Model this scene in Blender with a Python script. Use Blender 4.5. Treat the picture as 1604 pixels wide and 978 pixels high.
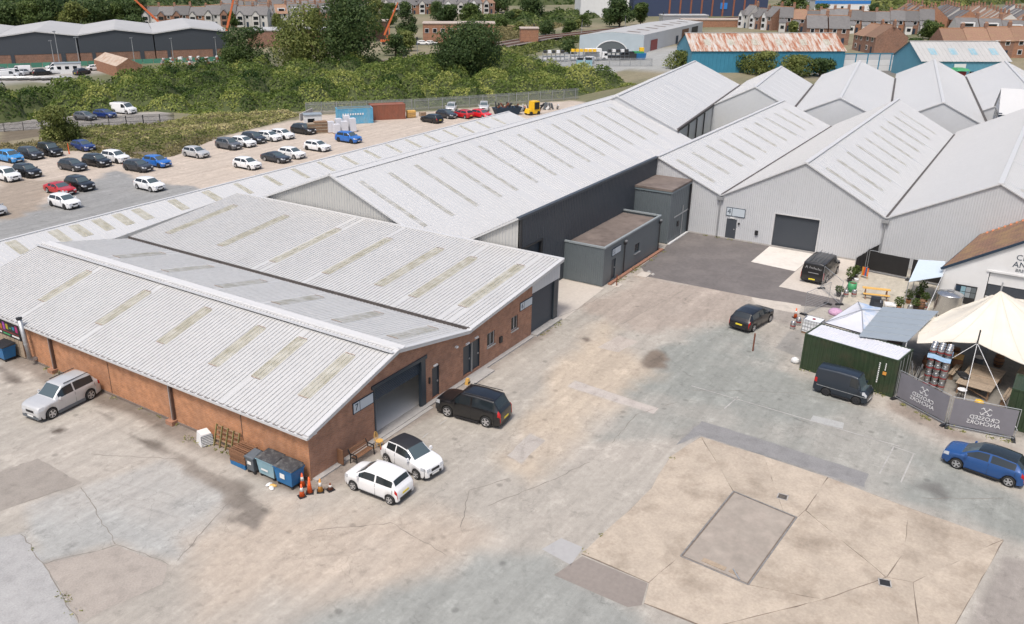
import bpy, math, random
import numpy as np
from mathutils import Vector, Matrix

# ---------------------------------------------------------------- scene, camera, sky, sun, exposure
for o in list(bpy.data.objects):
    bpy.data.objects.remove(o)
SC = bpy.context.scene
COL = SC.collection
R = math.radians
rnd = random.Random(11)
nr = np.random.default_rng(5)

cam_d = bpy.data.cameras.new('camera')
cam = bpy.data.objects.new('camera', cam_d)
COL.objects.link(cam)
cam.location = (-27.44, -28.55, 25.5)
cam.rotation_euler = (math.pi / 2 - 0.3875, 0, 0.5982 - math.pi / 2)
cam_d.sensor_width = 36.0
cam_d.lens = 30.135
cam_d.shift_x = 0.0464
cam_d.clip_start = 0.5
cam_d.clip_end = 6000
SC.camera = cam

SUN_EL, SUN_AZ = R(62), R(-172)          # direction towards the sun (azimuth from +X)
world = bpy.data.worlds.new('World')
SC.world = world
world.use_nodes = True
wn = world.node_tree
sky = wn.nodes.new('ShaderNodeTexSky')
sky.sky_type = 'NISHITA'
sky.sun_disc = False
sky.sun_elevation = SUN_EL
sky.sun_rotation = math.pi / 2 - SUN_AZ
sky.air_density = 1.0
sky.dust_density = 4.5
sky.ozone_density = 0.6
bgn = wn.nodes['Background']
bgn.inputs['Strength'].default_value = 0.1
wn.links.new(sky.outputs[0], bgn.inputs[0])

sun_d = bpy.data.lights.new('sun', 'SUN')
sun_d.energy = 1.5
sun_d.angle = R(12)
sun_d.color = (1.0, 0.97, 0.92)
sun = bpy.data.objects.new('sun', sun_d)
COL.objects.link(sun)
sd = Vector((math.cos(SUN_EL) * math.cos(SUN_AZ), math.cos(SUN_EL) * math.sin(SUN_AZ), math.sin(SUN_EL)))
sun.rotation_euler = sd.to_track_quat('Z', 'Y').to_euler()
sun.location = (0, 0, 80)

SC.view_settings.view_transform = 'Standard'
SC.view_settings.look = 'None'
SC.view_settings.gamma = 1
SC.view_settings.exposure = 0.8
SC.view_settings.use_curve_mapping = False

# ---------------------------------------------------------------- helpers
def tag(o, label=None, cat=None, group=None, kind=None):
    if label: o['label'] = label
    if cat: o['category'] = cat
    if group: o['group'] = group
    if kind: o['kind'] = kind
    return o

def thing(name, loc=(0, 0, 0), rz=0.0, label=None, cat=None, group=None):
    o = bpy.data.objects.new(name, None)
    COL.objects.link(o)
    o.location = loc
    o.rotation_euler = (0, 0, rz)
    o.empty_display_size = 0.3
    return tag(o, label, cat, group)

def link(name, me, m=None, parent=None):
    o = bpy.data.objects.new(name, me)
    COL.objects.link(o)
    if parent is not None: o.parent = parent
    if m is not None:
        if len(me.materials) == 0: me.materials.append(m)
        elif me.materials[0] is not m:
            o.material_slots[0].link = 'OBJECT'
            o.material_slots[0].material = m
    return o

def copy_tree(o, parent=None, paint=None):
    c = o.copy()
    COL.objects.link(c)
    c.parent = parent
    for ch in o.children:
        copy_tree(ch, c)
    return c

class MB:
    """collects faces, becomes one mesh object"""
    def __init__(s): s.v = []; s.f = []; s.mi = {}; s.m2 = None
    def add(s, vs, fs):
        n = len(s.v); s.v += [tuple(p) for p in vs]; s.f += [tuple(i + n for i in f) for f in fs]; return s
    def quad(s, a, b, c, d): return s.add([a, b, c, d], [(0, 1, 2, 3)])
    def poly(s, pts): return s.add(pts, [tuple(range(len(pts)))])
    def box(s, x0, x1, y0, y1, z0, z1):
        return s.add([(x0, y0, z0), (x1, y0, z0), (x1, y1, z0), (x0, y1, z0), (x0, y0, z1), (x1, y0, z1), (x1, y1, z1), (x0, y1, z1)],
                     [(3, 2, 1, 0), (4, 5, 6, 7), (0, 1, 5, 4), (1, 2, 6, 5), (2, 3, 7, 6), (3, 0, 4, 7)])
    def tbox(s, x0, x1, y0, y1, z0, z1, ix, iy):          # tapering box: top inset by ix, iy
        return s.add([(x0, y0, z0), (x1, y0, z0), (x1, y1, z0), (x0, y1, z0), (x0 + ix, y0 + iy, z1), (x1 - ix, y0 + iy, z1), (x1 - ix, y1 - iy, z1), (x0 + ix, y1 - iy, z1)],
                     [(3, 2, 1, 0), (4, 5, 6, 7), (0, 1, 5, 4), (1, 2, 6, 5), (2, 3, 7, 6), (3, 0, 4, 7)])
    def bar(s, a, b, w, h=None, up=(0, 0, 1)):            # rectangular bar from a to b
        h = w if h is None else h
        a, b, up = Vector(a), Vector(b), Vector(up); d = (b - a).normalized()
        if abs(d.dot(up)) > .98: up = Vector((1, 0, 0))
        sx = d.cross(up).normalized() * (w / 2); sz = sx.cross(d).normalized() * (h / 2)
        vs = [p + q for p in (a, b) for q in (-sx - sz, sx - sz, sx + sz, -sx + sz)]
        return s.add(vs, [(0, 1, 2, 3), (7, 6, 5, 4), (0, 4, 5, 1), (1, 5, 6, 2), (2, 6, 7, 3), (3, 7, 4, 0)])
    def tube(s, a, b, r0, r1=None, n=8, cap=True):
        r1 = r0 if r1 is None else r1
        a, b = Vector(a), Vector(b); d = (b - a).normalized()
        u = d.orthogonal().normalized(); w = d.cross(u)
        vs = []
        for p, r in ((a, r0), (b, r1)):
            for i in range(n):
                t = 2 * math.pi * i / n; vs.append(p + (u * math.cos(t) + w * math.sin(t)) * r)
        fs = [(i, (i + 1) % n, n + (i + 1) % n, n + i) for i in range(n)]
        if cap: fs += [tuple(range(n - 1, -1, -1)), tuple(range(n, 2 * n))]
        return s.add(vs, fs)
    def lathe(s, prof, n=16, c=(0, 0, 0), axis='z'):      # prof: list of (r, h)
        vs = []
        for r, h in prof:
            for i in range(n):
                t = 2 * math.pi * i / n
                p = (r * math.cos(t), r * math.sin(t), h)
                if axis == 'y': p = (p[0], p[2], p[1])
                if axis == 'x': p = (p[2], p[0], p[1])
                vs.append((p[0] + c[0], p[1] + c[1], p[2] + c[2]))
        fs = [(k * n + i, k * n + (i + 1) % n, (k + 1) * n + (i + 1) % n, (k + 1) * n + i) for k in range(len(prof) - 1) for i in range(n)]
        fs += [tuple(range(n - 1, -1, -1)), tuple(range((len(prof) - 1) * n, len(prof) * n))]
        return s.add(vs, fs)
    def prism(s, pts, h, z0=0.0):                         # pts: xy outline, ccw
        n = len(pts)
        vs = [(p[0], p[1], z0) for p in pts] + [(p[0], p[1], z0 + h) for p in pts]
        return s.add(vs, [tuple(range(n - 1, -1, -1)), tuple(range(n, 2 * n))] + [(i, (i + 1) % n, n + (i + 1) % n, n + i) for i in range(n)])
    def xform(s, M):
        s.v = [tuple(M @ Vector(p)) for p in s.v]; return s
    def mesh(s, name, smooth=False):
        me = bpy.data.meshes.new(name); me.from_pydata(s.v, [], s.f); me.update()
        if smooth: me.polygons.foreach_set('use_smooth', [True] * len(me.polygons))
        for k in s.mi: me.polygons[k].material_index = 1
        return me
    def build(s, name, m, parent=None, smooth=False):
        o = link(name, s.mesh(name, smooth), m, parent)
        if s.mi: o.data.materials.append(s.m2)
        return o

def sheet(mb, base, top, U, pitch, w, h, nrm, u0=0.0):
    """ribbed metal sheet: base(u), top(u) give the two ends of each line, ribs stand out along nrm"""
    nrm = Vector(nrm)
    us = [(u0, 0.0)]
    k = math.ceil((u0 + 1e-6) / pitch)
    while k * pitch + w < U - 1e-6:
        c = k * pitch
        if c > u0 + .001:
            us += [(c, 0.0), (c + w * .22, h), (c + w * .78, h), (c + w, 0.0)]
        k += 1
    us.append((U, 0.0))
    vs = []
    for u, d in us:
        vs.append(Vector(base(u)) + nrm * d); vs.append(Vector(top(u)) + nrm * d)
    if mb.m2 is not None:                                 # shadow lines of the ribs, with some dirt, painted into the flank colour
        for i in range(len(us) - 1):
            if us[i][1] != us[i + 1][1]: mb.mi[len(mb.f) + i] = 1
    mb.add(vs, [(2 * i, 2 * i + 2, 2 * i + 3, 2 * i + 1) for i in range(len(us) - 1)])

def roof_slope(parent, P, U, L, V, lights, m, mlight, pitch=.3, w=.1, h=.045, name='roof_sheeting', flank_shade=None):
    """P eave start, U unit vector along the eave, L length, V vector eave -> ridge; lights (u0,u1,v0,v1)"""
    P, U, V = Vector(P), Vector(U), Vector(V)
    n = U.cross(V).normalized()
    if n.z < 0: n = -n
    segs = []; cur = 0.0
    for (a, b, v0, v1) in sorted(lights):
        if a > cur: segs.append((cur, a, 0.0, 1.0))
        segs += [(a, b, 0.0, v0), (a, b, v1, 1.0)]
        cur = b
    segs.append((cur, L, 0.0, 1.0))
    mb = MB(); mb.m2 = (flank_shade or M['rib_grime']) if m is M['roof'] else M['rib_grime_pale']
    for a, b, v0, v1 in segs:
        sheet(mb, lambda u: P + U * u + V * v0, lambda u: P + U * u + V * v1, b, pitch, w, h, n, a)
    o = mb.build(name, m, parent)
    for (a, b, v0, v1) in lights:
        lm = MB(); sheet(lm, lambda u: P + U * u + V * v0 + n * .012, lambda u: P + U * u + V * v1 + n * .012, b + .04, pitch, w, h, n, a - .04)
        ro = lm.build('rooflight', mlight, parent)
        if m is M['roof']:
            for v, s_ in ((v0, -1), (v1, 1)):
                c0 = P + U * (a + .06) + V * (v + s_ * .006) + n * .05; c1 = P + U * (b - .06) + V * (v + s_ * .006) + n * .05
                MB().bar(c0, c1, .035, .02, n).build('end_flashing', M['rust_pale'], ro)
    return o

def wall_strips(mb, us, ztop, opens, to3, depth=.22, z0=0.0):
    """vertical wall with openings; us breakpoints along u; ztop(u); opens (u0,u1,z0,z1); to3(u,z,d) -> point (d inwards)"""
    br = sorted(set(us + [o[0] for o in opens] + [o[1] for o in opens]))
    for a, b in zip(br[:-1], br[1:]):
        m = (a + b) / 2
        spans = []; cur = z0
        for o in sorted([q for q in opens if q[0] - 1e-6 < m < q[1] + 1e-6], key=lambda q: q[2]):
            if o[2] > cur + 1e-6: spans.append((cur, cur, o[2], o[2]))
            cur = o[3]
        spans.append((cur, cur, ztop(a), ztop(b)))
        for za, zb, zc, zd in spans:
            mb.quad(to3(a, za, 0), to3(b, zb, 0), to3(b, zd, 0), to3(a, zc, 0))
    for (a, b, c, d) in opens:
        for (p, q) in (((a, c), (a, d)), ((a, d), (b, d)), ((b, d), (b, c)), ((b, c), (a, c))):
            mb.quad(to3(p[0], p[1], 0), to3(q[0], q[1], 0), to3(q[0], q[1], depth), to3(p[0], p[1], depth))

TXT = {}
def text_mesh(txt, size, name='lettering', align='CENTER', extrude=0.004):
    if (txt, align) in TXT:
        me = TXT[(txt, align)].copy(); me.transform(Matrix.Diagonal((size, size, 1, 1))); me.name = name
        return me
    cu = bpy.data.curves.new(name, 'FONT')
    cu.body = txt; cu.size = size; cu.align_x = align; cu.align_y = 'CENTER'; cu.extrude = extrude; cu.resolution_u = 2
    ob = bpy.data.objects.new(name, cu)
    COL.objects.link(ob)
    bpy.context.view_layer.update()
    me = bpy.data.meshes.new_from_object(ob.evaluated_get(bpy.context.evaluated_depsgraph_get()))
    bpy.data.objects.remove(ob); bpy.data.curves.remove(cu)
    me.name = name
    return me

for _t, _a in (('7', 'CENTER'), ('6', 'CENTER'), ('5', 'CENTER'), ('4', 'CENTER'), ('A', 'CENTER'), ('CROSSED', 'CENTER'), ('ANCHORS', 'CENTER'), ('CROSSED', 'LEFT'), ('ANCHORS', 'LEFT'), ('BREWING', 'LEFT')):
    TXT[(_t, _a)] = text_mesh(_t, 1.0, 'lettering', _a)

def put_text(txt, size, loc, xdir, updir, m, parent=None, mirror=False, name='lettering', align='CENTER'):
    me = text_mesh(txt, size, name, align)
    x = Vector(xdir).normalized(); y = Vector(updir).normalized(); z = x.cross(y)
    M = Matrix(((x.x, y.x, z.x, loc[0]), (x.y, y.y, z.y, loc[1]), (x.z, y.z, z.z, loc[2]), (0, 0, 0, 1)))
    if mirror: M = M @ Matrix.Scale(-1, 4, (1, 0, 0))
    me.transform(M)
    return link(name, me, m, parent)

# ---------------------------------------------------------------- materials
def s2l(c):
    c = c / 255.0
    return c / 12.92 if c <= .04045 else ((c + .055) / 1.055) ** 2.4
def S(r, g, b, k=.86, d=.27):
    """picture colour -> surface colour, a little greyer"""
    c = [s2l(r), s2l(g), s2l(b)]; m = sum(c) / 3
    return tuple((x + (m - x) * d) * k for x in c)

def nmat(name):
    m = bpy.data.materials.new(name); m.use_nodes = True
    return m, m.node_tree.nodes, m.node_tree.links, m.node_tree.nodes['Principled BSDF']

def mat(name, col, rough=.7, metal=0.0, var=.12, scale=3.0, var2=0.0, scale2=.25, bump=0.0, bscale=20.0, coat=0.0, spec=.5, rndv=0.0, dirt=None, dscale=.8, damt=.5, coords='Object'):
    """one principled surface with two scales of mottling, optional dirt colour, relief and per-object variation"""
    m, N, L, B = nmat(name)
    B.inputs['Roughness'].default_value = rough; B.inputs['Metallic'].default_value = metal
    B.inputs['Coat Weight'].default_value = coat; B.inputs['Coat Roughness'].default_value = .05
    B.inputs['Specular IOR Level'].default_value = spec
    tc = N.new('ShaderNodeTexCoord')
    def noise(sc, det=4.0):
        n = N.new('ShaderNodeTexNoise'); n.inputs['Scale'].default_value = sc; n.inputs['Detail'].default_value = det; n.inputs['Roughness'].default_value = .65
        L.new(tc.outputs[coords], n.inputs['Vector']); return n
    def mul(a, fac, lo, hi):
        mr = N.new('ShaderNodeMapRange'); mr.inputs[1].default_value = .25; mr.inputs[2].default_value = .75; mr.inputs[3].default_value = lo; mr.inputs[4].default_value = hi
        L.new(fac, mr.inputs[0])
        mx = N.new('ShaderNodeVectorMath'); mx.operation = 'SCALE'
        L.new(a, mx.inputs[0]); L.new(mr.outputs[0], mx.inputs['Scale']); return mx.outputs[0]
    rgb = N.new('ShaderNodeRGB'); rgb.outputs[0].default_value = (*col, 1); out = rgb.outputs[0]
    if dirt is not None:
        nd = noise(dscale, 6.0); mr = N.new('ShaderNodeMapRange'); mr.inputs[1].default_value = .48; mr.inputs[2].default_value = .72; mr.inputs[4].default_value = damt
        L.new(nd.outputs['Fac'], mr.inputs[0])
        mx = N.new('ShaderNodeMixRGB'); mx.inputs[2].default_value = (*dirt, 1); L.new(mr.outputs[0], mx.inputs[0]); L.new(out, mx.inputs[1]); out = mx.outputs[0]
    if var: out = mul(out, noise(scale).outputs['Fac'], 1 - var, 1 + var)
    if var2: out = mul(out, noise(scale2).outputs['Fac'], 1 - var2, 1 + var2)
    if rndv:
        oi = N.new('ShaderNodeObjectInfo'); mr = N.new('ShaderNodeMapRange'); mr.inputs[3].default_value = 1 - rndv; mr.inputs[4].default_value = 1 + rndv
        L.new(oi.outputs['Random'], mr.inputs[0]); mx = N.new('ShaderNodeVectorMath'); mx.operation = 'SCALE'
        L.new(out, mx.inputs[0]); L.new(mr.outputs[0], mx.inputs['Scale']); out = mx.outputs[0]
    L.new(out, B.inputs['Base Color'])
    if bump:
        bp = N.new('ShaderNodeBump'); bp.inputs['Strength'].default_value = bump; bp.inputs['Distance'].default_value = .02
        L.new(noise(bscale).outputs['Fac'], bp.inputs['Height']); L.new(bp.outputs[0], B.inputs['Normal'])
    return m

def brick_mat(name, c1, c2, mortar, bw=.225, bh=.075, dirt=(.1, .08, .07), damt=.45):
    m, N, L, B = nmat(name)
    tc = N.new('ShaderNodeTexCoord'); sx = N.new('ShaderNodeSeparateXYZ'); L.new(tc.outputs['Object'], sx.inputs[0])
    ad = N.new('ShaderNodeMath'); L.new(sx.outputs[0], ad.inputs[0]); L.new(sx.outputs[1], ad.inputs[1])
    cx = N.new('ShaderNodeCombineXYZ'); L.new(ad.outputs[0], cx.inputs[0]); L.new(sx.outputs[2], cx.inputs[1])
    br = N.new('ShaderNodeTexBrick'); br.inputs['Scale'].default_value = 1; br.inputs['Brick Width'].default_value = bw; br.inputs['Row Height'].default_value = bh
    br.inputs['Mortar Size'].default_value = .007; br.inputs['Bias'].default_value = -.1
    br.inputs['Color1'].default_value = (*c1, 1); br.inputs['Color2'].default_value = (*c2, 1); br.inputs['Mortar'].default_value = (*mortar, 1)
    L.new(cx.outputs[0], br.inputs['Vector'])
    n = N.new('ShaderNodeTexNoise'); n.inputs['Scale'].default_value = .55; n.inputs['Detail'].default_value = 8; n.inputs['Roughness'].default_value = .7; L.new(tc.outputs['Object'], n.inputs['Vector'])
    mr = N.new('ShaderNodeMapRange'); mr.inputs[1].default_value = .45; mr.inputs[2].default_value = .75; mr.inputs[4].default_value = damt; L.new(n.outputs['Fac'], mr.inputs[0])
    mx = N.new('ShaderNodeMixRGB'); mx.inputs[2].default_value = (*dirt, 1); L.new(mr.outputs[0], mx.inputs[0]); L.new(br.outputs['Color'], mx.inputs[1])
    n2 = N.new('ShaderNodeTexNoise'); n2.inputs['Scale'].default_value = 2.2; n2.inputs['Detail'].default_value = 5; L.new(tc.outputs['Object'], n2.inputs['Vector'])
    mr2 = N.new('ShaderNodeMapRange'); mr2.inputs[1].default_value = .3; mr2.inputs[2].default_value = .7; mr2.inputs[3].default_value = .8; mr2.inputs[4].default_value = 1.25; L.new(n2.outputs['Fac'], mr2.inputs[0])
    sc = N.new('ShaderNodeVectorMath'); sc.operation = 'SCALE'; L.new(mx.outputs[0], sc.inputs[0]); L.new(mr2.outputs[0], sc.inputs['Scale'])
    L.new(sc.outputs[0], B.inputs['Base Color']); B.inputs['Roughness'].default_value = .9
    bp = N.new('ShaderNodeBump'); bp.inputs['Strength'].default_value = .5; bp.inputs['Distance'].default_value = .01; bp.invert = True
    L.new(br.outputs['Fac'], bp.inputs['Height']); L.new(bp.outputs[0], B.inputs['Normal'])
    return m

def translucent_mat(name, col):
    m, N, L, B = nmat(name)
    B.inputs['Base Color'].default_value = (*col, 1); B.inputs['Roughness'].default_value = .5
    tc = N.new('ShaderNodeTexCoord'); n = N.new('ShaderNodeTexNoise'); n.inputs['Scale'].default_value = 1.6; n.inputs['Detail'].default_value = 6; L.new(tc.outputs['Object'], n.inputs['Vector'])
    cr = N.new('ShaderNodeValToRGB'); cr.color_ramp.elements[0].position = .3; cr.color_ramp.elements[1].position = .7
    cr.color_ramp.elements[0].color = (col[0] * .78, col[1] * .76, col[2] * .68, 1); cr.color_ramp.elements[1].color = (min(1, col[0] * 1.12), min(1, col[1] * 1.12), min(1, col[2] * 1.14), 1)
    L.new(n.outputs['Fac'], cr.inputs[0]); L.new(cr.outputs[0], B.inputs['Base Color'])
    t = N.new('ShaderNodeBsdfTranslucent'); L.new(cr.outputs[0], t.inputs[0])
    mx = N.new('ShaderNodeMixShader'); mx.inputs[0].default_value = .30
    L.new(B.outputs[0], mx.inputs[1]); L.new(t.outputs[0], mx.inputs[2]); L.new(mx.outputs[0], N['Material Output'].inputs[0])
    return m

def leaf_mat(name, c1, c2, c3):
    """leaves: three tints spread leaf by leaf through the 'tint' attribute"""
    m, N, L, B = nmat(name)
    at = N.new('ShaderNodeAttribute'); at.attribute_name = 'tint'
    cr = N.new('ShaderNodeValToRGB'); e = cr.color_ramp.elements
    e[0].position = 0; e[0].color = (*c1, 1); e[1].position = 1; e[1].color = (*c3, 1)
    k = e.new(.55); k.color = (*c2, 1)
    L.new(at.outputs['Fac'], cr.inputs[0]); L.new(cr.outputs[0], B.inputs['Base Color'])
    B.inputs['Roughness'].default_value = .6; B.inputs['Specular IOR Level'].default_value = .25
    t = N.new('ShaderNodeBsdfTranslucent'); L.new(cr.outputs[0], t.inputs[0])
    mx = N.new('ShaderNodeMixShader'); mx.inputs[0].default_value = .4
    L.new(B.outputs[0], mx.inputs[1]); L.new(t.outputs[0], mx.inputs[2]); L.new(mx.outputs[0], N['Material Output'].inputs[0])
    return m

M = {}
def paint(col, name=None, rough=.35, coat=.6, metal=0.0):
    return mat(name or 'car_paint', col, rough, metal, var=.03, scale=6, coat=coat)
M['roof'] = mat('roof_sheet', (.465, .465, .46), .55, 0, var=.04, scale=5, var2=.05, scale2=.3, dirt=(.385, .38, .37), dscale=.9, damt=.4)
M['rib_grime'] = mat('rib_grime', (.35, .345, .34), .7, 0, var=.25, scale=2.5)  # darker flank colour: painted rib shadow together with dirt
M['rib_grime_pale'] = mat('rib_grime_pale', (.43, .43, .43), .7, 0, var=.08, scale=2)  # fainter painted rib shadow and dirt for the finer sheets
M['clad_flank'] = mat('cladding_flank_grime', (.37, .38, .39), .6, 0, var=.1, scale=2)  # shade between the cladding ribs, painted as a darker flank colour
M['roof2'] = mat('roof_sheet_fine', (.485, .487, .487), .5, 0, var=.02, scale=3, var2=.035, scale2=.12, dirt=(.45, .447, .44), dscale=.5, damt=.35)
M['roof_far'] = mat('roof_sheet_far', (.40, .395, .385), .6, 0, var=.06, scale=.6, var2=.06, scale2=.1, dirt=(.35, .34, .33), dscale=.3, damt=.5)
M['trim'] = mat('ridge_trim', (.51, .51, .51), .5, 0, var=.04)
M['light'] = translucent_mat('rooflight_yellowed', (.56, .545, .475))
M['light_pale'] = translucent_mat('rooflight_pale', (.55, .548, .525))
M['rust_pale'] = mat('rusty_fixings', (.33, .24, .18), .8, 0, var=.4, scale=14)
M['valley'] = mat('valley_gutter', (.08, .07, .065), .8, var=.3, scale=2)
M['clad'] = mat('pale_cladding', (.50, .51, .525), .5, 0, var=.03, scale=2, var2=.05, scale2=.3, dirt=(.42, .42, .41), dscale=.6, damt=.3)
M['clad_beige'] = mat('beige_cladding', (.42, .415, .395), .55, 0, var=.04, scale=2)
M['clad_dark'] = mat('anthracite_cladding', (.052, .06, .072), .45, 0, var=.06, scale=2)
M['clad_mid'] = mat('slate_cladding', (.115, .135, .145), .45, 0, var=.06, scale=2)
M['dark_metal'] = mat('dark_painted_metal', (.03, .042, .055), .4, 0, var=.06)
M['steel_dark'] = mat('dark_steel', (.05, .05, .052), .5, .4, var=.15)
M['brick'] = brick_mat('red_brick', (.47, .205, .09), (.37, .16, .075), (.40, .30, .225), dirt=(.20, .12, .085), damt=.5)
M['brick_gable'] = brick_mat('brown_brick', (.38, .18, .105), (.28, .135, .085), (.34, .26, .205), dirt=(.13, .08, .06), damt=.55)
M['concrete'] = mat('concrete', S(205, 193, 178), .9, 0, var=.1, scale=4, var2=.1, scale2=.5, bump=.2, dirt=S(165, 150, 138), dscale=.5, damt=.5)
M['concrete_grey'] = mat('grey_concrete', S(175, 170, 164), .9, 0, var=.12, scale=4, var2=.1, bump=.2)
M['white'] = mat('white_paint', (.66, .66, .655), .6, 0, var=.04, scale=1, dirt=(.54, .52, .5), dscale=.8, damt=.3)
M['sign_white'] = mat('sign_face', (.46, .51, .55), .4, 0, var=.02)
M['black'] = mat('black_plastic', (.018, .018, .02), .5, 0, var=.15)
M['felt'] = mat('roof_felt', S(128, 112, 102), .95, 0, var=.15, scale=1.5, var2=.2, scale2=.3, dirt=S(85, 72, 65), dscale=.5, damt=.7)
M['glass'] = mat('dark_glass', (.012, .016, .02), .06, 0, var=0, spec=.6)
M['car_glass'] = mat('car_glass', (.018, .024, .028), .05, 0, var=0, spec=.7)
M['screen_glass'] = mat('windscreen_glass', (.07, .095, .105), .05, 0, var=0, spec=.7)
M['tyre'] = mat('tyre', (.018, .018, .018), .85, 0, var=.1)
M['rim'] = mat('alloy_rim', (.55, .55, .56), .3, .7, var=.05)
M['rim_dark'] = mat('dark_rim', (.04, .04, .045), .4, .5, var=.05)
M['lamp'] = mat('headlight', (.55, .57, .6), .1, .2, var=0)
M['tail'] = mat('tail_light', (.38, .012, .012), .15, 0, var=0)
M['plate_y'] = mat('yellow_plate', (.75, .6, .04), .5, 0, var=0)
M['plate_w'] = mat('white_plate', (.75, .75, .72), .5, 0, var=0)
M['underbody'] = mat('underbody', (.012, .012, .013), .9, 0, var=0)
M['steel'] = mat('stainless_steel', (.5, .5, .5), .25, .85, var=.1, scale=3)
M['galv'] = mat('galvanised_steel', (.42, .43, .44), .45, .6, var=.12)
M['wood'] = mat('weathered_wood', (.24, .15, .09), .85, 0, var=.25, scale=9, rndv=.15)
M['wood_y'] = mat('yellow_wood', (.62, .37, .10), .6, 0, var=.12, scale=6, rndv=.05)
M['wood_d'] = mat('brown_wood', (.19, .095, .05), .8, 0, var=.25, scale=9, rndv=.2)
M['wood_g'] = mat('greyed_wood', (.30, .235, .17), .85, 0, var=.22, scale=7, rndv=.15)
M['wood_green'] = mat('treated_wood', (.22, .19, .075), .85, 0, var=.2, scale=9, rndv=.12)
M['blue'] = mat('blue_plastic', (.012, .13, .32), .45, 0, var=.1, dirt=(.05, .12, .2), damt=.5)
M['blue_pale'] = mat('faded_blue_plastic', (.22, .36, .42), .55, 0, var=.12, scale=2, dirt=(.4, .45, .45), damt=.6)
M['grey_plastic'] = mat('grey_plastic', (.10, .115, .13), .5, 0, var=.08)
M['orange'] = mat('cone_orange', (.72, .11, .02), .5, 0, var=.08)
M['amber'] = mat('cone_amber', (.6, .27, .05), .55, 0, var=.1)
M['cone_white'] = mat('cone_sleeve', (.6, .58, .55), .5, 0, var=.08)
M['yellow'] = mat('yellow_paint', (.75, .45, .02), .45, 0, var=.08)
M['green_c'] = mat('container_green', (.026, .045, .020), .55, 0, var=.15, scale=2, dirt=(.06, .05, .03), dscale=1.1, damt=.6)
M['blue_c'] = mat('container_blue', (.10, .33, .50), .6, 0, var=.15, scale=1.2, dirt=(.3, .38, .4), damt=.6)
M['rust_c'] = mat('container_rust', (.24, .085, .05), .7, 0, var=.15, scale=1.2, dirt=(.18, .09, .06), damt=.6)
M['tarp'] = mat('white_tarpaulin', (.58, .58, .61), .5, 0, var=.06, scale=1.5, dirt=(.55, .57, .66), dscale=1.2, damt=.6)
M['tarp_stain'] = mat('tarpaulin_blue_stains', (.58, .59, .61), .5, 0, var=.06, scale=1.5, dirt=(.07, .28, .62), dscale=.9, damt=.85)
M['sail'] = mat('cream_canvas', (.64, .595, .51), .8, 0, var=.04, scale=.8, dirt=(.56, .49, .40), dscale=.5, damt=.4)
M['zinc'] = mat('zinc_sheet', (.33, .37, .40), .45, .3, var=.05, scale=1.2)
M['banner'] = mat('grey_banner', (.17, .165, .185), .7, 0, var=.06)
M['banner_text'] = mat('banner_white_print', (.68, .68, .68), .7, 0, var=0)
M['mesh_black'] = mat('black_screen_cloth', (.014, .013, .013), .9, 0, var=.2, scale=2)
M['green_p'] = mat('green_barrel', (.05, .27, .11), .5, 0, var=.08)
M['soil'] = mat('soil', (.10, .035, .02), .95, 0, var=.3, scale=20)
M['terracotta'] = mat('terracotta', (.42, .2, .09), .8, 0, var=.12)
M['red'] = mat('red_paint', (.24, .035, .035), .5, 0, var=.05)
M['pink'] = mat('pink_fabric', (.5, .3, .43), .8, 0, var=.2, scale=6)
M['cyan'] = mat('cyan_print', (.05, .4, .55), .6, 0, var=0)
M['film'] = mat('blue_shrink_film', (.42, .62, .85), .3, 0, var=.15, scale=4)
M['ink'] = mat('navy_lettering', (.012, .03, .055), .6, 0, var=0)
M['white_print'] = mat('white_lettering', (.7, .7, .68), .6, 0, var=0)
M['rust'] = mat('rusty_steel', (.16, .055, .03), .85, 0, var=.3, scale=6)
M['kerb'] = mat('orange_brick_edging', (.30, .15, .10), .9, 0, var=.2, scale=5)
M['tile'] = mat('brown_roof_tile', (.23, .135, .09), .85, 0, var=.2, scale=3, rndv=.25, dirt=(.26, .2, .1), damt=.4)
M['tile_o'] = mat('orange_ridge_tile', (.48, .17, .08), .85, 0, var=.15, scale=3, rndv=.15)
M['slate'] = mat('slate_roof', (.135, .13, .128), .8, 0, var=.18, scale=.9, rndv=.22)
M['house_brick'] = brick_mat('house_brick', (.25, .125, .08), (.20, .10, .068), (.26, .21, .17))
M['house_brick2'] = brick_mat('house_brick_orange', (.32, .145, .075), (.26, .115, .065), (.3, .23, .18), damt=.3)
M['render'] = mat('house_render', (.5, .485, .46), .85, 0, var=.08, scale=1, rndv=.14)
M['bark'] = mat('bark', (.075, .055, .04), .95, 0, var=.3, scale=8)
# ---------------------------------------------------------------- ground
def vnoise(x, y, sc, seed, octv=4):
    g = np.random.default_rng(seed); out = np.zeros_like(x); amp = 1.0; tot = 0.0
    for k in range(octv):
        T = g.random((64, 64)); fx = x / sc + 31.7 * k; fy = y / sc + 17.3 * k
        ix = np.floor(fx).astype(int); iy = np.floor(fy).astype(int); tx = fx - ix; ty = fy - iy
        tx = tx * tx * (3 - 2 * tx); ty = ty * ty * (3 - 2 * ty)
        a = T[ix % 64, iy % 64]; b = T[(ix + 1) % 64, iy % 64]; c = T[ix % 64, (iy + 1) % 64]; d = T[(ix + 1) % 64, (iy + 1) % 64]
        out += amp * ((a * (1 - tx) + b * tx) * (1 - ty) + (c * (1 - tx) + d * tx) * ty); tot += amp; amp *= .5; sc *= .5
    return out / tot

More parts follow.
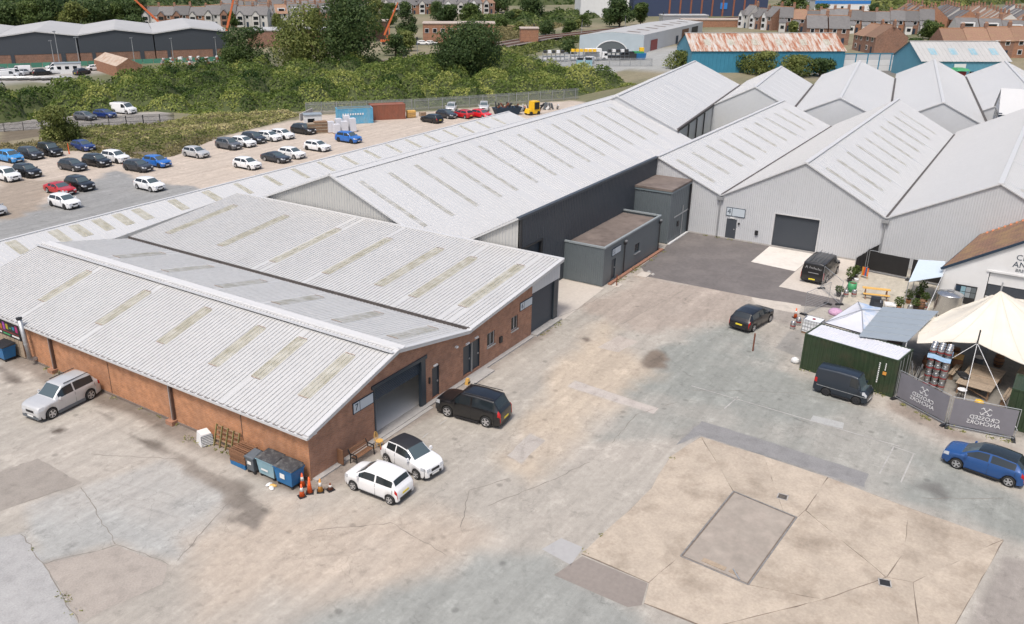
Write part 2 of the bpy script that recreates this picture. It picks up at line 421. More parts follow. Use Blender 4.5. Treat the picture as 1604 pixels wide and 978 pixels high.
def poly_sd(x, y, P):
    """signed distance to polygon, negative inside"""
    d = np.full_like(x, 1e9); ins = np.zeros(x.shape, bool); n = len(P)
    for i in range(n):
        ax, ay = P[i]; bx, by = P[(i + 1) % n]; ex, ey = bx - ax, by - ay
        t = np.clip(((x - ax) * ex + (y - ay) * ey) / (ex * ex + ey * ey + 1e-9), 0, 1)
        d = np.minimum(d, (x - ax - t * ex) ** 2 + (y - ay - t * ey) ** 2)
        c = ((ay > y) != (by > y)) & (x < (bx - ax) * (y - ay) / (by - ay + 1e-12) + ax)
        ins ^= c
    return np.where(ins, -1, 1) * np.sqrt(d)

ZONES = [   # colour, edge softness, edge raggedness, outline: the different surfacings and dirt of the ground
    ((178, 166, 155), .6, .3, [(-60, -70), (60, -70), (60, 4), (30, 6), (30, 44), (0, 44), (-60, 60)]),
    ((198, 177, 161), .8, .8, [(-10, 44), (126, 44), (128, 52), (104, 66), (86, 82), (57, 79), (49, 76), (44, 88), (40, 100), (26, 106), (-10, 120)]),
    ((150, 147, 147), 0.4, 0.5, [(17.7, 62.3), (30.2, 67.6), (38.9, 72.5), (37.5, 63.9), (39.6, 54.4), (30, 44), (-6, 44), (-6, 60)]),
    ((165, 145, 128), 0.8, 0.8, [(27.1, 79.1), (32.6, 74.1), (22.2, 62.5), (14, 62)]),
    ((120, 104, 84), 0.6, 0.8, [(40.4, 103.1), (46.6, 103.1), (45.5, 89.6), (46.3, 74.3), (49.6, 77.2), (56.8, 79.1), (78.6, 82.2), (86.0, 83.3), (68.0, 97.8), (46.2, 113.5)]),
    ((172, 162, 156), 0.4, 0.4, [(30, 124), (67.2, 97.7), (74.2, 106.6), (62.6, 118.6), (40, 134)]),
    ((168, 160, 155), 1.0, 1.0, [(60, 190), (88, 160), (104, 172), (112, 186), (98, 206), (70, 220)]),
    ((165, 162, 160), 1.0, 1.0, [(172, 92), (168, 84), (186, 52), (206, 56), (236, 60), (252, 74), (232, 90), (222, 98), (200, 100)]),
    ((120, 116, 114), .6, .4, [(196, 22), (226, -10), (262, 0), (232, 32)]),
    ((172, 168, 165), 0.5, 0.35, [(-7.2, 9.6), (-3.1, 8.2), (-3.0, 5.5), (-3.5, 2.2), (-8.2, 0.4), (-9.2, 3.9), (-11.8, 5.5), (-9.8, 10.5)]),
    ((148, 136, 128), 0.12, 0.1, [(-8.8, 14.5), (-6.9, 14.1), (-7.0, 9.9), (-9.7, 10.7), (-10.8, 11.0), (-14, 15)]),
    ((170, 168, 167), 0.25, 0.12, [(-11.9, 8.9), (-11.2, 8.3), (-11.9, 5.3), (-13.2, 0.6), (-14.8, 0.8), (-24, 3.0), (-20, 12)]),
    ((161, 149, 139), 0.3, 0.2, [(-11.9, 5.4), (-9.2, 3.7), (-8.7, 0.6), (-9.7, -0.3), (-13.2, 0.6)]),
    ((192, 171, 153), 1.6, 0.8, [(-7.0, 1.0), (-2.8, 0.3), (0.8, -5.9), (1.6, -9.9), (-4.0, -9.6), (-9.7, -3.4)]),
    ((156, 154, 149), 0.9, 0.6, [(-14, -5.5), (-8.5, -6.6), (-4.0, -8.9), (-0.4, -11.2), (2.1, -13.2), (1.2, -15.0), (0.5, -18.4), (-1.2, -19.2), (-10, -22)]),
    ((150, 149, 143), 0.9, 0.6, [(14, -9.4), (21.6, -8.0), (30, -9.5), (35, -12.3), (27.8, -17.1), (24.4, -24.4), (18.8, -31.4), (14.5, -40), (15.2, -28.2), (15.5, -24.0), (16.4, -15.4), (13.0, -12.9), (12.4, -10.8), (17.6, -10.1)]),
    ((133, 131, 131), 0.12, 0.15, [(14.4, -14.6), (17.9, -14.9), (17.8, -17.6), (17.4, -24.3), (15.7, -24.4), (15.8, -20.4), (16.0, -15.5)]),
    ((196, 174, 152), 1.2, 0.7, [(7.4, -7.1), (20.0, -3.8), (29.2, -3.2), (22.5, -9.3), (16.3, -9.8), (10.8, -9.6), (6.2, -9.8)]),
    ((176, 157, 144), 0.9, 0.7, [(30.2, 0.0), (40.1, -1.1), (42.3, -10.5), (35.0, -11.8), (28.3, -6.3)]),
    ((160, 147, 139), 0.25, 0.2, [(13.4, -31.0), (16.0, -40), (-4, -40), (-4, -29.2), (6.4, -29.9)]),
    ((150, 131, 118), 0.5, 0.4, [(26.1, -24.1), (23.6, -27.2), (24.2, -31.1), (25.4, -31.0), (25.7, -27.0), (27.7, -24.2)]),
    ((120, 116, 112), 0.35, 0.4, [(17.6, -26.5), (18.9, -27.5), (17.4, -28.9), (16.3, -28.1)]),
    ((176, 165, 160), 0.1, 0.05, [(10.8, -7.1), (10.6, -8.2), (7.8, -8.3), (8.0, -7.3)]),
    ((186, 172, 160), 0.1, 0.1, [(18.4, -6.1), (17.9, -12.1), (17.1, -12.1), (17.4, -6.1)]),
    ((132, 114, 100), 0.4, 0.6, [(24.4, -8.5), (25.7, -8.6), (24.9, -9.6), (23.7, -9.9), (23.6, -9.2)]),
    ((122, 105, 95), 0.25, 0.2, [(24.8, -3.3), (25.3, -3.6), (24.8, -4.1), (24.4, -3.9)]),
    ((88, 75, 66), 0.2, 0.2, [(-5.0, 16.3), (-4.1, 16.3), (-3.9, 15.5), (-4.9, 15.4)]),
    ((104, 93, 85), 0.25, 0.4, [(-2.1, 17.2), (-1.3, 15.4), (-1.7, 13.6), (-2.5, 14.0)]),
    ((108, 96, 87), 0.25, 0.4, [(-2.2, 13.5), (-2.1, 9.8), (-2.5, 8.4), (-2.8, 10.3), (-2.8, 13.0)]),
    ((120, 107, 97), 0.3, 0.5, [(-2.2, 9.2), (-2.2, 5.3), (-2.5, 2.5), (-3.1, 2.3), (-3.2, 5.7)]),
    ((132, 119, 109), 0.3, 0.5, [(-3.1, 2.8), (-3.2, -0.1), (-4.6, -0.7), (-4.8, 0.9), (-3.8, 0.8)]),
    ((104, 92, 84), 0.3, 0.4, [(-1.8, 27.2), (-1.5, 25.4), (-1.9, 23.1), (-2.9, 23.7), (-3.0, 25.0)]),
    ((130, 115, 104), 0.5, 0.5, [(.4, 36), (.4, 0), (-0.9, -0.5), (-1.3, 6.7), (-1.4, 15.5), (-1.4, 36)]),
    ((154, 137, 126), 0.5, 0.4, [(0.1, .3), (27, 0.3), (25.3, -1.0), (15.0, -1.1), (6.2, -1.1), (-0.1, -1.1)]),
    ((165, 152, 143), 0.15, 0.1, [(39.7, -13.5), (39.1, -15.4), (36.0, -15.8), (36.1, -13.4)]),
    ((200, 185, 168), 0.12, 0.1, [(40.1, -11.1), (40.7, -14.9), (38.6, -15.2), (38.6, -11.9)]),
    ((150, 143, 138), 0.12, 0.1, [(34.6, -15.5), (35.9, -16.4), (30.5, -17.4), (31.1, -15.5)]),
    ((200, 186, 167), 0.2, 0.15, [(54.0, -16.3), (53.6, -29.3), (33.4, -31.9), (41.1, -25.1), (43.6, -15.9)]),
    ((140, 132, 124), 0.5, 0.4, [(36.2, -22.0), (41.7, -25.9), (40.2, -45), (26.1, -45), (26.1, -26.9), (27.9, -23.8)]),
]
def axis_pts(dense0, dense1, st, mid1, st2, lo, hi):
    a = list(np.arange(dense0, dense1, st)) + list(np.arange(dense1, mid1, st2))
    x = mid1; k = 4.0
    while x < hi: a.append(x); x += k; k *= 1.12
    a.append(hi)
    x = dense0 - st; k = 1.0; b = []
    while x > lo: b.append(x); x -= k; k *= 1.3
    b.append(lo)
    return np.array(sorted(set(b + a)))
gx = axis_pts(-18.0, 56.0, .21, 130.0, 1.0, -900.0, 3000.0)
gy = axis_pts(-36.0, 30.0, .21, 124.0, 1.0, -1500.0, 3000.0)
GX, GY = np.meshgrid(gx, gy, indexing='ij')
n1 = vnoise(GX, GY, 22.0, 1); n2 = vnoise(GX, GY, 7.0, 2); n3 = vnoise(GX, GY, 2.4, 3, 5)
lin = lambda c: np.array(S(*c))
colr = np.zeros(GX.shape + (3,))
t = np.clip((n1 - .35) / .3, 0, 1)[..., None]
colr[:] = lin((112, 112, 74)) * (1 - t) + lin((150, 135, 104)) * t
for c, soft, rag, P in ZONES:
    xs, ys = [p[0] for p in P], [p[1] for p in P]
    msk = (GX > min(xs) - 4) & (GX < max(xs) + 4) & (GY > min(ys) - 4) & (GY < max(ys) + 4)
    if not msk.any(): continue
    x, y = GX[msk], GY[msk]
    d = poly_sd(x, y, P) + (n3[msk] - .5) * 4 * rag + (n2[msk] - .5) * 2 * rag
    a = np.clip(.5 - d / (2 * soft), 0, 1); a = (a * a * (3 - 2 * a))[:, None]
    colr[msk] = colr[msk] * (1 - a) + lin(c) * a
colr *= (.97 + .06 * n2)[..., None] * np.array([.965, .998, .975])
dust = np.clip((vnoise(GX, GY, 6.0, 8, 6) - .5) * 6, 0, 1)[..., None] * .3     # pale dust lying over everything
colr = np.where((GX < 60)[..., None] & (GY < 44)[..., None], colr * (1 - dust) + lin((190, 178, 164)) * dust, colr)
nx, ny = GX.shape
gv = np.stack([GX.ravel(), GY.ravel(), np.zeros(GX.size)], 1)
idx = np.arange(nx * ny).reshape(nx, ny)
gf = np.stack([idx[:-1, :-1], idx[1:, :-1], idx[1:, 1:], idx[:-1, 1:]], -1).reshape(-1, 4)
def np_mesh(name, v, f, attrs=None):
    me = bpy.data.meshes.new(name); k = f.shape[1]
    me.vertices.add(len(v)); me.vertices.foreach_set('co', np.ascontiguousarray(v, dtype=np.float32).ravel())
    me.loops.add(f.size); me.loops.foreach_set('vertex_index', f.astype(np.int32).ravel())
    me.polygons.add(len(f)); me.polygons.foreach_set('loop_start', np.arange(0, f.size, k, dtype=np.int32)); me.polygons.foreach_set('loop_total', np.full(len(f), k, dtype=np.int32))
    me.update(calc_edges=True)
    return me
gme = np_mesh('ground', gv, gf)
ga = gme.color_attributes.new('Col', 'FLOAT_COLOR', 'POINT')
ga.data.foreach_set('color', np.concatenate([colr.reshape(-1, 3), np.ones((nx * ny, 1))], 1).astype(np.float32).ravel())

def ground_mat():
    m, N, L, B = nmat('yard_surface')
    at = N.new('ShaderNodeAttribute'); at.attribute_name = 'Col'
    tc = N.new('ShaderNodeTexCoord'); out = at.outputs['Color']
    def scale_by(out, sc, det, lo, hi, a=.3, b=.7, rough=.65, vec=None):
        n = N.new('ShaderNodeTexNoise'); n.inputs['Scale'].default_value = sc; n.inputs['Detail'].default_value = det; n.inputs['Roughness'].default_value = rough
        L.new(vec or tc.outputs['Object'], n.inputs['Vector'])
        mr = N.new('ShaderNodeMapRange'); mr.inputs[1].default_value = a; mr.inputs[2].default_value = b; mr.inputs[3].default_value = lo; mr.inputs[4].default_value = hi; L.new(n.outputs['Fac'], mr.inputs[0])
        v = N.new('ShaderNodeVectorMath'); v.operation = 'SCALE'; L.new(out, v.inputs[0]); L.new(mr.outputs[0], v.inputs['Scale']); return v.outputs[0]
    out = scale_by(out, 2.4, 13, .81, 1.15, rough=.8)
    out = scale_by(out, 30, 5, .82, 1.16, rough=.75)
    out = scale_by(out, .8, 12, 1.0, .82, .56, .64, rough=.74)          # old stains with ragged edges
    out = scale_by(out, 1.7, 12, 1.0, .82, .58, .65, rough=.78)
    out = scale_by(out, .55, 12, 1.0, 1.17, .54, .62, rough=.76)        # scuffed pale areas
    for ang, sx, sy, lo, hi in ((.1, .10, 1.1, .95, 1.05), (1.35, .14, 1.0, .95, 1.05), (.6, .12, 1.2, .96, 1.04)):
        mp = N.new('ShaderNodeMapping'); mp.inputs['Scale'].default_value = (sx, sy, 1); mp.inputs['Rotation'].default_value = (0, 0, ang); L.new(tc.outputs['Object'], mp.inputs[0])
        out = scale_by(out, 1.0, 9, lo, hi, .4, .6, vec=mp.outputs[0], rough=.7)            # tyre-worn streaks
    vs = N.new('ShaderNodeTexVoronoi'); vs.inputs['Scale'].default_value = .55; L.new(tc.outputs['Object'], vs.inputs['Vector'])
    ms = N.new('ShaderNodeMapRange'); ms.inputs[1].default_value = .06; ms.inputs[2].default_value = .12; ms.inputs[3].default_value = .72; ms.inputs[4].default_value = 1; L.new(vs.outputs['Distance'], ms.inputs[0])
    vv = N.new('ShaderNodeVectorMath'); vv.operation = 'SCALE'; L.new(out, vv.inputs[0]); L.new(ms.outputs[0], vv.inputs['Scale']); out = vv.outputs[0]   # drips
    # fine cracks
    nz = N.new('ShaderNodeTexNoise'); nz.inputs['Scale'].default_value = .8; nz.inputs['Detail'].default_value = 5; L.new(tc.outputs['Object'], nz.inputs['Vector'])
    mx = N.new('ShaderNodeMixRGB'); mx.blend_type = 'LINEAR_LIGHT'; mx.inputs[0].default_value = .9; L.new(tc.outputs['Object'], mx.inputs[1]); L.new(nz.outputs['Color'], mx.inputs[2])
    vo = N.new('ShaderNodeTexVoronoi'); vo.feature = 'DISTANCE_TO_EDGE'; vo.inputs['Scale'].default_value = .42; L.new(mx.outputs[0], vo.inputs['Vector'])
    mr = N.new('ShaderNodeMapRange'); mr.inputs[1].default_value = 0; mr.inputs[2].default_value = .010; mr.inputs[3].default_value = .8; mr.inputs[4].default_value = 1; L.new(vo.outputs['Distance'], mr.inputs[0])
    n5 = N.new('ShaderNodeTexNoise'); n5.inputs['Scale'].default_value = .12; L.new(tc.outputs['Object'], n5.inputs['Vector'])
    m5 = N.new('ShaderNodeMapRange'); m5.inputs[1].default_value = .5; m5.inputs[2].default_value = .58; L.new(n5.outputs['Fac'], m5.inputs[0])
    mz = N.new('ShaderNodeMath'); mz.operation = 'MAXIMUM'; inv = N.new('ShaderNodeMath'); inv.operation = 'SUBTRACT'; inv.inputs[0].default_value = 1; L.new(m5.outputs[0], inv.inputs[1])
    L.new(mr.outputs[0], mz.inputs[0]); L.new(inv.outputs[0], mz.inputs[1])
    v = N.new('ShaderNodeVectorMath'); v.operation = 'SCALE'; L.new(out, v.inputs[0]); L.new(mz.outputs[0], v.inputs['Scale']); out = v.outputs[0]
    L.new(out, B.inputs['Base Color']); B.inputs['Roughness'].default_value = .92; B.inputs['Specular IOR Level'].default_value = .25
    bp = N.new('ShaderNodeBump'); bp.inputs['Strength'].default_value = .25; bp.inputs['Distance'].default_value = .02
    n6 = N.new('ShaderNodeTexNoise'); n6.inputs['Scale'].default_value = 30; n6.inputs['Detail'].default_value = 4; L.new(tc.outputs['Object'], n6.inputs['Vector'])
    L.new(n6.outputs['Fac'], bp.inputs['Height']); L.new(bp.outputs[0], B.inputs['Normal'])
    return m
ground = link('ground', gme, ground_mat()); tag(ground, kind='structure')

def structure_sheet(name, pts, z, m, h=None):
    mb = MB()
    if h: mb.prism(pts, h, z - h)
    else: mb.poly([(p[0], p[1], z) for p in pts])
    return tag(mb.build(name, m), kind='structure')

M['tarmac'] = mat('newer_tarmac', S(112, 105, 102), .9, 0, var=.12, scale=3, var2=.14, scale2=.35, bump=.3, bscale=40, dirt=S(140, 130, 124), dscale=.4, damt=.5)
M['tarmac_patch'] = mat('brownish_tarmac_patch', S(144, 132, 122), .9, 0, var=.1, scale=4, var2=.08, bump=.3, bscale=40)
M['slab'] = mat('old_concrete_slab', S(187, 169, 146), .92, 0, var=.13, scale=7, var2=.16, scale2=.7, bump=.4, bscale=26, rndv=.07, dirt=S(150, 132, 110), dscale=.45, damt=.9)
M['slab_dark'] = mat('stained_concrete_slab', S(163, 150, 135), .92, 0, var=.12, scale=2, var2=.14, scale2=.6, bump=.3, dirt=S(184, 166, 150), dscale=.7, damt=.5)
M['joint'] = mat('dirt_filled_joint', S(128, 112, 96), .95, 0, var=.25, scale=5)
M['line'] = mat('worn_white_line', S(178, 174, 167), .8, 0, var=.15, scale=6, dirt=S(152, 149, 142), dscale=.9, damt=1.0)

structure_sheet('tarmac_forecourt', [(49.4, .05), (54.9, 0), (54.8, -16.3), (41.6, -17.6), (40.3, -14.5), (40.0, -2.0), (42.2, -.4), (47.9, -.25)], .004, M['tarmac'])
structure_sheet('concrete_apron', [(54.75, -8.3), (54.75, -12.6), (48.7, -12.3), (49.1, -8.25)], .009, mat('pale_apron', S(222, 214, 202), .9, 0, var=.06, scale=3, dirt=S(198, 188, 175), dscale=.6, damt=.6))
structure_sheet('van_slab', [(54.75, -12.64), (54.75, -16.4), (43.6, -17.2), (43.9, -12.2), (48.7, -12.34)], .010, M['concrete'])
structure_sheet('loading_slab', [(27.3, -.55), (35.2, -.1), (35.3, 3.9), (27.4, 3.9)], .006, M['concrete'])
structure_sheet('brown_tarmac_patch', [(.6, -14.3), (2.5, -14.75), (2.45, -18.0), (1.0, -18.35), (.55, -17.9)], .005, M['tarmac_patch'])
structure_sheet('pale_tarmac_patch', [(1.9, -12.95), (3.15, -13.3), (3.1, -14.5), (1.65, -14.6)], .005, mat('pale_patch', S(172, 170, 168), .9, 0, var=.06))

def ragged(P, st=.5, amp=.05):
    out = []
    for (a, b), (c, d) in zip(P, P[1:] + P[:1]):
        n = max(1, int(math.hypot(c - a, d - b) / st))
        for k in range(n): out.append((a + (c - a) * k / n + rnd.uniform(-amp, amp), b + (d - b) * k / n + rnd.uniform(-amp, amp)))
    return out
pad = MB(); pad.poly([(p[0], p[1], .004) for p in [(16.1, -15.5), (15.95, -19.2), (15.8, -22.6), (15.2, -26.7), (14.85, -30.8), (5.9, -29.4), (1.2, -22.4), (1.15, -18.4), (2.5, -18.05), (2.6, -14.65), (4.3, -14.8), (7, -15.05), (9.5, -15.2), (13, -14.85)]])
pad = tag(pad.build('concrete_pad', M['joint']), kind='structure')
SL = [[(16.05, -15.51), (11.66, -18.85), (5.05, -18.52), (2.54, -18.04), (2.65, -14.67), (4.34, -14.77), (7.03, -15.04), (9.52, -15.19), (13.07, -14.83)],
      [(16.05, -15.51), (16.01, -19.15), (11.25, -21.53), (11.66, -18.85)],
      [(16.01, -19.15), (15.8, -22.6), (12.03, -22.38), (11.18, -22.17), (11.25, -21.53)],
      [(15.8, -22.6), (15.16, -26.68), (11.07, -27.02), (8.82, -26.67), (12.03, -22.38)],
      [(15.16, -26.68), (14.89, -30.77), (9.13, -27.72), (8.82, -26.67), (11.07, -27.02)],
      [(14.89, -30.77), (5.96, -29.42), (5.96, -28.42), (9.13, -27.72)],
      [(11.18, -22.17), (12.03, -22.38), (8.82, -26.67), (5.73, -24.71), (4.84, -21.73)],
      [(5.73, -24.71), (8.82, -26.67), (9.13, -27.72), (5.96, -28.42), (1.31, -22.25), (1.26, -21.2)],
      [(5.05, -18.52), (4.84, -21.73), (5.73, -24.71), (1.26, -21.2), (1.2, -18.41), (2.54, -18.04)]]
for i, p in enumerate(SL):
    cx = sum(q[0] for q in p) / len(p); cy = sum(q[1] for q in p) / len(p)
    q = []
    for a, b in p:                                           # pull every outline in a little: the joint shows between
        d = math.hypot(a - cx, b - cy); k = 1 - .013 / d * (1 + .3 * rnd.random()); q.append((cx + (a - cx) * k, cy + (b - cy) * k))
    area = sum(q[j][0] * q[(j + 1) % len(q)][1] - q[(j + 1) % len(q)][0] * q[j][1] for j in range(len(q)))
    if area < 0: q.reverse()
    MB().prism(ragged(q, .7, .03), .022, -.002 + .0012 * (i % 3)).build('slab', M['slab'], pad)
ins = [(11.66, -18.85), (11.18, -22.17), (4.84, -21.73), (5.05, -18.52)]
MB().prism([(11.55, -18.95), (5.15, -18.62), (4.95, -21.64), (11.09, -22.06)], .02, -.002).build('slab', M['slab_dark'], pad)
fr = MB()
for a, b in zip(ins, ins[1:] + ins[:1]): fr.bar((a[0], a[1], .016), (b[0], b[1], .016), .07, .035)
fr.build('edge_channel', mat('rusted_channel', (.25, .24, .23), .7, .4, var=.3, scale=4), pad)
for (x, y, rz) in ((12.57, -21.1, .1), (8.38, -26.69, .25)):
    dt = thing('drain_grate', (x, y, .02), rz, 'dark square drain grate ' + ('near the top corner of the stained slab' if x > 10 else 'towards the bottom right of the concrete pad'), 'drain')
    f = MB()
    for s in (-.24, .24): f.bar((s, -.26, .006), (s, .26, .006), .05, .02); f.bar((-.26, s, .006), (.26, s, .006), .05, .02)
    f.build('frame', M['concrete_grey'], dt)
    for k in range(7): MB().box(-.21 + k * .064, -.175 + k * .064, -.21, .21, 0, .012).build('bar', M['steel_dark'], dt)
    MB().box(-.22, .22, -.22, .22, -.004, .002).build('sump', M['black'], dt)
rod = MB(); rod.tube((4.95, -21.3, .04), (5.45, -20.85, .06), .035, n=6); tag(rod.build('metal_rod', M['galv']), 'short pale metal rod lying on the corner of the stained slab', 'rod')
for i, (x, y, w, d, rz) in enumerate(((5.35, -20.0, 1.1, .28, 1.5), (5.3, -20.9, .35, .2, 1.4))):
    b = MB().box(-w / 2, w / 2, -d / 2, d / 2, .018, .045).build('board', M['wood_g']); b.location = (x, y, 0); b.rotation_euler.z = rz
    tag(b, ('long' if i == 0 else 'short') + ' pale board lying on the stained slab', 'board')

def marking(a, b, w=.09, z=.008):
    d = Vector((b[0] - a[0], b[1] - a[1])).normalized(); n = Vector((-d.y, d.x)) * w / 2
    return tag(MB().poly([(a[0] - n.x, a[1] - n.y, z), (b[0] - n.x, b[1] - n.y, z), (b[0] + n.x, b[1] + n.y, z), (a[0] + n.x, a[1] + n.y, z)]).build('lane_marking', M['line']), kind='structure')

def patch_mat(c): return mat('repair_patch', S(*c), .92, 0, var=.16, scale=12, var2=.1, scale2=.9, bump=.3, bscale=30, dirt=S(*[x * .87 for x in c]), dscale=1.3, damt=.7)
for pi_, (P, c) in enumerate((([(-8.8, 14.5), (-6.9, 14.1), (-7.0, 9.9), (-9.7, 10.7), (-10.8, 11.0), (-14, 14.5)], (156, 146, 134)), ([(-11.9, 8.9), (-11.2, 8.3), (-11.9, 5.3), (-13.2, .6), (-14.8, .8), (-20, 3), (-18, 10)], (170, 168, 165)),
             ([(-11.85, 5.3), (-9.2, 3.7), (-8.7, .6), (-9.7, -.3), (-13.15, .6)], (170, 158, 145)), ([(10.8, -7.1), (10.6, -8.2), (7.8, -8.3), (8.0, -7.3)], (180, 170, 159)), ([(18.4, -6.1), (17.9, -12.1), (17.1, -12.1), (17.4, -6.1)], (190, 178, 167)),
             ([(14.4, -14.6), (17.9, -14.9), (17.8, -17.6), (17.4, -24.3), (15.9, -24.4), (16.15, -20.4), (16.2, -15.4)], (139, 137, 136)), ([(40.1, -11.1), (40.7, -14.9), (38.6, -15.2), (38.6, -11.9)], (200, 188, 172)), ([(22.4, -20.2), (22.5, -22.0), (21.7, -22.1), (21.6, -20.3)], (172, 172, 168)),
             ([(24.0, -5.0), (26.8, -5.4), (26.6, -7.0), (24.1, -6.6)], (186, 172, 158)))):
    Q = ragged(P); area = sum(Q[j][0] * Q[(j + 1) % len(Q)][1] - Q[(j + 1) % len(Q)][0] * Q[j][1] for j in range(len(Q)))
    structure_sheet('repair_patch', Q if area > 0 else Q[::-1], .0022 + .0004 * pi_, patch_mat(c))
M['crack'] = mat('open_crack', S(132, 121, 110), .95, 0, var=.2, scale=4)
def crack(P, w=.035, wob=.07, z=.007, m_=None):
    pts = []
    for (a, b), (c, d) in zip(P[:-1], P[1:]):
        n = max(2, int(math.hypot(c - a, d - b) / .35))
        pts += [(a + (c - a) * k / n + rnd.uniform(-wob, wob), b + (d - b) * k / n + rnd.uniform(-wob, wob)) for k in range(n)]
    pts.append(P[-1]); mb = MB(); n = len(pts); L_, R_ = [], []
    for i, (x, y) in enumerate(pts):
        q = pts[min(i + 1, n - 1)]; p = pts[max(i - 1, 0)]; dx, dy = q[0] - p[0], q[1] - p[1]; l = math.hypot(dx, dy) + 1e-6; h = w / 2 * rnd.uniform(.4, 1.3)
        L_.append((x - dy / l * h, y + dx / l * h, z)); R_.append((x + dy / l * h, y - dx / l * h, z))
    for i in range(n - 1): mb.quad(R_[i], R_[i + 1], L_[i + 1], L_[i])
    tag(mb.build('surface_crack', m_ or M['crack']), kind='structure')

def tyre_mat():
    m, N, L, B = nmat('tyre_marks'); B.inputs['Base Color'].default_value = (.07, .065, .06, 1); B.inputs['Roughness'].default_value = .9
    tc = N.new('ShaderNodeTexCoord'); n = N.new('ShaderNodeTexNoise'); n.inputs['Scale'].default_value = 1.3; n.inputs['Detail'].default_value = 9; n.inputs['Roughness'].default_value = .8; L.new(tc.outputs['Object'], n.inputs['Vector'])
    mr = N.new('ShaderNodeMapRange'); mr.inputs[1].default_value = .45; mr.inputs[2].default_value = .75; mr.inputs[3].default_value = 0; mr.inputs[4].default_value = .17; L.new(n.outputs['Fac'], mr.inputs[0]); L.new(mr.outputs[0], B.inputs['Alpha'])
    return m
M['tyre_mark'] = tyre_mat()
def tyre_track(p0, p1, p2, z=.0085):
    """pair of faint rubber marks along a curve"""
    pts = []
    for k in range(25):
        t = k / 24; pts.append(((1 - t) ** 2 * p0[0] + 2 * t * (1 - t) * p1[0] + t * t * p2[0], (1 - t) ** 2 * p0[1] + 2 * t * (1 - t) * p1[1] + t * t * p2[1]))
    for off in (-.72, .72):
        mb = MB()
        A, B_ = [], []
        for i, (x, y) in enumerate(pts):
            q = pts[min(i + 1, 24)]; p = pts[max(i - 1, 0)]; dx, dy = q[0] - p[0], q[1] - p[1]; l = math.hypot(dx, dy); nx_, ny_ = -dy / l, dx / l
            A.append((x + nx_ * (off - .09), y + ny_ * (off - .09), z)); B_.append((x + nx_ * (off + .09), y + ny_ * (off + .09), z))
        for i in range(24): mb.quad(A[i], A[i + 1], B_[i + 1], B_[i])
        tag(mb.build('tyre_mark', M['tyre_mark']), kind='structure')
for i, q in enumerate((((-6, -4), (3, -8), (12, -5)), ((40, -6), (26, -6), (12, -9)), ((8, -6), (14, -9), (34, -11)), ((-9, 14), (-5, 6), (-4, -6)), ((30, -8), (22, -10), (19, -26)), ((2, -9), (-4, -5), (-9, 2)), ((46, -8), (38, -8), (30, -12)), ((20, -4), (10, -7), (0, -14)), ((34, -3), (28, -4), (24, -2)), ((23, -27), (20, -18), (26, -9)))): tyre_track(*q, .0085 + .0005 * i)
for a, b in (((21.19, -24.94), (17.76, -24.81)), ((20.92, -26.0), (17.47, -25.9)), ((22.0, -12.7), (21.4, -25.2)), ((22.19, -15.7), (20.2, -15.5)), ((8.7, -2.12), (9.4, -2.14)), ((6.9, -2.21), (7.5, -2.17)), ((6.2, -1.63), (6.8, -1.7)), ((21.0, -26.1), (21.2, -24.9))):
    marking(a, b, .08)

# ---------------------------------------------------------------- unit 7: brick double-roofed workshop
RX = [(-.22, 2.86), (7.4, 4.88), (14.72, 3.44), (14.95, 3.50), (27.35, 4.80)]
def roof7(x):
    if x <= 7.4: return 2.9 + (4.88 - 2.9) * x / 7.4
    if x <= 14.8: return 4.88 + (3.44 - 4.88) * (x - 7.4) / 7.4
    return 3.44 + (4.80 - 3.44) * (x - 14.8) / 12.5
M['rib_back'] = mat('rib_grime_back', (.41, .41, .405), .7, 0, var=.2, scale=2.5)  # milder painted rib shadow and dirt for the back slope
u7 = thing('brick_workshop', (0, 0, 0), 0, 'red brick workshop with ribbed white double roof and big open door, marked 7', 'workshop')
LY = 35.4
w = MB()
wall_strips(w, [0.0, 26.6, 27.9, LY], lambda u: 2.84, [], lambda u, z, d: (d, u, z))
w.quad((.22, 0, 0), (.22, LY, 0), (.22, LY, 2.84), (.22, 0, 2.84))
w.build('side_wall', M['brick'], u7)
w = MB()
op7 = [(5.3, 10.2, 0.0, 3.3), (10.88, 11.68, .12, 2.22), (14.3, 16.3, .25, 2.36), (17.17, 18.13, 1.27, 2.26), (20.3, 21.18, 1.33, 2.36)]
wall_strips(w, [0.0, 7.4, 14.8, 23.15], lambda u: roof7(u) - .04, op7, lambda u, z, d: (u, d, z))
w.build('gable_wall', M['brick_gable'], u7)
w = MB(); w.quad((0, LY, 0), (27.3, LY, 0), (27.3, LY, 4.7), (0, LY, 2.8)); w.poly([(0, LY + .02, 2.8), (27.3, LY + .02, 2.0), (27.3, LY + .02, 4.75), (14.8, LY + .02, 3.4), (7.4, LY + .02, 4.84)]); w.build('rear_wall', M['clad_beige'], u7)
w = MB(); sheet(w, lambda u: (27.2, u, 0), lambda u: (27.2, u, 4.7), LY, .3, .1, .03, (1, 0, 0)); w.build('end_wall', M['clad'], u7)
w = MB(); w.quad((.3, .3, .012), (27, .3, .012), (27, LY - .1, .012), (.3, LY - .1, .012)); w.build('workshop_floor', mat('painted_floor', (.68, .68, .66), .5, 0, var=.05, scale=1), u7)
MB().box(14.72, 14.86, 1.5, LY - .2, 0, 3.35).build('partition', M['white'], u7)
roof_slope(u7, (-.22, -.22, 2.86), (0, 1, 0), LY + .5, (7.62, 0, 2.02), [(c - .42 + j, c + .42 + j, .30 + v, .81 + v * .6) for c, j, v in ((2.4, .05, .0), (6.3, -.04, .015), (9.6, .1, -.01), (14.8, .0, .02), (20.9, -.08, -.015), (27.7, .06, .01))], M['roof'], M['light'])
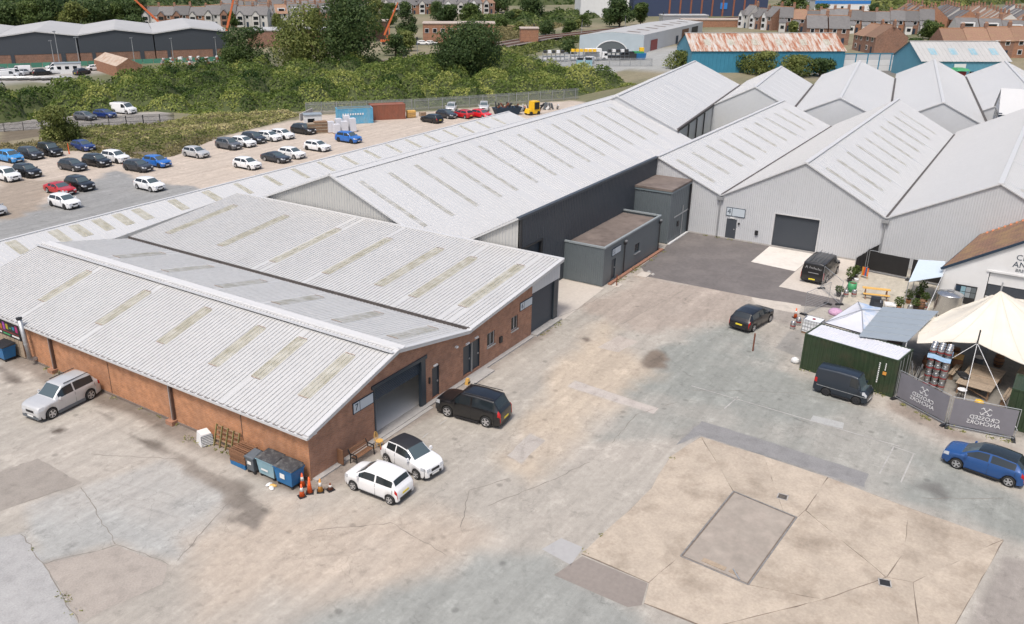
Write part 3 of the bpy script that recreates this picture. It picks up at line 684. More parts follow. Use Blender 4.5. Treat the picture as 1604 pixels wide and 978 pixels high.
roof_slope(u7, (14.72, -.22, 3.44), (0, 1, 0), LY + .5, (-7.32, 0, 1.44), [(c - .5, c + .5, .2, .75) for c in (1.9, 6.4, 11.8, 17.4, 23.2, 29.0)], M['roof'], M['light_pale'], .3, .1, .03, flank_shade=M['rib_back'])
roof_slope(u7, (14.95, -.22, 3.55), (0, 1, 0), LY + .2, (12.4, 0, 1.25), [(c - .42 + j, c + .42 + j, .17 + v, .78 + v) for c, j, v in ((2.3, 0, .02), (6.2, .08, -.01), (9.7, -.05, .015), (14.6, .04, 0), (20.0, 0, -.02), (26.4, .1, .01), (33.0, 0, .0))], M['roof'], M['light'])
MB().box(14.64, 15.02, -.1, LY + .2, 3.33, 3.425).build('valley_gutter', M['valley'], u7)
MB().box(14.86, 14.93, -.1, LY, 3.426, 3.585).build('valley_shadow_strip', M['valley'], u7)  # dark strip painted as the shadow line below the raised eave
rc = MB(); rc.bar((7.1, -.24, 4.835), (7.1, LY + .3, 4.835), .62, .03, (.25, 0, 1)); rc.bar((7.72, -.24, 4.845), (7.72, LY + .3, 4.845), .62, .03, (-.2, 0, 1)); rc.tube((7.4, -.25, 4.9), (7.4, LY + .3, 4.9), .1, n=8); rc.build('ridge_cap', M['trim'], u7)
gt = MB(); gt.box(-.36, -.2, -.3, LY + .3, 2.70, 2.84); gt.build('gutter', M['trim'], u7)
gs = MB()
for k in range(60): gs.box(-.31, -.25, .1 + k * .6, .5 + k * .6, 2.835, 2.847)
gs.build('gutter_trough', M['valley'], u7)['kind'] = 'stuff'
for (x0, z0), (x1, z1) in zip(RX[:-1], RX[1:]):
    vg = MB(); vg.bar((x0, -.25, z0 - .05), (x1, -.25, z1 - .05), .08, .24, (0, 0, 1)); vg.bar((x0, -.14, z0 + .045), (x1, -.14, z1 + .045), .34, .03, (0, 0, 1))
    vg.build('verge_trim', M['trim'], u7)
ht = MB(); ht.box(27.18, 27.5, -.25, LY, 4.72, 4.87); ht.build('high_edge_trim', M['trim'], u7)
for y in (23.4, 11.1):
    p = MB(); p.tube((-.12, y, 2.75), (-.12, y, .25), .07, n=8); p.build('downpipe', M['galv'], u7); MB().box(-.2, -.02, y - .2, y - .06, .2, 2.8).build('steel_channel', mat('brown_steel', (.10, .06, .045), .7, var=.2), u7)
    MB().box(-.45, -.004, y - .3, y + .3, 0, .28).build('pipe_plinth', M['brick_gable'], u7)
for y in (17.2, 5.1): MB().box(-.012, .01, y - .02, y + .02, 0, 2.82).build('movement_joint', M['black'], u7)
MB().box(-.06, -.003, .1, LY, 0, .16).build('plinth', mat('dirty_plinth', S(130, 112, 100), .95, 0, var=.25, scale=1.2), u7)
MB().box(.1, 23.1, -.34, -.003, 0, .09).build('concrete_upstand', M['concrete_grey'], u7)
MB().box(23.16, 27.0, -.5, .1, 0, .16).build('door_sill', M['concrete_grey'], u7)
MB().box(5.31, 10.19, -.6, .4, .014, .035).build('door_ramp', M['concrete_grey'], u7)
# big roller door, half up
dr = MB()
for k in range(10): dr.tube((5.4, .14, 2.36 + k * .105), (9.75, .14, 2.36 + k * .105), .055, n=6)
dr.build('roller_shutter', M['dark_metal'], u7)
MB().box(5.12, 10.3, -.1, -.004, 3.2, 3.42).build('shutter_box', M['dark_metal'], u7)
MB().box(9.75, 10.18, -.05, .2, .03, 3.2).build('shutter_guide', M['dark_metal'], u7)
MB().box(5.31, 5.4, -.04, .2, .03, 3.2).build('shutter_guide', M['dark_metal'], u7)
def door(parent, x0, x1, z0, z1, m, y=.1, knob=True):
    d = MB(); d.box(x0 + .05, x1 - .05, y, y + .05, z0, z1 - .05); o = d.build('door', m, parent)
    f = MB(); f.box(x0, x0 + .05, y - .05, y + .06, z0, z1); f.box(x1 - .05, x1, y - .05, y + .06, z0, z1); f.box(x0 + .05, x1 - .05, y - .05, y + .06, z1 - .05, z1); f.build('door_frame', M['dark_metal'], parent)
    if knob: MB().box(x1 - .2, x1 - .1, y - .05, y - .002, z0 + .95, z0 + 1.05).build('handle', M['galv'], o)
    return o
door(u7, 10.88, 11.68, .12, 2.22, M['dark_metal'])
door(u7, 14.3, 15.27, .25, 2.36, M['dark_metal']); door(u7, 15.33, 16.3, .25, 2.36, M['dark_metal'])
MB().box(15.27, 15.33, -.03, .1, .25, 2.36).build('door_post', M['galv'], u7)
MB().box(14.1, 16.6, -1.0, -.36, 0, .1).build('doorstep', M['concrete_grey'], u7)
for (x0, x1, z0, z1) in op7[3:]:
    f = MB(); f.box(x0, x0 + .06, .06, .14, z0, z1); f.box(x1 - .06, x1, .06, .14, z0, z1); f.box(x0 + .06, x1 - .06, .06, .14, z1 - .06, z1); f.box(x0 + .06, x1 - .06, .06, .14, z0, z0 + .06); f.box((x0 + x1) / 2 - .03, (x0 + x1) / 2 + .03, .06, .13, z0 + .06, z1 - .06)
    wf = f.build('window', M['white'], u7)
    for a, b in ((x0 + .06, (x0 + x1) / 2 - .03), ((x0 + x1) / 2 + .03, x1 - .06)): MB().box(a, b, .09, .1, z0 + .06, z1 - .06).build('pane', M['glass'], wf)
    bars = MB()
    for k in range(6): bars.box(x0 + .1 + k * .15, x0 + .115 + k * .15, -.02, 0, z0 - .03, z1 + .03)
    bars.build('window_bars', M['steel_dark'], wf)
    MB().box(x0 - .06, x1 + .06, -.07, .06, z0 - .09, z0 - .003).build('sill', M['concrete_grey'], u7)
# roller door of the next unit under the same roof
w = MB(); wall_strips(w, [23.15, 26.5, 27.3], lambda u: roof7(u) - .05, [], lambda u, z, d: (u, d, z), z0=3.3); sheet(w, lambda u: (23.15 + u, -.004, 3.3), lambda u: (23.15 + u, -.004, roof7(23.15 + u) - .05), 4.15, .25, .1, .02, (0, -1, 0)); w.build('upper_cladding', M['clad'], u7)
dr = MB(); sheet(dr, lambda u: (23.2, .1, .17 + u), lambda u: (26.45, .1, .17 + u), 3.12, .1, .06, .02, (0, -1, 0)); dr.build('roller_shutter', M['clad_dark'], u7)
MB().box(26.45, 27.05, -.03, .3, .17, 3.3).build('corner_post', M['dark_metal'], u7); MB().box(26.4, 26.46, -.05, .05, .17, 3.3).build('shutter_guide', M['dark_metal'], u7)
# wall fittings
for (x, z) in ((.42, 2.72), (13.45, 2.75)):
    MB().box(x - .1, x + .1, -.16, -.004, z - .05, z + .06).build('wall_lamp', M['white'], u7)
for (x, z) in ((11.2, 2.36), (14.75, 2.5), (15.8, 2.55)): MB().box(x - .18, x + .18, -.1, -.004, z - .05, z + .05).build('bulkhead_lamp', M['white'], u7)
MB().box(18.7, 19.0, -.12, -.004, 1.05, 1.5).build('meter_box', M['black'], u7)
MB().box(10.5, 10.62, -.08, -.004, 1.35, 1.75).build('key_pad', M['black'], u7)
# painted sign boards
def unit_sign(name, num, x0, x1, z0, z1, label, plane='y', p=0.0):
    t = thing(name, label=label, cat='sign')
    if plane == 'y':
        MB().box(x0, x1, p - .05, p - .012, z0, z1).build('frame', M['ink'], t)
        MB().box(x0 + .05, x0 + .55, p - .058, p - .051, z0 + .05, z1 - .05).build('number_panel', M['sign_white'], t)
        MB().box(x0 + .6, x1 - .05, p - .058, p - .051, z0 + .05, z1 - .05).build('name_panel', M['sign_white'], t)
        put_text(num, (z1 - z0) * .85, (x0 + .3, p - .062, (z0 + z1) / 2), (1, 0, 0), (0, 0, 1), M['ink'], t, name='numeral')
    else:                                                   # faces -x, reads towards -y
        MB().box(p - .05, p - .012, x1, x0, z0, z1).build('frame', M['ink'], t)
        MB().box(p - .058, p - .051, x0 - .55, x0 - .05, z0 + .05, z1 - .05).build('number_panel', M['sign_white'], t)
        MB().box(p - .058, p - .051, x1 + .05, x0 - .6, z0 + .05, z1 - .05).build('name_panel', M['sign_white'], t)
        put_text(num, (z1 - z0) * .85, (p - .062, x0 - .3, (z0 + z1) / 2), (0, -1, 0), (0, 0, 1), M['ink'], t, name='numeral')
    return t
unit_sign('unit_sign', '7', 3.5, 5.25, 2.38, 3.06, 'pale board with the number 7 on the brick gable beside the open door')
unit_sign('unit_sign', '6', 21.4, 23.12, 2.5, 3.14, 'pale board with the number 6 on brick beside the closed dark shutter')
# shop sign, gate and flue at the far left end of the side wall
sg = thing('graffiti_sign', label='black sign with coloured lettering high on the brick wall at the left edge', cat='sign')
MB().box(-.14, -.07, 26.9, 31.5, 1.35, 2.66).build('board', M['black'], sg)
cols = [(.65, .05, .25), (.05, .35, .6), (.1, .5, .2), (.7, .55, .05), (.5, .1, .55), (.7, .25, .03)]
cm = [mat('sign_colour', tuple(v * .55 for v in c), .6, var=.1) for c in cols]
for k in range(11):
    y = 27.15 + k * .4
    q = MB(); q.box(-.15, -.142, y, y + .28, 1.9 + .12 * math.sin(k), 2.25 + .15 * math.cos(k * 1.7)); q.build('letter', cm[k % 6], sg)
for k in range(4): MB().box(-.15, -.142, 27.1 + k * 1.1, 27.1 + k * 1.1 + .9, 1.46, 1.58).build('small_print', cm[(k * 2) % 6] if k % 2 else M['white_print'], sg)
MB().box(-.15, -.142, 27.1, 31.3, 1.68, 1.74).build('red_line', M['red'], sg)
gte = MB()
for k in range(9): gte.box(-.12, -.07, 26.9 + k * .5, 27.36 + k * .5, .08, 1.34)
tag(gte.build('boarded_gate', M['wood_g']), 'grey boarded gate under the coloured sign at the left edge', 'gate')
fl = thing('metal_flue', (-.45, 25.6, 0), 0, 'tall grey metal flue pipe with dark cap standing against the brick wall', 'flue')
f = MB(); f.tube((0, 0, .55), (0, .35, 3.35), .16, .16, n=14); f.build('pipe', M['galv'], fl, True)
MB().tube((0, .35, 3.35), (0, .365, 3.47), .2, .2, n=14).build('cap', M['black'], fl); MB().tube((0, .13, 1.55), (0, .14, 1.63), .175, .175, n=14).build('collar', M['galv'], fl)
MB().bar((0, 0, .55), (.42, -.05, .4), .2, .2).build('outlet', M['galv'], fl)

# ---------------------------------------------------------------- the long warehouse behind it
lw = thing('long_warehouse', label='long white-roofed warehouse with dark anthracite side wall', cat='warehouse')
X0, X1 = 27.8, 86.0
mainlights = [(29.7, 1), (33.8, 1), (37.8, 1), (41.9, 1), (45.0, 1), (49.0, 1), (53.0, 1), (57.0, 1), (61.0, 1), (65.0, 1), (69.0, 1), (73.0, 1), (77.0, 1), (81.0, 1)]
roof_slope(lw, (X0 - .15, 11.35, 3.15), (1, 0, 0), X1 - X0 + .3, (0, 12.05, 4.95), [(c - X0 - .2, c - X0 + .32, .25, .85) for c, _ in mainlights], M['roof2'], M['light_pale'], .5, .07, .03)
roof_slope(lw, (X0 - .15, 11.35, 3.15), (1, 0, 0), X1 - X0 + .3, (0, -7.5, 4.14), [], M['roof2'], M['light_pale'], .5, .07, .03)
roof_slope(lw, (X0 - .15, 36.0, 3.35), (1, 0, 0), X1 - X0 + .3, (0, -12.6, 4.75), [], M['roof2'], M['light_pale'], .5, .07, .03)
rc = MB(); rc.bar((X0 - .2, 23.1, 8.05), (X1 + .2, 23.1, 8.05), .6, .03, (0, -.4, 1)); rc.bar((X0 - .2, 23.7, 8.06), (X1 + .2, 23.7, 8.06), .6, .03, (0, .4, 1)); rc.tube((X0 - .2, 23.4, 8.13), (X1 + .2, 23.4, 8.13), .11, n=8); rc.build('ridge_cap', M['trim'], lw)
MB().box(X0 - .2, 55.0, 3.78, 4.1, 7.12, 7.32).build('parapet_trim', M['clad_dark'], lw)
MB().box(X0, X1, 11.2, 11.5, 3.05, 3.18).build('valley_gutter', M['valley'], lw)
def rake(y): return 8.1 - (y - 23.4) * .377 if y > 23.4 else (8.1 - (23.4 - y) * .411 if y > 11.35 else 3.15 + (11.35 - y) * .552)
w = MB(); w.m2 = M['clad_flank']; sheet(w, lambda u: (X0, 3.95 + u, 0), lambda u: (X0, 3.95 + u, rake(3.95 + u) - .05), 32, .3, .1, .035, (-1, 0, 0)); w.build('gable_wall', M['clad_beige'], lw)
for a, b in ((3.95, 11.35), (11.35, 23.4), (23.4, 36.0)): MB().bar((X0 - .12, a, rake(a) - .02), (X0 - .12, b, rake(b) - .02), .3, .14).build('verge_trim', M['trim'], lw)
w = MB(); sheet(w, lambda u: (X0 + .15 + u, 3.92, 4.6 if u < 3.6 else 0), lambda u: (X0 + .15 + u, 3.92, 7.15), 55 - X0 - .15, .3, .1, .03, (0, -1, 0)); w.build('side_wall', M['clad_dark'], lw)
w = MB(); w.quad((55, 3.9, 0), (X1, 3.9, 0), (X1, 3.9, 7), (55, 3.9, 7)); w.poly([(X1, 3.95, 0), (X1, 36, 0), (X1, 36, 3.2), (X1, 23.4, 8), (X1, 11.35, 3.1), (X1, 3.95, 7.1)]); w.quad((X0, 36, 0), (X1, 36, 0), (X1, 36, 3.3), (X0, 36, 3.3)); w.build('rear_wall', M['clad'], lw)
d = MB(); sheet(d, lambda u: (X0 + .3, 4.1, u), lambda u: (X0 + 3.5, 4.1, u), 4.55, .1, .06, .02, (0, -1, 0)); d.build('roller_shutter', M['dark_metal'], lw)
MB().box(X0, X0 + .28, 3.84, 4.05, 0, 7.1).build('corner_post', M['steel_dark'], lw); MB().box(X0 + .2, X0 + 3.7, 3.84, 3.98, 4.55, 4.68).build('lintel', M['steel_dark'], lw); MB().box(X0 + 3.45, X0 + 3.6, 3.86, 4.05, 0, 4.55).build('door_post', M['steel_dark'], lw)

# low lean-to along the car park
st = thing('lean_to_shed', label='long low white lean-to roof with yellowed rooflights beside the car park', cat='shed')
sl = [7.8, 11.6, 13.6, 15.8, 17.9, 20.0, 24.1, 28.3, 32.3, 36.5, 40.7, 44.9, 49.0, 53.2, 57.4, 61.5, 65.7, 69.9, 74.0, 78.2, 82.4]
sl0 = [3.6, -.6, -4.8, -9]
XS, XE = -14.0, 88.2
roof_slope(st, (XS, 35.45, 2.18), (1, 0, 0), XE - XS, (0, 6.35, 1.84), [(c - XS - .45, c - XS + .45, .6, .94) for c in sl0 + sl[:8]] + [(c - XS - .3, c - XS + .3, .55, .94) for c in sl[8:]], M['roof2'], M['light'], .5, .07, .03, )
MB().box(XS, XE, 41.66, 41.96, 3.72, 4.08).build('parapet_trim', M['trim'], st)
w = MB(); sheet(w, lambda u: (XS + u, 41.9, 0), lambda u: (XS + u, 41.9, 3.75), XE - XS, .5, .1, .03, (0, 1, 0)); w.build('outer_wall', M['clad'], st)
w = MB(); w.poly([(XE - .1, 35.5, 0), (XE - .1, 41.8, 0), (XE - .1, 41.8, 3.9), (XE - .1, 35.5, 2.1)]); w.build('end_wall', M['clad'], st)
MB().box(XE - .12, XE + .06, 35.4, 41.9, 0, 1).xform(Matrix.Identity(4)).build('end_plinth', M['concrete_grey'], st)

# ---------------------------------------------------------------- grey office cabin 5 and tall grey store
of = thing('office_block', label='low slate-grey clad office with flat brown felt roof, marked 5', cat='office')
w = MB(); sheet(w, lambda u: (35.4, 3.9 - u, .05), lambda u: (35.4, 3.9 - u, 3.42), 3.75, .2, .07, .03, (-1, 0, 0)); w.build('end_wall', M['clad_mid'], of)
w = MB(); opo = [(37.0, 37.85, .1, 1.95), (41.8, 42.85, 1.22, 2.05)]
wall_strips(w, [35.4, 47.4], lambda u: 3.42, opo, lambda u, z, dd: (u, .15 + dd, z), .12, .05); w.build('front_wall', M['clad_mid'], of)
w = MB(); w.quad((47.4, .15, 0), (47.4, 3.9, 0), (47.4, 3.9, 3.42), (47.4, .15, 3.42)); w.build('far_wall', M['clad_mid'], of)
MB().box(35.5, 47.3, .25, 3.9, 3.12, 3.2).build('felt_roof', M['felt'], of)
pp = MB(); pp.box(35.33, 35.53, .06, 3.9, 3.38, 3.52); pp.box(47.3, 47.48, .06, 3.9, 3.38, 3.52); pp.box(35.53, 47.3, .06, .26, 3.38, 3.52); pp.build('parapet', mat('parapet_grey', (.26, .29, .30), .5, var=.06), of)
door(of, 37.0, 37.85, .1, 1.95, M['dark_metal'], .22)
f = MB(); f.box(41.8, 42.85, .2, .24, 1.22, 1.28); f.box(41.8, 42.85, .2, .24, 1.99, 2.05); f.box(41.8, 41.86, .2, .24, 1.28, 1.99); f.box(42.79, 42.85, .2, .24, 1.28, 1.99); f.box(42.3, 42.35, .2, .24, 1.28, 1.99); wf = f.build('window', M['dark_metal'], of)
MB().box(41.86, 42.79, .225, .235, 1.28, 1.99).build('pane', M['glass'], wf); MB().box(41.7, 42.95, .02, .147, 1.14, 1.2).build('sill', M['galv'], of)
for x in (39.4, 47.25):
    p = MB(); p.tube((x, .06, .1), (x, .06, 2.75), .05, n=8); p.box(x - .14, x + .14, -.06, .14, 2.75, 3.0); p.build('downpipe', M['black'] if x < 40 else M['black'], of)
    MB().box(x - .16, x + .16, -.08, .05, 3.0, 3.12).build('hopper', M['galv'], of)
MB().box(36.2, 47.9, -.28, .02, 0, .13).build('brick_edging', M['kerb'], of)
MB().box(47.6, 47.9, .02, 1.1, 0, .12).build('brick_edging', M['kerb'], of)
unit_sign('unit_sign', '5', 36.9, 38.65, 2.3, 2.94, 'pale board with the number 5 on the slate-grey office', 'y', .15)
MB().box(36.0, 36.9, -1.1, -.45, .006, .05).build('paving_slab', M['concrete'], None)
tag(bpy.data.objects['paving_slab'], 'small pale paving slab on the ground in front of the grey office', 'slab')
pv = MB().box(39.6, 40.9, -2.0, -1.1, .006, .06).build('rubble_slab', M['concrete']); tag(pv, 'broken pale concrete slab lying near the edge of the dark tarmac', 'slab')
for (a, b, c, dd) in ((40.9, 41.3, -1.8, -1.5), (40.6, 40.9, -2.3, -2.05)): tag(MB().tbox(a, b, c, dd, .004, .12, .06, .05).build('rubble', M['concrete_grey']), 'lump of rubble ' + ('beside' if a > 40.8 else 'in front of') + ' the broken concrete slab', 'rubble')
tp = MB(); tp.tube((36.3, -.75, 0), (36.3, -.75, 1.0), .05, n=8); tag(tp.build('bollard', M['rust']), 'short rusty steel post standing at the corner of the grey office', 'post')

tw = thing('grey_store', label='tall slate-grey clad store with brown felt roof in the corner by unit 4', cat='store')
w = MB(); sheet(w, lambda u: (49.8, 3.9 - u, .05), lambda u: (49.8, 3.9 - u, 5.1), 3.75, .25, .09, .035, (-1, 0, 0)); w.build('front_wall', M['clad_mid'], tw)
w = MB(); sheet(w, lambda u: (49.8 + u, .15, .1), lambda u: (49.8 + u, .15, 5.1), 5.1, .5, .04, .012, (0, -1, 0)); w.build('side_wall', M['clad_mid'], tw)
MB().box(49.66, 54.95, .03, 3.9, 5.22, 5.42).build('felt_roof', M['felt'], tw); MB().box(49.7, 54.93, .06, 3.9, 5.02, 5.216).build('fascia', mat('fascia_grey', (.17, .21, .225), .5, var=.05), tw)
MB().box(54.7, 54.92, .0, .14, 0, 5.02).build('corner_trim', M['black'], tw)
MB().box(49.72, 54.9, -.1, .1, 0, .1).build('base_flashing', M['white'], tw)
MB().box(50.9, 54.6, .08, .128, 2.38, 2.5).build('brace_rail', M['galv'], tw); MB().box(53.1, 53.22, .08, .128, .1, 2.376).build('brace_post', M['galv'], tw); MB().box(53.1, 53.22, .08, .128, 2.504, 3.2).build('brace_post', M['galv'], tw)
MB().box(51.9, 52.3, .05, .128, 1.3, 1.8).build('control_box', M['black'], tw)

# ---------------------------------------------------------------- unit 4 and its neighbours
def bay(name, label, ys, yr, ye, zs, zr, ze, xe, lights=True, opens=(), X4=55.0):
    """one pitched bay running away along +x: left eave ys, ridge yr, right eave ye"""
    t = thing(name, label=label, cat='warehouse')
    L_ = xe - X4 + .1
    lt = [(c, c + .7, .22, .82) for c in np.arange(2.0, L_ - 3, 4.4)] if lights else []
    if ys is not None:
        roof_slope(t, (X4 - .12, ys, zs), (1, 0, 0), L_, (0, yr - ys, zr - zs), [], M['roof2'], M['light_pale'], .5, .07, .03)
    roof_slope(t, (X4 - .12, ye, ze), (1, 0, 0), L_, (0, yr - ye, zr - ze), lt, M['roof2'], M['light_pale'], .5, .07, .03)
    MB().bar((X4 - .14, yr, zr + .03), (xe, yr, zr + .03), .4, .1).build('ridge_cap', M['trim'], t)
    y0 = ys if ys is not None else yr
    def zt(y): return zr - (y - yr) * (zr - zs) / (ys - yr) if (ys is not None and y > yr) else zr - (yr - y) * (zr - ze) / (yr - ye)
    def zb(y):
        for a, b, h in opens:
            if a > y > b: return h
        return .06
    w = MB(); w.m2 = M['clad_flank']; sheet(w, lambda u: (X4, y0 - u, zb(y0 - u)), lambda u: (X4, y0 - u, zt(y0 - u) - .03), y0 - ye, .2, .07, .03, (-1, 0, 0)); w.build('gable_wall', M['clad'], t)
    w = MB(); w.poly([(xe, y0, 0), (xe, ye, 0), (xe, ye, ze)] + [(xe, yr, zr)] + ([(xe, ys, zs)] if ys is not None else [])); w.build('far_wall', M['clad'], t)
    MB().bar((X4 - .1, ye, ze), (X4 - .1, yr, zr), .16, .1).build('verge_trim', M['trim'], t)
    if ys is not None: MB().bar((X4 - .1, ys, zs), (X4 - .1, yr, zr), .16, .1).build('verge_trim', M['trim'], t)
    MB().box(X4 - .05, xe, ye - .1, ye + .1, ze - .14, ze + .1).build('valley_gutter', M['valley'], t)
    MB().box(X4 - .12, X4 - .035, ye + .1, y0 - .1, 0, .12).build('base_flashing', M['concrete_grey'], t)
    p = MB(); p.tube((X4 - .16, ye, .1), (X4 - .16, ye, ze - .45), .075, n=8); p.box(X4 - .34, X4 - .05, ye - .3, ye + .3, ze - .42, ze - .12); p.build('downpipe', M['galv'], t)
    return t
bay('warehouse_bay', 'white corrugated warehouse end, left of the bay marked 4, behind the grey store', None, 3.95, -3.0, 0, 7.25, 4.25, 101)
u4 = bay('warehouse_bay', 'white corrugated gable-ended warehouse with dark roller shutter, marked 4', -3.0, -10.5, -18.0, 4.25, 8.4, 4.35, 103, True, [(-8.32, -12.52, 3.24)])
bay('warehouse_bay', 'white corrugated gable-ended warehouse behind the tiled brewery building', -18.0, -26.0, -34.0, 4.35, 8.55, 4.4, 106)
d = MB(); sheet(d, lambda u: (55.16, -8.38, u), lambda u: (55.16, -12.46, u), 3.22, .1, .06, .022, (-1, 0, 0)); d.build('roller_shutter', M['clad_dark'], u4)
f = MB(); f.box(54.94, 55.2, -8.38, -8.26, 0, 3.34); f.box(54.94, 55.2, -12.58, -12.46, 0, 3.34); f.box(54.94, 55.2, -12.46, -8.38, 3.23, 3.34); f.build('shutter_frame', M['trim'], u4)
MB().box(54.9, 54.955, -4.82, -3.84, .1, 2.05).build('door', M['clad_dark'], u4); MB().box(54.86, 54.898, -4.7, -4.6, 1.0, 1.1).build('handle', M['galv'], u4)
MB().box(54.85, 54.96, -7.0, -6.72, .85, 1.3).build('vent', M['black'], u4); MB().box(54.85, 54.96, -5.15, -4.98, 1.62, 1.78).build('key_box', M['black'], u4)
MB().box(54.82, 54.96, -4.6, -4.15, 2.12, 2.22).build('bulkhead_lamp', M['white'], u4)
unit_sign('unit_sign', '4', -3.68, -5.55, 2.34, 3.2, 'pale board with the number 4 above the dark door on white cladding', 'x', 54.97)

# ---------------------------------------------------------------- far row of pitched sheds, turned a little
AR = R(8.4)
def far_bay(u0, u1, vl, vr, ve, zl, zr, ze, label, skew=0, nl=0):
    t = thing('far_shed', (0, 0, 0), AR, label, 'shed', None)
    roof_slope(t, (u0, vl, zl), (1, 0, 0), u1 - u0, (0, vr - vl, zr - zl), [], M['roof2'], M['light_pale'], 1.0, .08, .03)
    lt = [(c, c + .8, .2, .8) for c in np.linspace(3, u1 - u0 - 4, nl)] if nl else []
    roof_slope(t, (u0, ve, ze), (1, 0, 0), u1 - u0, (0, vr - ve, zr - ze), lt, M['roof2'], M['trim'], 1.0, .08, .03)
    for x, nm in ((u0, 'gable_wall'), (u1, 'far_wall')):
        w = MB(); w.poly([(x, vl, 0), (x, ve, 0), (x, ve, ze), (x, vr, zr - .03), (x, vl, zl)]); w.build(nm, M['clad'], t)
    w = MB(); w.quad((u0, ve + .05, 0), (u1, ve + .05, 0), (u1, ve + .05, ze), (u0, ve + .05, ze)); w.quad((u0, vl - .05, 0), (u1, vl - .05, 0), (u1, vl - .05, zl), (u0, vl - .05, zl)); w.build('side_walls', M['clad'], t)
    MB().bar((u0 - .1, vr, zr + .02), (u1 + .1, vr, zr + .02), .4, .1).build('ridge_cap', M['trim'], t)
    for x in (u0 - .05, u1 + .05): MB().bar((x, ve, ze), (x, vr, zr), .2, .14).build('verge_trim', M['trim'], t); MB().bar((x, vl, zl), (x, vr, zr), .2, .14).build('verge_trim', M['trim'], t)
    MB().box(u0, u1, ve - .16, ve + .16, ze - .2, ze + .16).build('valley_gutter', M['valley'], t)
    return t
f1 = far_bay(86.5, 137, 18.2, 9.5, .8, 4.4, 8.4, 4.4, 'leftmost far white shed, its roof striped with pale rooflights', 0, 14)
for u in (93, 98.5, 104): MB().box(u, u + .18, .55, .74, 0, 4.2).build('post', M['steel_dark'], f1)
far_bay(111.5, 143.5, .8, -5.25, -11.3, 4.4, 7.5, 4.4, 'second far white shed from the left, in front of bushes', 0, 7)
far_bay(105, 160, -11.3, -18.0, -24.8, 4.4, 7.5, 4.4, 'middle far white shed, third from the left, below the white yard wall')
far_bay(106.5, 169, -24.8, -31.2, -37.3, 4.4, 7.5, 4.4, 'fourth far white shed, with a dark gutter on its right side')
far_bay(123, 172, -37.3, -43.7, -50, 4.4, 7.5, 4.4, 'rightmost far white shed, behind the small windowed gable', 0, 5)
sh = thing('windowed_gable_house', (0, 0, 0), AR, 'small white gable building with dark windows among the far roofs at right', 'building')
v0 = -38.5
w = MB(); w.poly([(109.2, v0, 0), (117.2, v0, 0), (117.2, v0, 6.2), (113.2, v0, 9), (109.2, v0, 6.2)]); w.quad((109.2, v0, 0), (109.2, v0 - 14, 0), (109.2, v0 - 14, 6.2), (109.2, v0, 6.2)); w.quad((117.2, v0, 0), (117.2, v0 - 14, 0), (117.2, v0 - 14, 6.2), (117.2, v0, 6.2)); w.build('wall', M['clad'], sh)
for s in (-1, 1): w = MB(); w.quad((113.2 + s * 4.3, v0 + .2, 6.0), (113.2 + s * 4.3, v0 - 14, 6.0), (113.2, v0 - 14, 9.05), (113.2, v0 + .2, 9.05)); w.build('roof', M['roof2'], sh)
for x, z in ((111.6, 5.6), (113.4, 5.6), (115.2, 5.6), (113.2, 7.4)):
    f = MB().box(x - .5, x + .5, v0 + .01, v0 + .08, z - .6, z + .55).build('window', M['white'], sh); MB().box(x - .4, x + .4, v0 + .082, v0 + .1, z - .5, z + .45).build('pane', M['glass'], f)
MB().box(109.0, 109.3, v0 - .2, v0 + .2, 3.5, 6.2).build('corner_pipe', M['ink'], sh)
# ---------------------------------------------------------------- vehicles
def interp(x, pts):
    xs = [p[0] for p in pts]; zs = [p[1] for p in pts]
    return float(np.interp(x, xs, zs))

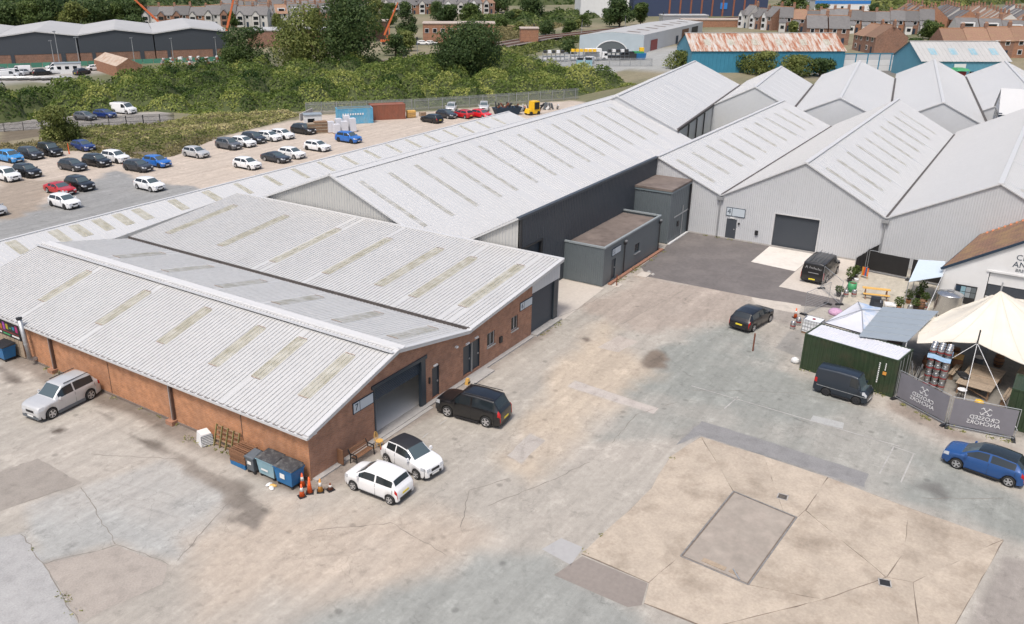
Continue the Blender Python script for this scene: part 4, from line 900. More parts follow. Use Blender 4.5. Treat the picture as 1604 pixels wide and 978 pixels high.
def car_meshes(s):
    """lofted car: returns dict of meshes (x forward, origin on the ground at the middle)"""
    L, W = s['L'], s['W']; hl = L / 2; hw = W / 2
    top = sorted(s['top']); rw = s['rw']; xf, xr = s['xf'], s['xr']
    ra = rw + .055
    keys = [-hl, hl] + [p[0] for p in top] + [s['ws0'], s['ws1'], s['rg0'], s['rg1']] + [v for wd in s['win'] for v in wd]
    for xw in (xf, xr): keys += [xw + ra * math.cos(t) for t in np.linspace(0, math.pi, 9)]
    keys += list(np.linspace(-hl, hl, 25)) + [hl - .06, hl - .14, hl - .22, hl - .34, -hl + .05, -hl + .12, -hl + .2]
    ks = sorted(set(round(k, 4) for k in keys if -hl <= k <= hl)); xs = [ks[0]]
    for k in ks[1:]:
        if k - xs[-1] > .012: xs.append(k)
    xs[-1] = hl
    V = []; NR = 10
    for x in xs:
        zt = interp(x, top); ax = abs(x) / hl
        e = max(0, (ax - .62) / .38); w_ = hw * (1 - (s['tf'] if x > 0 else s['tr']) * e ** 2.3)
        belt = s['belt0'] + (s['belt1'] - s['belt0']) * (hl - x) / L
        cab = np.clip((zt - belt - .03) / .35, 0, 1)
        zb = min(belt, zt - .05)
        wr = hw * (s['roofw'] * cab + .84 * (1 - cab)) * (w_ / hw) ** .8
        ze = zt - (.055 * cab + .025 * (1 - cab))
        zl = s['sill'] + (.06 * max(0, (ax - .85) / .15))
        for xw in (xf, xr):
            if abs(x - xw) < ra: zl = max(zl, rw + math.sqrt(max(0, ra * ra - (x - xw) ** 2)))
        zl = min(zl, zb - .1); z2 = zb - .3 * (zb - zl)
        b = (w_ * .97, zb); t = (wr, ze)
        rows = [(w_ * .945, zl), (w_ * .995, zl + (z2 - zl) * .4), (w_ * 1.0, z2), b,
                (b[0] + (t[0] - b[0]) * .09, b[1] + (t[1] - b[1]) * .09), (b[0] + (t[0] - b[0]) * .88, b[1] + (t[1] - b[1]) * .88),
                t, (wr * .9, zt - .02 * cab - .008), (wr * .5, zt - .004), (0, zt)]
        V.append([(x, y, z) for y, z in rows] + [(x, -y, z) for y, z in rows[:-1][::-1]])
    NP = 2 * NR - 1
    parts = {}
    def put(n, quad): parts.setdefault(n, []).append(quad)
    for i in range(len(xs) - 1):
        xm = (xs[i] + xs[i + 1]) / 2
        for j in range(NP - 1):
            k = j if j < NR - 1 else NP - 2 - j          # 0 sill band .. 8 roof centre band
            n = 'body'
            if k in (4,):
                for q, (a, b) in enumerate(s['win']):
                    if a < xm < b: n = 'win%d%s' % (q, 'l' if j < NR - 1 else 'r')
            if k in (7, 8):
                if s['ws0'] > xm > s['ws1']: n = 'windscreen'
                elif s['rg0'] < xm < s['rg1'] and s.get('rear_glass', True): n = 'rear_window'
                elif s.get('roof_part') and s['rg1'] <= xm <= s['ws1']: n = 'roof_panel'
            if k == 6 and s.get('roof_part') and s['rg1'] <= xm <= s['ws1']: n = 'roof_panel'
            if k in s.get('lamp_rows', (2,)) and hl - .36 < xm < hl - .05: n = 'headl' if j < NR - 1 else 'headr'
            if k in s.get('tail_rows', (2, 3)) and xm < -hl + s.get('tail_len', .17) and xm > -hl + .012: n = 'taill' if j < NR - 1 else 'tailr'
            put(n, (i, j))
    out = {}
    flat = [p for row in V for p in row]
    for n, qs in parts.items():
        mb = MB(); mp = {}
        def vid(i, j):
            key = (i, j)
            if key not in mp:
                p = V[i][j]
                if n != 'body':                           # glass and lamps stand a few mm proud
                    p = (p[0] * 1.0005, p[1] * 1.004, p[2] + .003)
                mp[key] = len(mb.v); mb.v.append(p)
            return mp[key]
        for i, j in qs: mb.f.append((vid(i, j), vid(i, j + 1), vid(i + 1, j + 1), vid(i + 1, j)))
        if n == 'body':
            for i in (0, len(xs) - 1):
                ids = [vid(i, j) for j in range(NP)]; mb.f.append(tuple(ids if i else ids[::-1]))
        me = mb.mesh(n, True); out[n] = me
    return out

def wheel_meshes(rw, wd, spokes=5):
    t = MB(); t.lathe([(rw * .62, -wd / 2), (rw * .93, -wd / 2), (rw, -wd / 2 + .025), (rw, wd / 2 - .025), (rw * .93, wd / 2), (rw * .62, wd / 2)], 20, axis='y')
    r = MB(); r.lathe([(rw * .60, wd / 2 - .03), (rw * .70, wd / 2 + .004), (rw * .64, wd / 2 + .008), (rw * .58, wd / 2 - .02)], 20, axis='y')
    for k in range(spokes):
        a = 2 * math.pi * k / spokes
        r.bar((0, wd / 2 - .004, 0), (rw * .62 * math.cos(a), wd / 2 - .004, rw * .62 * math.sin(a)), .075 * rw / .3, .02, (0, 1, 0))
    r.tube((0, wd / 2 - .02, 0), (0, wd / 2 + .012, 0), .05, n=10)
    h = MB(); h.lathe([(rw * .6, wd / 2 - .05), (rw * .6, wd / 2 - .045)], 16, axis='y')
    return t.mesh('tyre', True), r.mesh('rim'), h.mesh('hub_back')

SPECS = {}
def spec(name, L, W, H, wb, fo, rw, hood, belt, ws0, ws1, rr, rg0, tail, roofw=.74, tf=.2, tr=.12, sill=.2, win=None, **k):
    """fo front overhang; hood height; windscreen from ws0 (base) to ws1 (top), measured from the nose; rr roof rear end; rg0 rear glass foot; tail tail height"""
    hl = L / 2; X = lambda d: hl - d
    top = [(hl, .5), (X(.03), hood - .2), (X(.14), hood - .11), (X(.45), hood - .05), (X(ws0) + .0, hood), (X(ws1), H - .05), (X(ws1 + .35), H - .01), ((X(ws1) + X(rr)) / 2, H), (X(rr), H - .07), (X(rg0), tail), (-hl + .025, tail - .16), (-hl, .52)]
    top += k.pop('extra', [])
    SPECS[name] = dict(L=L, W=W, H=H, xf=X(fo), xr=X(fo + wb), rw=rw, top=top, ws0=X(ws0) - .04, ws1=X(ws1) + .03, rg0=X(rg0) + .04, rg1=X(rr) - .03, belt0=belt, belt1=belt + .06, roofw=roofw, tf=tf, tr=tr, sill=sill, win=[(X(b), X(a)) for a, b in (win or [(ws0 + .3, ws0 + 1.35), (ws0 + 1.45, rr + .05)])], **k)
spec('hatch', 4.2, 1.79, 1.46, 2.6, .86, .31, .96, .9, 1.0, 1.75, 3.62, 4.02, 1.02)
spec('small_suv', 4.3, 1.82, 1.6, 2.63, .85, .335, 1.04, .98, 1.02, 1.68, 3.75, 4.15, 1.1)
spec('large_suv', 4.45, 1.85, 1.74, 2.78, .82, .36, 1.12, 1.03, 1.15, 1.85, 3.9, 4.26, 1.18, roof_rails=True)
spec('boxy_suv', 4.45, 1.8, 1.82, 2.63, .9, .36, 1.14, 1.04, 1.12, 1.72, 3.95, 4.3, 1.2, roofw=.8, roof_rails=True, tail_rows=(2, 3, 4))
spec('coupe', 4.5, 1.85, 1.32, 2.65, .88, .33, .9, .86, 1.25, 2.1, 3.3, 4.15, .98)
spec('city', 3.5, 1.6, 1.48, 2.37, .66, .275, .98, .92, .72, 1.4, 3.12, 3.34, 1.0, roofw=.78)
spec('bubble', 3.55, 1.63, 1.49, 2.3, .7, .285, .97, .92, .9, 1.55, 2.95, 3.32, 1.0, roofw=.74, tf=.26, roof_part=True, win=[(1.15, 2.25), (2.32, 2.95)])
spec('supermini', 3.95, 1.7, 1.5, 2.51, .8, .3, .97, .93, .85, 1.65, 3.4, 3.78, 1.04, roof_part=True)
spec('van', 4.97, 1.98, 1.95, 2.93, .95, .34, 1.18, 1.05, .85, 1.55, 4.88, 4.93, 1.75, roofw=.86, tr=.04, tail_len=.1, tail_rows=(2, 3), win=[(1.15, 2.1)], rear_glass=False)
spec('old_van', 3.3, 1.42, 1.82, 1.85, .62, .26, 1.02, .98, .22, .75, 3.2, 3.26, 1.5, roofw=.8, tf=.1, tr=.05, win=[(.5, 1.15)], rear_glass=False)

PROTO = {}
def make_proto(kind):
    s = SPECS[kind]; t = thing('vehicle_' + kind)
    ms = car_meshes(s); hl = s['L'] / 2; hw = s['W'] / 2
    link('body', ms.pop('body'), M['white'], t)
    for n in sorted(ms):
        if n == 'windscreen': link('windscreen', ms[n], M['screen_glass'], t)
        elif n == 'rear_window': link('rear_window', ms[n], M['car_glass'], t)
        elif n == 'roof_panel': link('roof_panel', ms[n], M['car_glass'], t)
        elif n.startswith('win'): link('side_window', ms[n], M['car_glass'], t)
        elif n.startswith('head'): link('headlight', ms[n], M['lamp'], t)
        elif n.startswith('tail'): link('tail_light', ms[n], M['tail'], t)
    MB().box(-hl + .14, hl - .14, -hw * .86, hw * .86, s['sill'] - .03, s['belt0'] - .14).build('underbody', M['underbody'], t)
    tm, rm, hm = wheel_meshes(s['rw'], .2)
    for x in (s['xf'], s['xr']):
        for sy in (-1, 1):
            wo = link('wheel', tm, M['tyre'], t); wo.location = (x, sy * (hw - .1), s['rw']); wo.rotation_euler.z = 0 if sy > 0 else math.pi
            link('rim', rm, M['rim'], wo); link('hub_back', hm, M['rim_dark'], wo)
    for xd in sorted(set([s['win'][0][1] + .16] + [w_[0] - .05 for w_ in s['win']])):
        if any(abs(xd - xw) < s['rw'] + .12 for xw in (s['xf'],)): continue
        zlo = s['sill'] + .1
        for xw in (s['xr'],):
            if abs(xd - xw) < s['rw'] + .07: zlo = s['rw'] * 2 + .1
        if zlo < s['belt0'] - .1:
            for sy in (-1, 1): MB().bar((xd, sy * (hw * .999), zlo), (xd, sy * hw * .985, s['belt0'] + .01), .014, .012, (1, 0, 0)).build('door_seam', M['underbody'], t)
    for sy in (-1, 1): MB().box(min(s['xr'] + s['rw'] + .1, s['xf'] - s['rw'] - .2), s['xf'] - s['rw'] - .1, sy * hw - .012, sy * hw + .006, s['sill'] - .02, s['sill'] + .07).build('sill_trim', M['black'], t)
    g = MB(); g.box(hl - .03, hl + .006, -hw * .55, hw * .55, .27, .44); g.build('grille', M['black'], t)
    MB().box(hl + .007, hl + .014, -.26, .26, .33, .43).build('number_plate', M['plate_w'], t)
    if kind not in ('old_van',):
        hz = min(.8, s['belt0'] - .18)
        MB().box(hl - .06, hl + .004, -hw * .36, hw * .36, hz - .2, hz - .05).build('upper_grille', M['black'], t)
        for sy in (-1, 1): MB().tbox(hl - .15, hl + .002, sy * hw * .6 - hw * .17, sy * hw * .6 + hw * .17, hz - .14, hz + .02, .03, .02).build('headlight', M['lamp'], t)
    if kind == 'large_suv':
        for sy in (-1, 1): MB().box(s['xr'] + s['rw'] + .06, s['xf'] - s['rw'] - .06, sy * hw - .02, sy * hw + .012, s['sill'] - .03, s['sill'] + .16).build('side_cladding', M['grey_plastic'], t)
        MB().box(hl - .1, hl + .012, -hw * .78, hw * .78, .22, .4).build('bumper_cladding', M['grey_plastic'], t)
    zr_ = .78 if kind not in ('van', 'old_van') else .62
    xb = -hl - .004
    MB().box(xb - .012, xb, -.26, .26, zr_ - .24, zr_ - .13).build('number_plate', M['plate_y'], t)
    MB().box(xb - .004, xb + .04, -hw * .62, hw * .62, .25, .42).build('rear_bumper', M['black'], t)
    for sy in (-1, 1):
        m = MB(); xm = s['ws0'] - .28; m.tbox(xm - .07, xm + .07, sy * (hw + .07) - .09, sy * (hw + .07) + .09, s['belt0'] + .02, s['belt0'] + .17, .02, .02); m.build('mirror', M['white'], t)
    if s.get('roof_rails'):
        for sy in (-1, 1): MB().bar((s['rg1'] + .1, sy * hw * s['roofw'] * .93, s['H'] + .02), (s['ws1'] - .25, sy * hw * s['roofw'] * .93, s['H'] + .02), .04).build('roof_rail', M['steel_dark'], t)
    return t
def vehicle(kind, x, y, hd, pm, label, cat='car', group=None, name=None, roof=None, rim=None, mirror=None):
    if kind not in PROTO:
        PROTO[kind] = make_proto(kind); t = PROTO[kind]
    else: t = copy_tree(PROTO[kind])
    t.name = name or {'van': 'van', 'old_van': 'van'}.get(kind, 'parked_car')
    t.location = (x, y, .004); t.rotation_euler = (0, 0, R(hd))
    for k in ('label', 'category', 'group'):
        if k in t: del t[k]
    tag(t, label, cat, group)
    for ch in t.children:
        b = ch.name.split('.')[0]
        def setm(o, m_): o.material_slots[0].link = 'OBJECT'; o.material_slots[0].material = m_
        if b == 'body' or (b == 'mirror'): setm(ch, pm if b == 'body' or mirror is None else mirror)
        if b == 'roof_panel': setm(ch, roof or pm)
        if rim and b == 'wheel':
            for g in ch.children:
                if g.name.startswith('rim'): setm(g, rim)
    return t
PT = {k: paint(c, 'paint_' + k, r_, co, me) for k, (c, r_, co, me) in dict(
    white=((.74, .74, .74), .35, .5, 0), silver=((.50, .50, .50), .35, .5, .2), grey=((.12, .125, .135), .35, .5, .3), dgrey=((.035, .038, .045), .35, .6, .2), black=((.008, .008, .009), .3, .6, 0),
    blue=((.02, .14, .48), .3, .6, .1), navy=((.012, .035, .16), .3, .6, .1), red=((.42, .015, .02), .3, .6, 0), sky=((.04, .26, .6), .3, .6, .1), yaris=((.016, .075, .24), .25, .7, .2), slate=((.02, .028, .04), .35, .5, .2), brightred=((.62, .015, .02), .3, .6, 0)).items()}

# the yard
vehicle('large_suv', -2.55, 18.55, -174.2, PT['silver'], 'silver estate-like off-roader parked against the long brick wall')
vehicle('boxy_suv', 10.7, -3.2, 95.3, PT['black'], 'black off-road car parked nose-in beside the open door of unit 7')
vehicle('city', 1.38, -3.5, 91.7, PT['white'], 'small white five-door hatchback with yellow rear plate by the brick corner')
fiat = vehicle('bubble', 4.18, -3.55, -98, PT['white'], 'small round white car with black roof next to the white hatchback', roof=mat('black_soft_top', (.02, .02, .024), .6, 0, var=.1))
vehicle('hatch', 34.55, -12.75, -10.2, PT['black'], 'black hatchback standing alone in the middle of the yard, rear to the camera')
tv = vehicle('van', 48.6, -14.45, -4, PT['black'], 'black panel van with white lettering on its rear doors, on the concrete slab', 'van', name='panel_van')
ov = vehicle('old_van', 26.05, -21.1, -96.3, PT['slate'], 'small old dark blue van parked alongside the green container', 'van', name='old_van', rim=M['rim_dark'])
vehicle('supermini', 21.2, -29.4, 80.1, PT['yaris'], 'metallic blue hatchback with dark roof at the right edge of the yard', roof=M['car_glass'])
M['van_print'] = mat('van_lettering', (.3, .3, .3), .6, var=0)
put_text('A', .36, (-2.50, .55, 1.45), (0, -1, 0), (0, 0, 1), M['van_print'], tv)
for k in range(9): MB().box(-2.505, -2.497, .3 - k * .115 - .05, .3 - k * .115, 1.38 - .008 * k, 1.38 - .008 * k + (.12 if k % 3 else .2)).build('script_lettering', M['van_print'], tv)
MB().box(-2.506, -2.495, -.5, .35, .98, 1.03).build('trim_line', M['galv'], tv)
MB().box(-2.0, 1.5, .5, .52, 1.945, 1.96).build('roof_rib', M['black'], tv)
for y in (-.45, -.15, .15, .45): MB().box(-2.2, 1.1, y - .015, y + .015, 1.94, 1.962).build('roof_rib', M['grey_plastic'], tv)
MB().box(-1.45, 1.6, -.715, -.7, .62, .65).build('side_strip', M['galv'], ov); MB().box(-1.45, 1.6, .7, .715, .62, .65).build('side_strip', M['galv'], ov)
MB().box(1.64, 1.66, -.5, .5, .34, .42).build('front_bumper', M['galv'], ov)
MB().box(.5, .9, .708, .72, .45, .58).build('door_lettering', M['white_print'], ov)

# the car park behind the lean-to
CP = [('small_suv', 34.42, 89.5, -88, 'sky', 'bright blue car at the left end of the back row'), ('small_suv', 37.23, 89.24, -90, 'dgrey', 'dark grey car second from left in the back row'),
      ('boxy_suv', 39.92, 88.83, -92, 'black', 'black upright off-roader beside an orange post in the back row'), ('hatch', 44.71, 88.18, -92, 'navy', 'royal blue hatchback standing alone against the scrub'),
      ('small_suv', 28.24, 79.36, -90, 'white', 'white and black car at the left edge of the car park'), ('small_suv', 30.81, 79.21, -90, 'black', 'small black car second from left in the middle row'),
      ('hatch', 36.26, 77.69, -88, 'dgrey', 'dark grey hatchback left of the black and white pair'), ('small_suv', 39.57, 77.25, -88, 'black', 'black hatchback directly left of a white off-roader'),
      ('small_suv', 42.49, 77.35, -88, 'white', 'white off-roader with dark roof edges between two dark cars'), ('hatch', 40.83, 70.08, -88, 'dgrey', 'dark grey saloon-like hatchback directly left of a bright blue one'),
      ('hatch', 43.96, 70.31, -88, 'blue', 'bright blue hatchback right of a dark grey one'), ('hatch', 50.92, 70.79, -90, 'silver', 'silver hatchback standing alone in the middle of the gravel'),
      ('small_suv', 57.42, 71.4, -90, 'grey', 'grey coupe-backed off-roader leading the upper row'), ('hatch', 60.0, 71.08, -90, 'white', 'white hatchback squeezed right of the grey off-roader'),
      ('small_suv', 62.76, 71.86, -90, 'dgrey', 'dark car between white hatchbacks in the upper row'), ('hatch', 35.26, 60.3, -92, 'white', 'white hatchback with black bumper alone on the grey tarmac'),
      ('coupe', 28.1, 67.59, -90, 'red', 'dark red low sports car behind the white hatchback'), ('small_suv', 30.62, 67.45, -90, 'black', 'black off-roader right of the red sports car'),
      ('hatch', 24.85, 61.54, -92, 'white', 'white hatchback in front of the red sports car'), ('hatch', 18.6, 65.5, -90, 'silver', 'silver car cut off by the left edge, in front'),
      ('hatch', 65.31, 71.16, -90, 'white', 'white hatchback right of the dark car in the upper row'), ('hatch', 67.62, 70.7, -90, 'white', 'rightmost white hatchback of the upper row'),
      ('small_suv', 72.39, 70.79, -92, 'black', 'black off-roader beside the stack of timber'), ('hatch', 49.99, 59.35, -90, 'white', 'white hatchback at the left of the front row by the lean-to'),
      ('coupe', 55.11, 59.21, -90, 'dgrey', 'dark grey low saloon in the front row'), ('hatch', 58.18, 59.21, -90, 'white', 'white car directly right of the dark saloon'),
      ('hatch', 63.87, 59.72, -92, 'white', 'white hatchback near the right end of the front row'), ('small_suv', 71.19, 60.12, -92, 'blue', 'blue off-roader in front of the white wrapped pallets'),
      ('hatch', 92.44, 59.98, 80, 'black', 'black hatchback seen from behind near the rusty container'), ('hatch', 97.61, 60.5, -100, 'dgrey', 'dark blue-grey car facing the lean-to in the far row'),
      ('hatch', 99.4, 58.24, 80, 'red', 'dark red hatchback seen from behind in the far row'), ('hatch', 101.22, 55.56, -105, 'brightred', 'bright red hatchback facing the camera in the far row'),
      ('small_suv', 103.98, 63.94, -150, 'silver', 'silver car behind the dark car, by the palisade fence'), ('small_suv', 108.32, 59.6, -150, 'silver', 'silver car behind the red pair, by the palisade fence'),
      ('hatch', 60.4, 111.46, -80, 'grey', 'small grey car on the lane behind the scrub, left of a blue one'), ('hatch', 63.8, 110.72, -78, 'navy', 'blue hatchback on the lane beside a white van'),
      ('hatch', 84.5, 183.5, -30, 'white', 'white car at the far left edge of the far yard'), ('small_suv', 98.6, 170.6, 10, 'dgrey', 'dark car right of the rear white van in the far yard'), ('small_suv', 102.5, 180.5, -20, 'silver', 'silver car beside the white site cabin'), ('hatch', 81.0, 186.5, -30, 'dgrey', 'dark car at the extreme left of the far yard'), ('hatch', 106.0, 176.0, -20, 'white', 'white car left of the rusty brick shed'), ('small_suv', 87.5, 188.5, 150, 'grey', 'grey car against the green hoarding at the far left'), ('small_suv', 90.12, 181.26, -20, 'silver', 'silver car between two vans in the far yard'), ('small_suv', 92.48, 177.79, -20, 'black', 'black off-roader left of the rear white van in the far yard'),
      ('hatch', 208.62, 153.51, -60, 'navy', 'dark blue car parked next to the orange crane'), ('hatch', 210.77, 150.36, -60, 'white', 'white car second from the orange crane'),
      ('hatch', 212.33, 148.08, -60, 'silver', 'silver car third from the orange crane'), ('small_suv', 218.93, 4.23, -70, 'navy', 'dark blue car against the white yard wall')]
for kind, x, y, hd, c, lab in CP:
    vehicle(kind, x, y, hd + rnd.uniform(-2, 2), PT[c], lab, group='cars in the car parks', rim=M['rim_dark'] if rnd.random() < .35 else None)
for x, y, hd, lab in ((68.5, 112.0, -80, 'white panel van parked on the lane beyond the scrub'), (87.1, 181.1, -15, 'leftmost white van in the far yard'), (95.9, 177.4, 155, 'white van right of the black off-roader in the far yard'), (91.5, 185.5, 150, 'white van behind the silver car in the far yard'), (84.0, 178.0, -25, 'white van in front of the pipe bundles in the far yard'), (100.5, 184.5, 160, 'white van below the second black warehouse in the far yard'), (190.0, 79.0, 190, 'white box-sided van inside the recycling yard')):
    vehicle('van', x, y, hd, PT['white'], lab, 'van', 'white vans', 'panel_van')
# ---------------------------------------------------------------- things in the yard
def place(o, x, y, rz=0.0, z=0.0):
    o.location = (x, y, z); o.rotation_euler = (0, 0, R(rz)); return o

def wheelie_bin(x, y, rz, body, lid, label, w=1.3, d=.95, h=1.15):
    t = thing('waste_bin', (x, y, 0), R(rz), label, 'bin')
    MB().add([(-w * .42, -d * .42, .2), (w * .42, -d * .42, .2), (w * .42, d * .42, .2), (-w * .42, d * .42, .2), (-w / 2, -d / 2, h), (w / 2, -d / 2, h), (w / 2, d / 2, h), (-w / 2, d / 2, h)],
             [(3, 2, 1, 0), (0, 1, 5, 4), (1, 2, 6, 5), (2, 3, 7, 6), (3, 0, 4, 7), (4, 5, 6, 7)]).build('tub', body, t)
    r = MB()
    for s in (-1, 1): r.box(-w / 2 - .03, w / 2 + .03, s * (d / 2 + .015) - .02, s * (d / 2 + .015) + .02, h - .09, h - .03); r.box(s * (w / 2 + .015) - .02, s * (w / 2 + .015) + .02, -d / 2 + .01, d / 2 - .01, h - .09, h - .03)
    r.build('rim', body, t)
    l = MB(); l.add([(-w / 2 - .04, -d / 2 - .04, h), (w / 2 + .04, -d / 2 - .04, h), (w / 2 + .04, d / 2 + .04, h), (-w / 2 - .04, d / 2 + .04, h), (-w / 2 + .06, -d / 2 + .02, h + .06), (w / 2 - .06, -d / 2 + .02, h + .06), (w / 2 - .06, d / 2 - .06, h + .16), (-w / 2 + .06, d / 2 - .06, h + .16)],
                    [(0, 1, 5, 4), (1, 2, 6, 5), (2, 3, 7, 6), (3, 0, 4, 7), (4, 5, 6, 7), (3, 2, 1, 0)]); l.build('lid', lid, t)
    MB().tube((-w * .4, d / 2 + .08, h + .02), (w * .4, d / 2 + .08, h + .02), .03, n=8).build('hinge_bar', M['black'], t)
    for sx in (-1, 1):
        for sy in (-1, 1):
            c = MB(); c.tube((sx * w * .36, sy * d * .34 - .03, .09), (sx * w * .36, sy * d * .34 + .03, .09), .09, n=12); c.bar((sx * w * .36, sy * d * .34, .1), (sx * w * .36, sy * d * .34, .22), .05); c.build('caster', M['black'], t)
    return t
lidm = mat('scuffed_bin_lid', (.045, .045, .048), .6, 0, var=.2, scale=3, dirt=(.2, .2, .19), dscale=3, damt=.6)
b1 = wheelie_bin(-.82, .72, -90, M['blue'], lidm, 'blue waste bin with black lid at the brick corner')
MB().box(-.22, .12, -.4765, -.4745, .55, .85).build('sticker', M['white_print'], b1)
b2 = wheelie_bin(-.78, 2.08, -90, M['blue_pale'], lidm, 'faded pale blue waste bin with black lid left of the blue bin')
MB().box(-.3, .2, -.4765, -.4745, .5, .62).build('sticker', M['white_print'], b2)
b3 = wheelie_bin(-1.0, 3.15, -90, M['grey_plastic'], M['grey_plastic'], 'narrow grey wheeled bin between the pallets and the pale blue bin', .62, .75, 1.05)
MB().box(-.14, .14, -.3765, -.3745, .6, .8).build('sticker', M['white_print'], b3)
wheelie_bin(-.8, 28.1, -90, M['blue'], M['black'], 'blue waste bin at the far left under the coloured sign', 1.3, .95, 1.1)
bg = MB(); bg.lathe([(.05, 0), (.2, .05), (.24, .15), (.17, .27), (.05, .33)], 10); o = tag(bg.build('rubbish_bag', M['black'], None, True), 'black rubbish bag on the ground behind the waste bins', 'bag'); place(o, -.25, 1.45)
for k, (x, y, m_, l) in enumerate(((-1.55, 1.55, M['white'], 'white scrap of litter in front of the pale blue bin'), (-1.7, 1.2, M['white'], 'white plastic litter lying left of the blue bin'), (-1.5, 1.3, M['wood_y'], 'yellowish crumpled litter in front of the blue bin'))):
    q = MB(); q.lathe([(.02, 0), (.16, .02), (.19, .07), (.1, .14), (.02, .16)], 7); q.xform(Matrix.Rotation(k, 4, 'Z') @ Matrix.Diagonal((1.2, .7, .8, 1))); place(tag(q.build('litter', m_, None), l, 'litter'), x, y)

def pallet(m_deck, name='pallet'):
    t = thing(name)
    for k in range(7): MB().box(-.6, .6, -.5 + k * .152, -.41 + k * .152, .12, .14).build('board', m_deck, t)
    for y in (-.45, 0, .45): MB().box(-.6, .6, y - .05, y + .05, .02, .118).build('bearer', m_deck, t)
    for x in (-.5, 0, .5): MB().box(x - .05, x + .05, -.5, .5, 0, .018).build('base_board', m_deck, t)
    return t
pal = pallet(M['wood_d']); pz = 0
mats_p = [M['blue'], M['blue'], M['wood_d'], M['wood_d'], M['wood_d'], M['wood_d'], M['wood_d']]
lbs = ['bottom blue-painted pallet of the stack against the brick wall', 'second lowest, blue-painted pallet of the stack against the brick wall', 'third pallet from the bottom of the stack against the brick wall', 'fourth pallet from the bottom of the stack against the brick wall', 'third pallet from the top of the stack against the brick wall', 'second pallet from the top of the stack against the brick wall', 'top pallet of the stack beside the grey bin']
for k in range(7):
    t = pal if k == 0 else copy_tree(pal)
    place(t, -.78 + rnd.uniform(-.03, .03), 4.25 + rnd.uniform(-.03, .03), 90 + rnd.uniform(-2, 2), k * .142)
    tag(t, lbs[k], 'pallet', 'pallets stacked by the brick wall')
    for ch in t.children:
        ch.material_slots[0].link = 'OBJECT'; ch.material_slots[0].material = mats_p[k]
tr = thing('leaning_trellis', (-.42, 6.15, 0), 0, 'greenish slatted timber trellis leaning on the brick wall', 'trellis')
for k in range(5): MB().bar((-.08, -.95 + k * .47, 0), (.3, -.95 + k * .47, 1.25), .05, .09).build('upright', M['wood_green'], tr)
for k in range(5): z = .15 + k * .25; MB().bar((.0 + z * .3, -1.0, z), (.0 + z * .3, 1.0, z), .09, .03, (1, 0, -.3)).build('rail', M['wood'], tr)
cr = thing('crate_stack', (-.55, 7.75, 0), R(-20), 'white louvred plastic crate standing by the brick wall', 'crate')
MB().tbox(-.38, .38, -.42, .42, 0, .72, .09, .06).build('crate_body', M['white'], cr)
for k in range(6): MB().box(-.33, .33, -.47 + k * .0085, -.40 + k * .0085, .07 + k * .1, .12 + k * .1).build('louvre', M['white'], cr)
MB().box(-.34, .34, -.425, -.37, .05, .64).build('shadow_gap', M['grey_plastic'], cr)

def cone(x, y, m_, label, h=.75, sleeve=True, base=None, tilt=0):
    t = thing('traffic_cone', (x, y, 0), rnd.uniform(0, 1.5), label, 'traffic cone'); t.rotation_euler.x = tilt
    MB().tbox(-.2, .2, -.2, .2, 0, .05, .02, .02).build('base', base or M['black'], t)
    MB().lathe([(.15, .05), (.035, h), (.03, h)], 14).build('cone_body', m_, t, True)
    if sleeve:
        MB().lathe([(.15 - .115 * .42 + .004, .05 + (h - .05) * .42), (.15 - .115 * .72 + .004, .05 + (h - .05) * .72)], 14).build('sleeve', M['cone_white'], t, True)
cone(-1.32, -.62, M['orange'], 'orange and white traffic cone nearest the camera by the brick corner')
cone(-.85, -.72, M['orange'], 'tall plain orange traffic cone at the brick corner', .95, False)
cone(-.46, -1.1, M['amber'], 'faded amber and white traffic cone right of the plain orange one', .78)
cone(-.05, -1.42, M['rust'], 'small stubby white-topped cone at the right end of the cone row', .42)
cone(-.62, .02, M['orange'], 'white and orange traffic cone half hidden beside the blue bin', .8)
cone(37.63, -15.2, M['orange'], 'orange and white traffic cone standing by the metal kegs', .8)

bn = thing('park_bench', (3.2, -.78, 0), 0, 'dark slatted bench with iron ends against the brick gable', 'bench')
for sx in (-.72, .72):
    e = MB(); e.bar((sx, -.3, 0), (sx, -.26, .6), .05); e.bar((sx, .2, 0), (sx, .16, .42), .05); e.bar((sx, .14, .42), (sx, .32, .85), .05); e.bar((sx, -.3, .6), (sx, .22, .62), .05); e.bar((sx, -.26, .4), (sx, .16, .38), .05); e.build('end_frame', M['black'], bn)
for k in range(4): MB().box(-.7, .7, -.25 + k * .1, -.18 + k * .1, .4, .425).build('seat_slat', M['wood_d'], bn)
for k in range(4): MB().bar((-.7, .17 + k * .045, .5 + k * .1), (.7, .17 + k * .045, .5 + k * .1), .02, .07, (0, .4, 1)).build('back_slat', M['wood_d'], bn)
tag(MB().box(2.0, 2.06, -.5, -.08, .1, 1.0).build('leaning_board', M['wood_d']), 'dark board leaning upright at the left end of the bench', 'board')
ch = thing('wooden_chair', (4.65, -.85, 0), R(8), 'yellow varnished spindle-back chair beside the bench', 'chair')
MB().prism([(.22 * math.cos(a), .22 * math.sin(a)) for a in np.linspace(0, 2 * math.pi, 13)[:-1]], .035, .44).build('seat', M['wood_y'], ch)
for sx in (-1, 1):
    for sy in (-1, 1): MB().tube((sx * .14, sy * .13, .44), (sx * .2, sy * .2, 0), .018, n=6).build('leg', M['wood_y'], ch)
hp = MB(); pts = [(.2 * math.cos(a), .19 + .06 * max(0, math.sin(a)), .47 + .5 * math.sin(a) ** .8) for a in np.linspace(.01, math.pi - .01, 13)]
for a, b in zip(pts[:-1], pts[1:]): hp.tube(a, b, .018, n=6)
hp.build('back_hoop', M['wood_y'], ch)
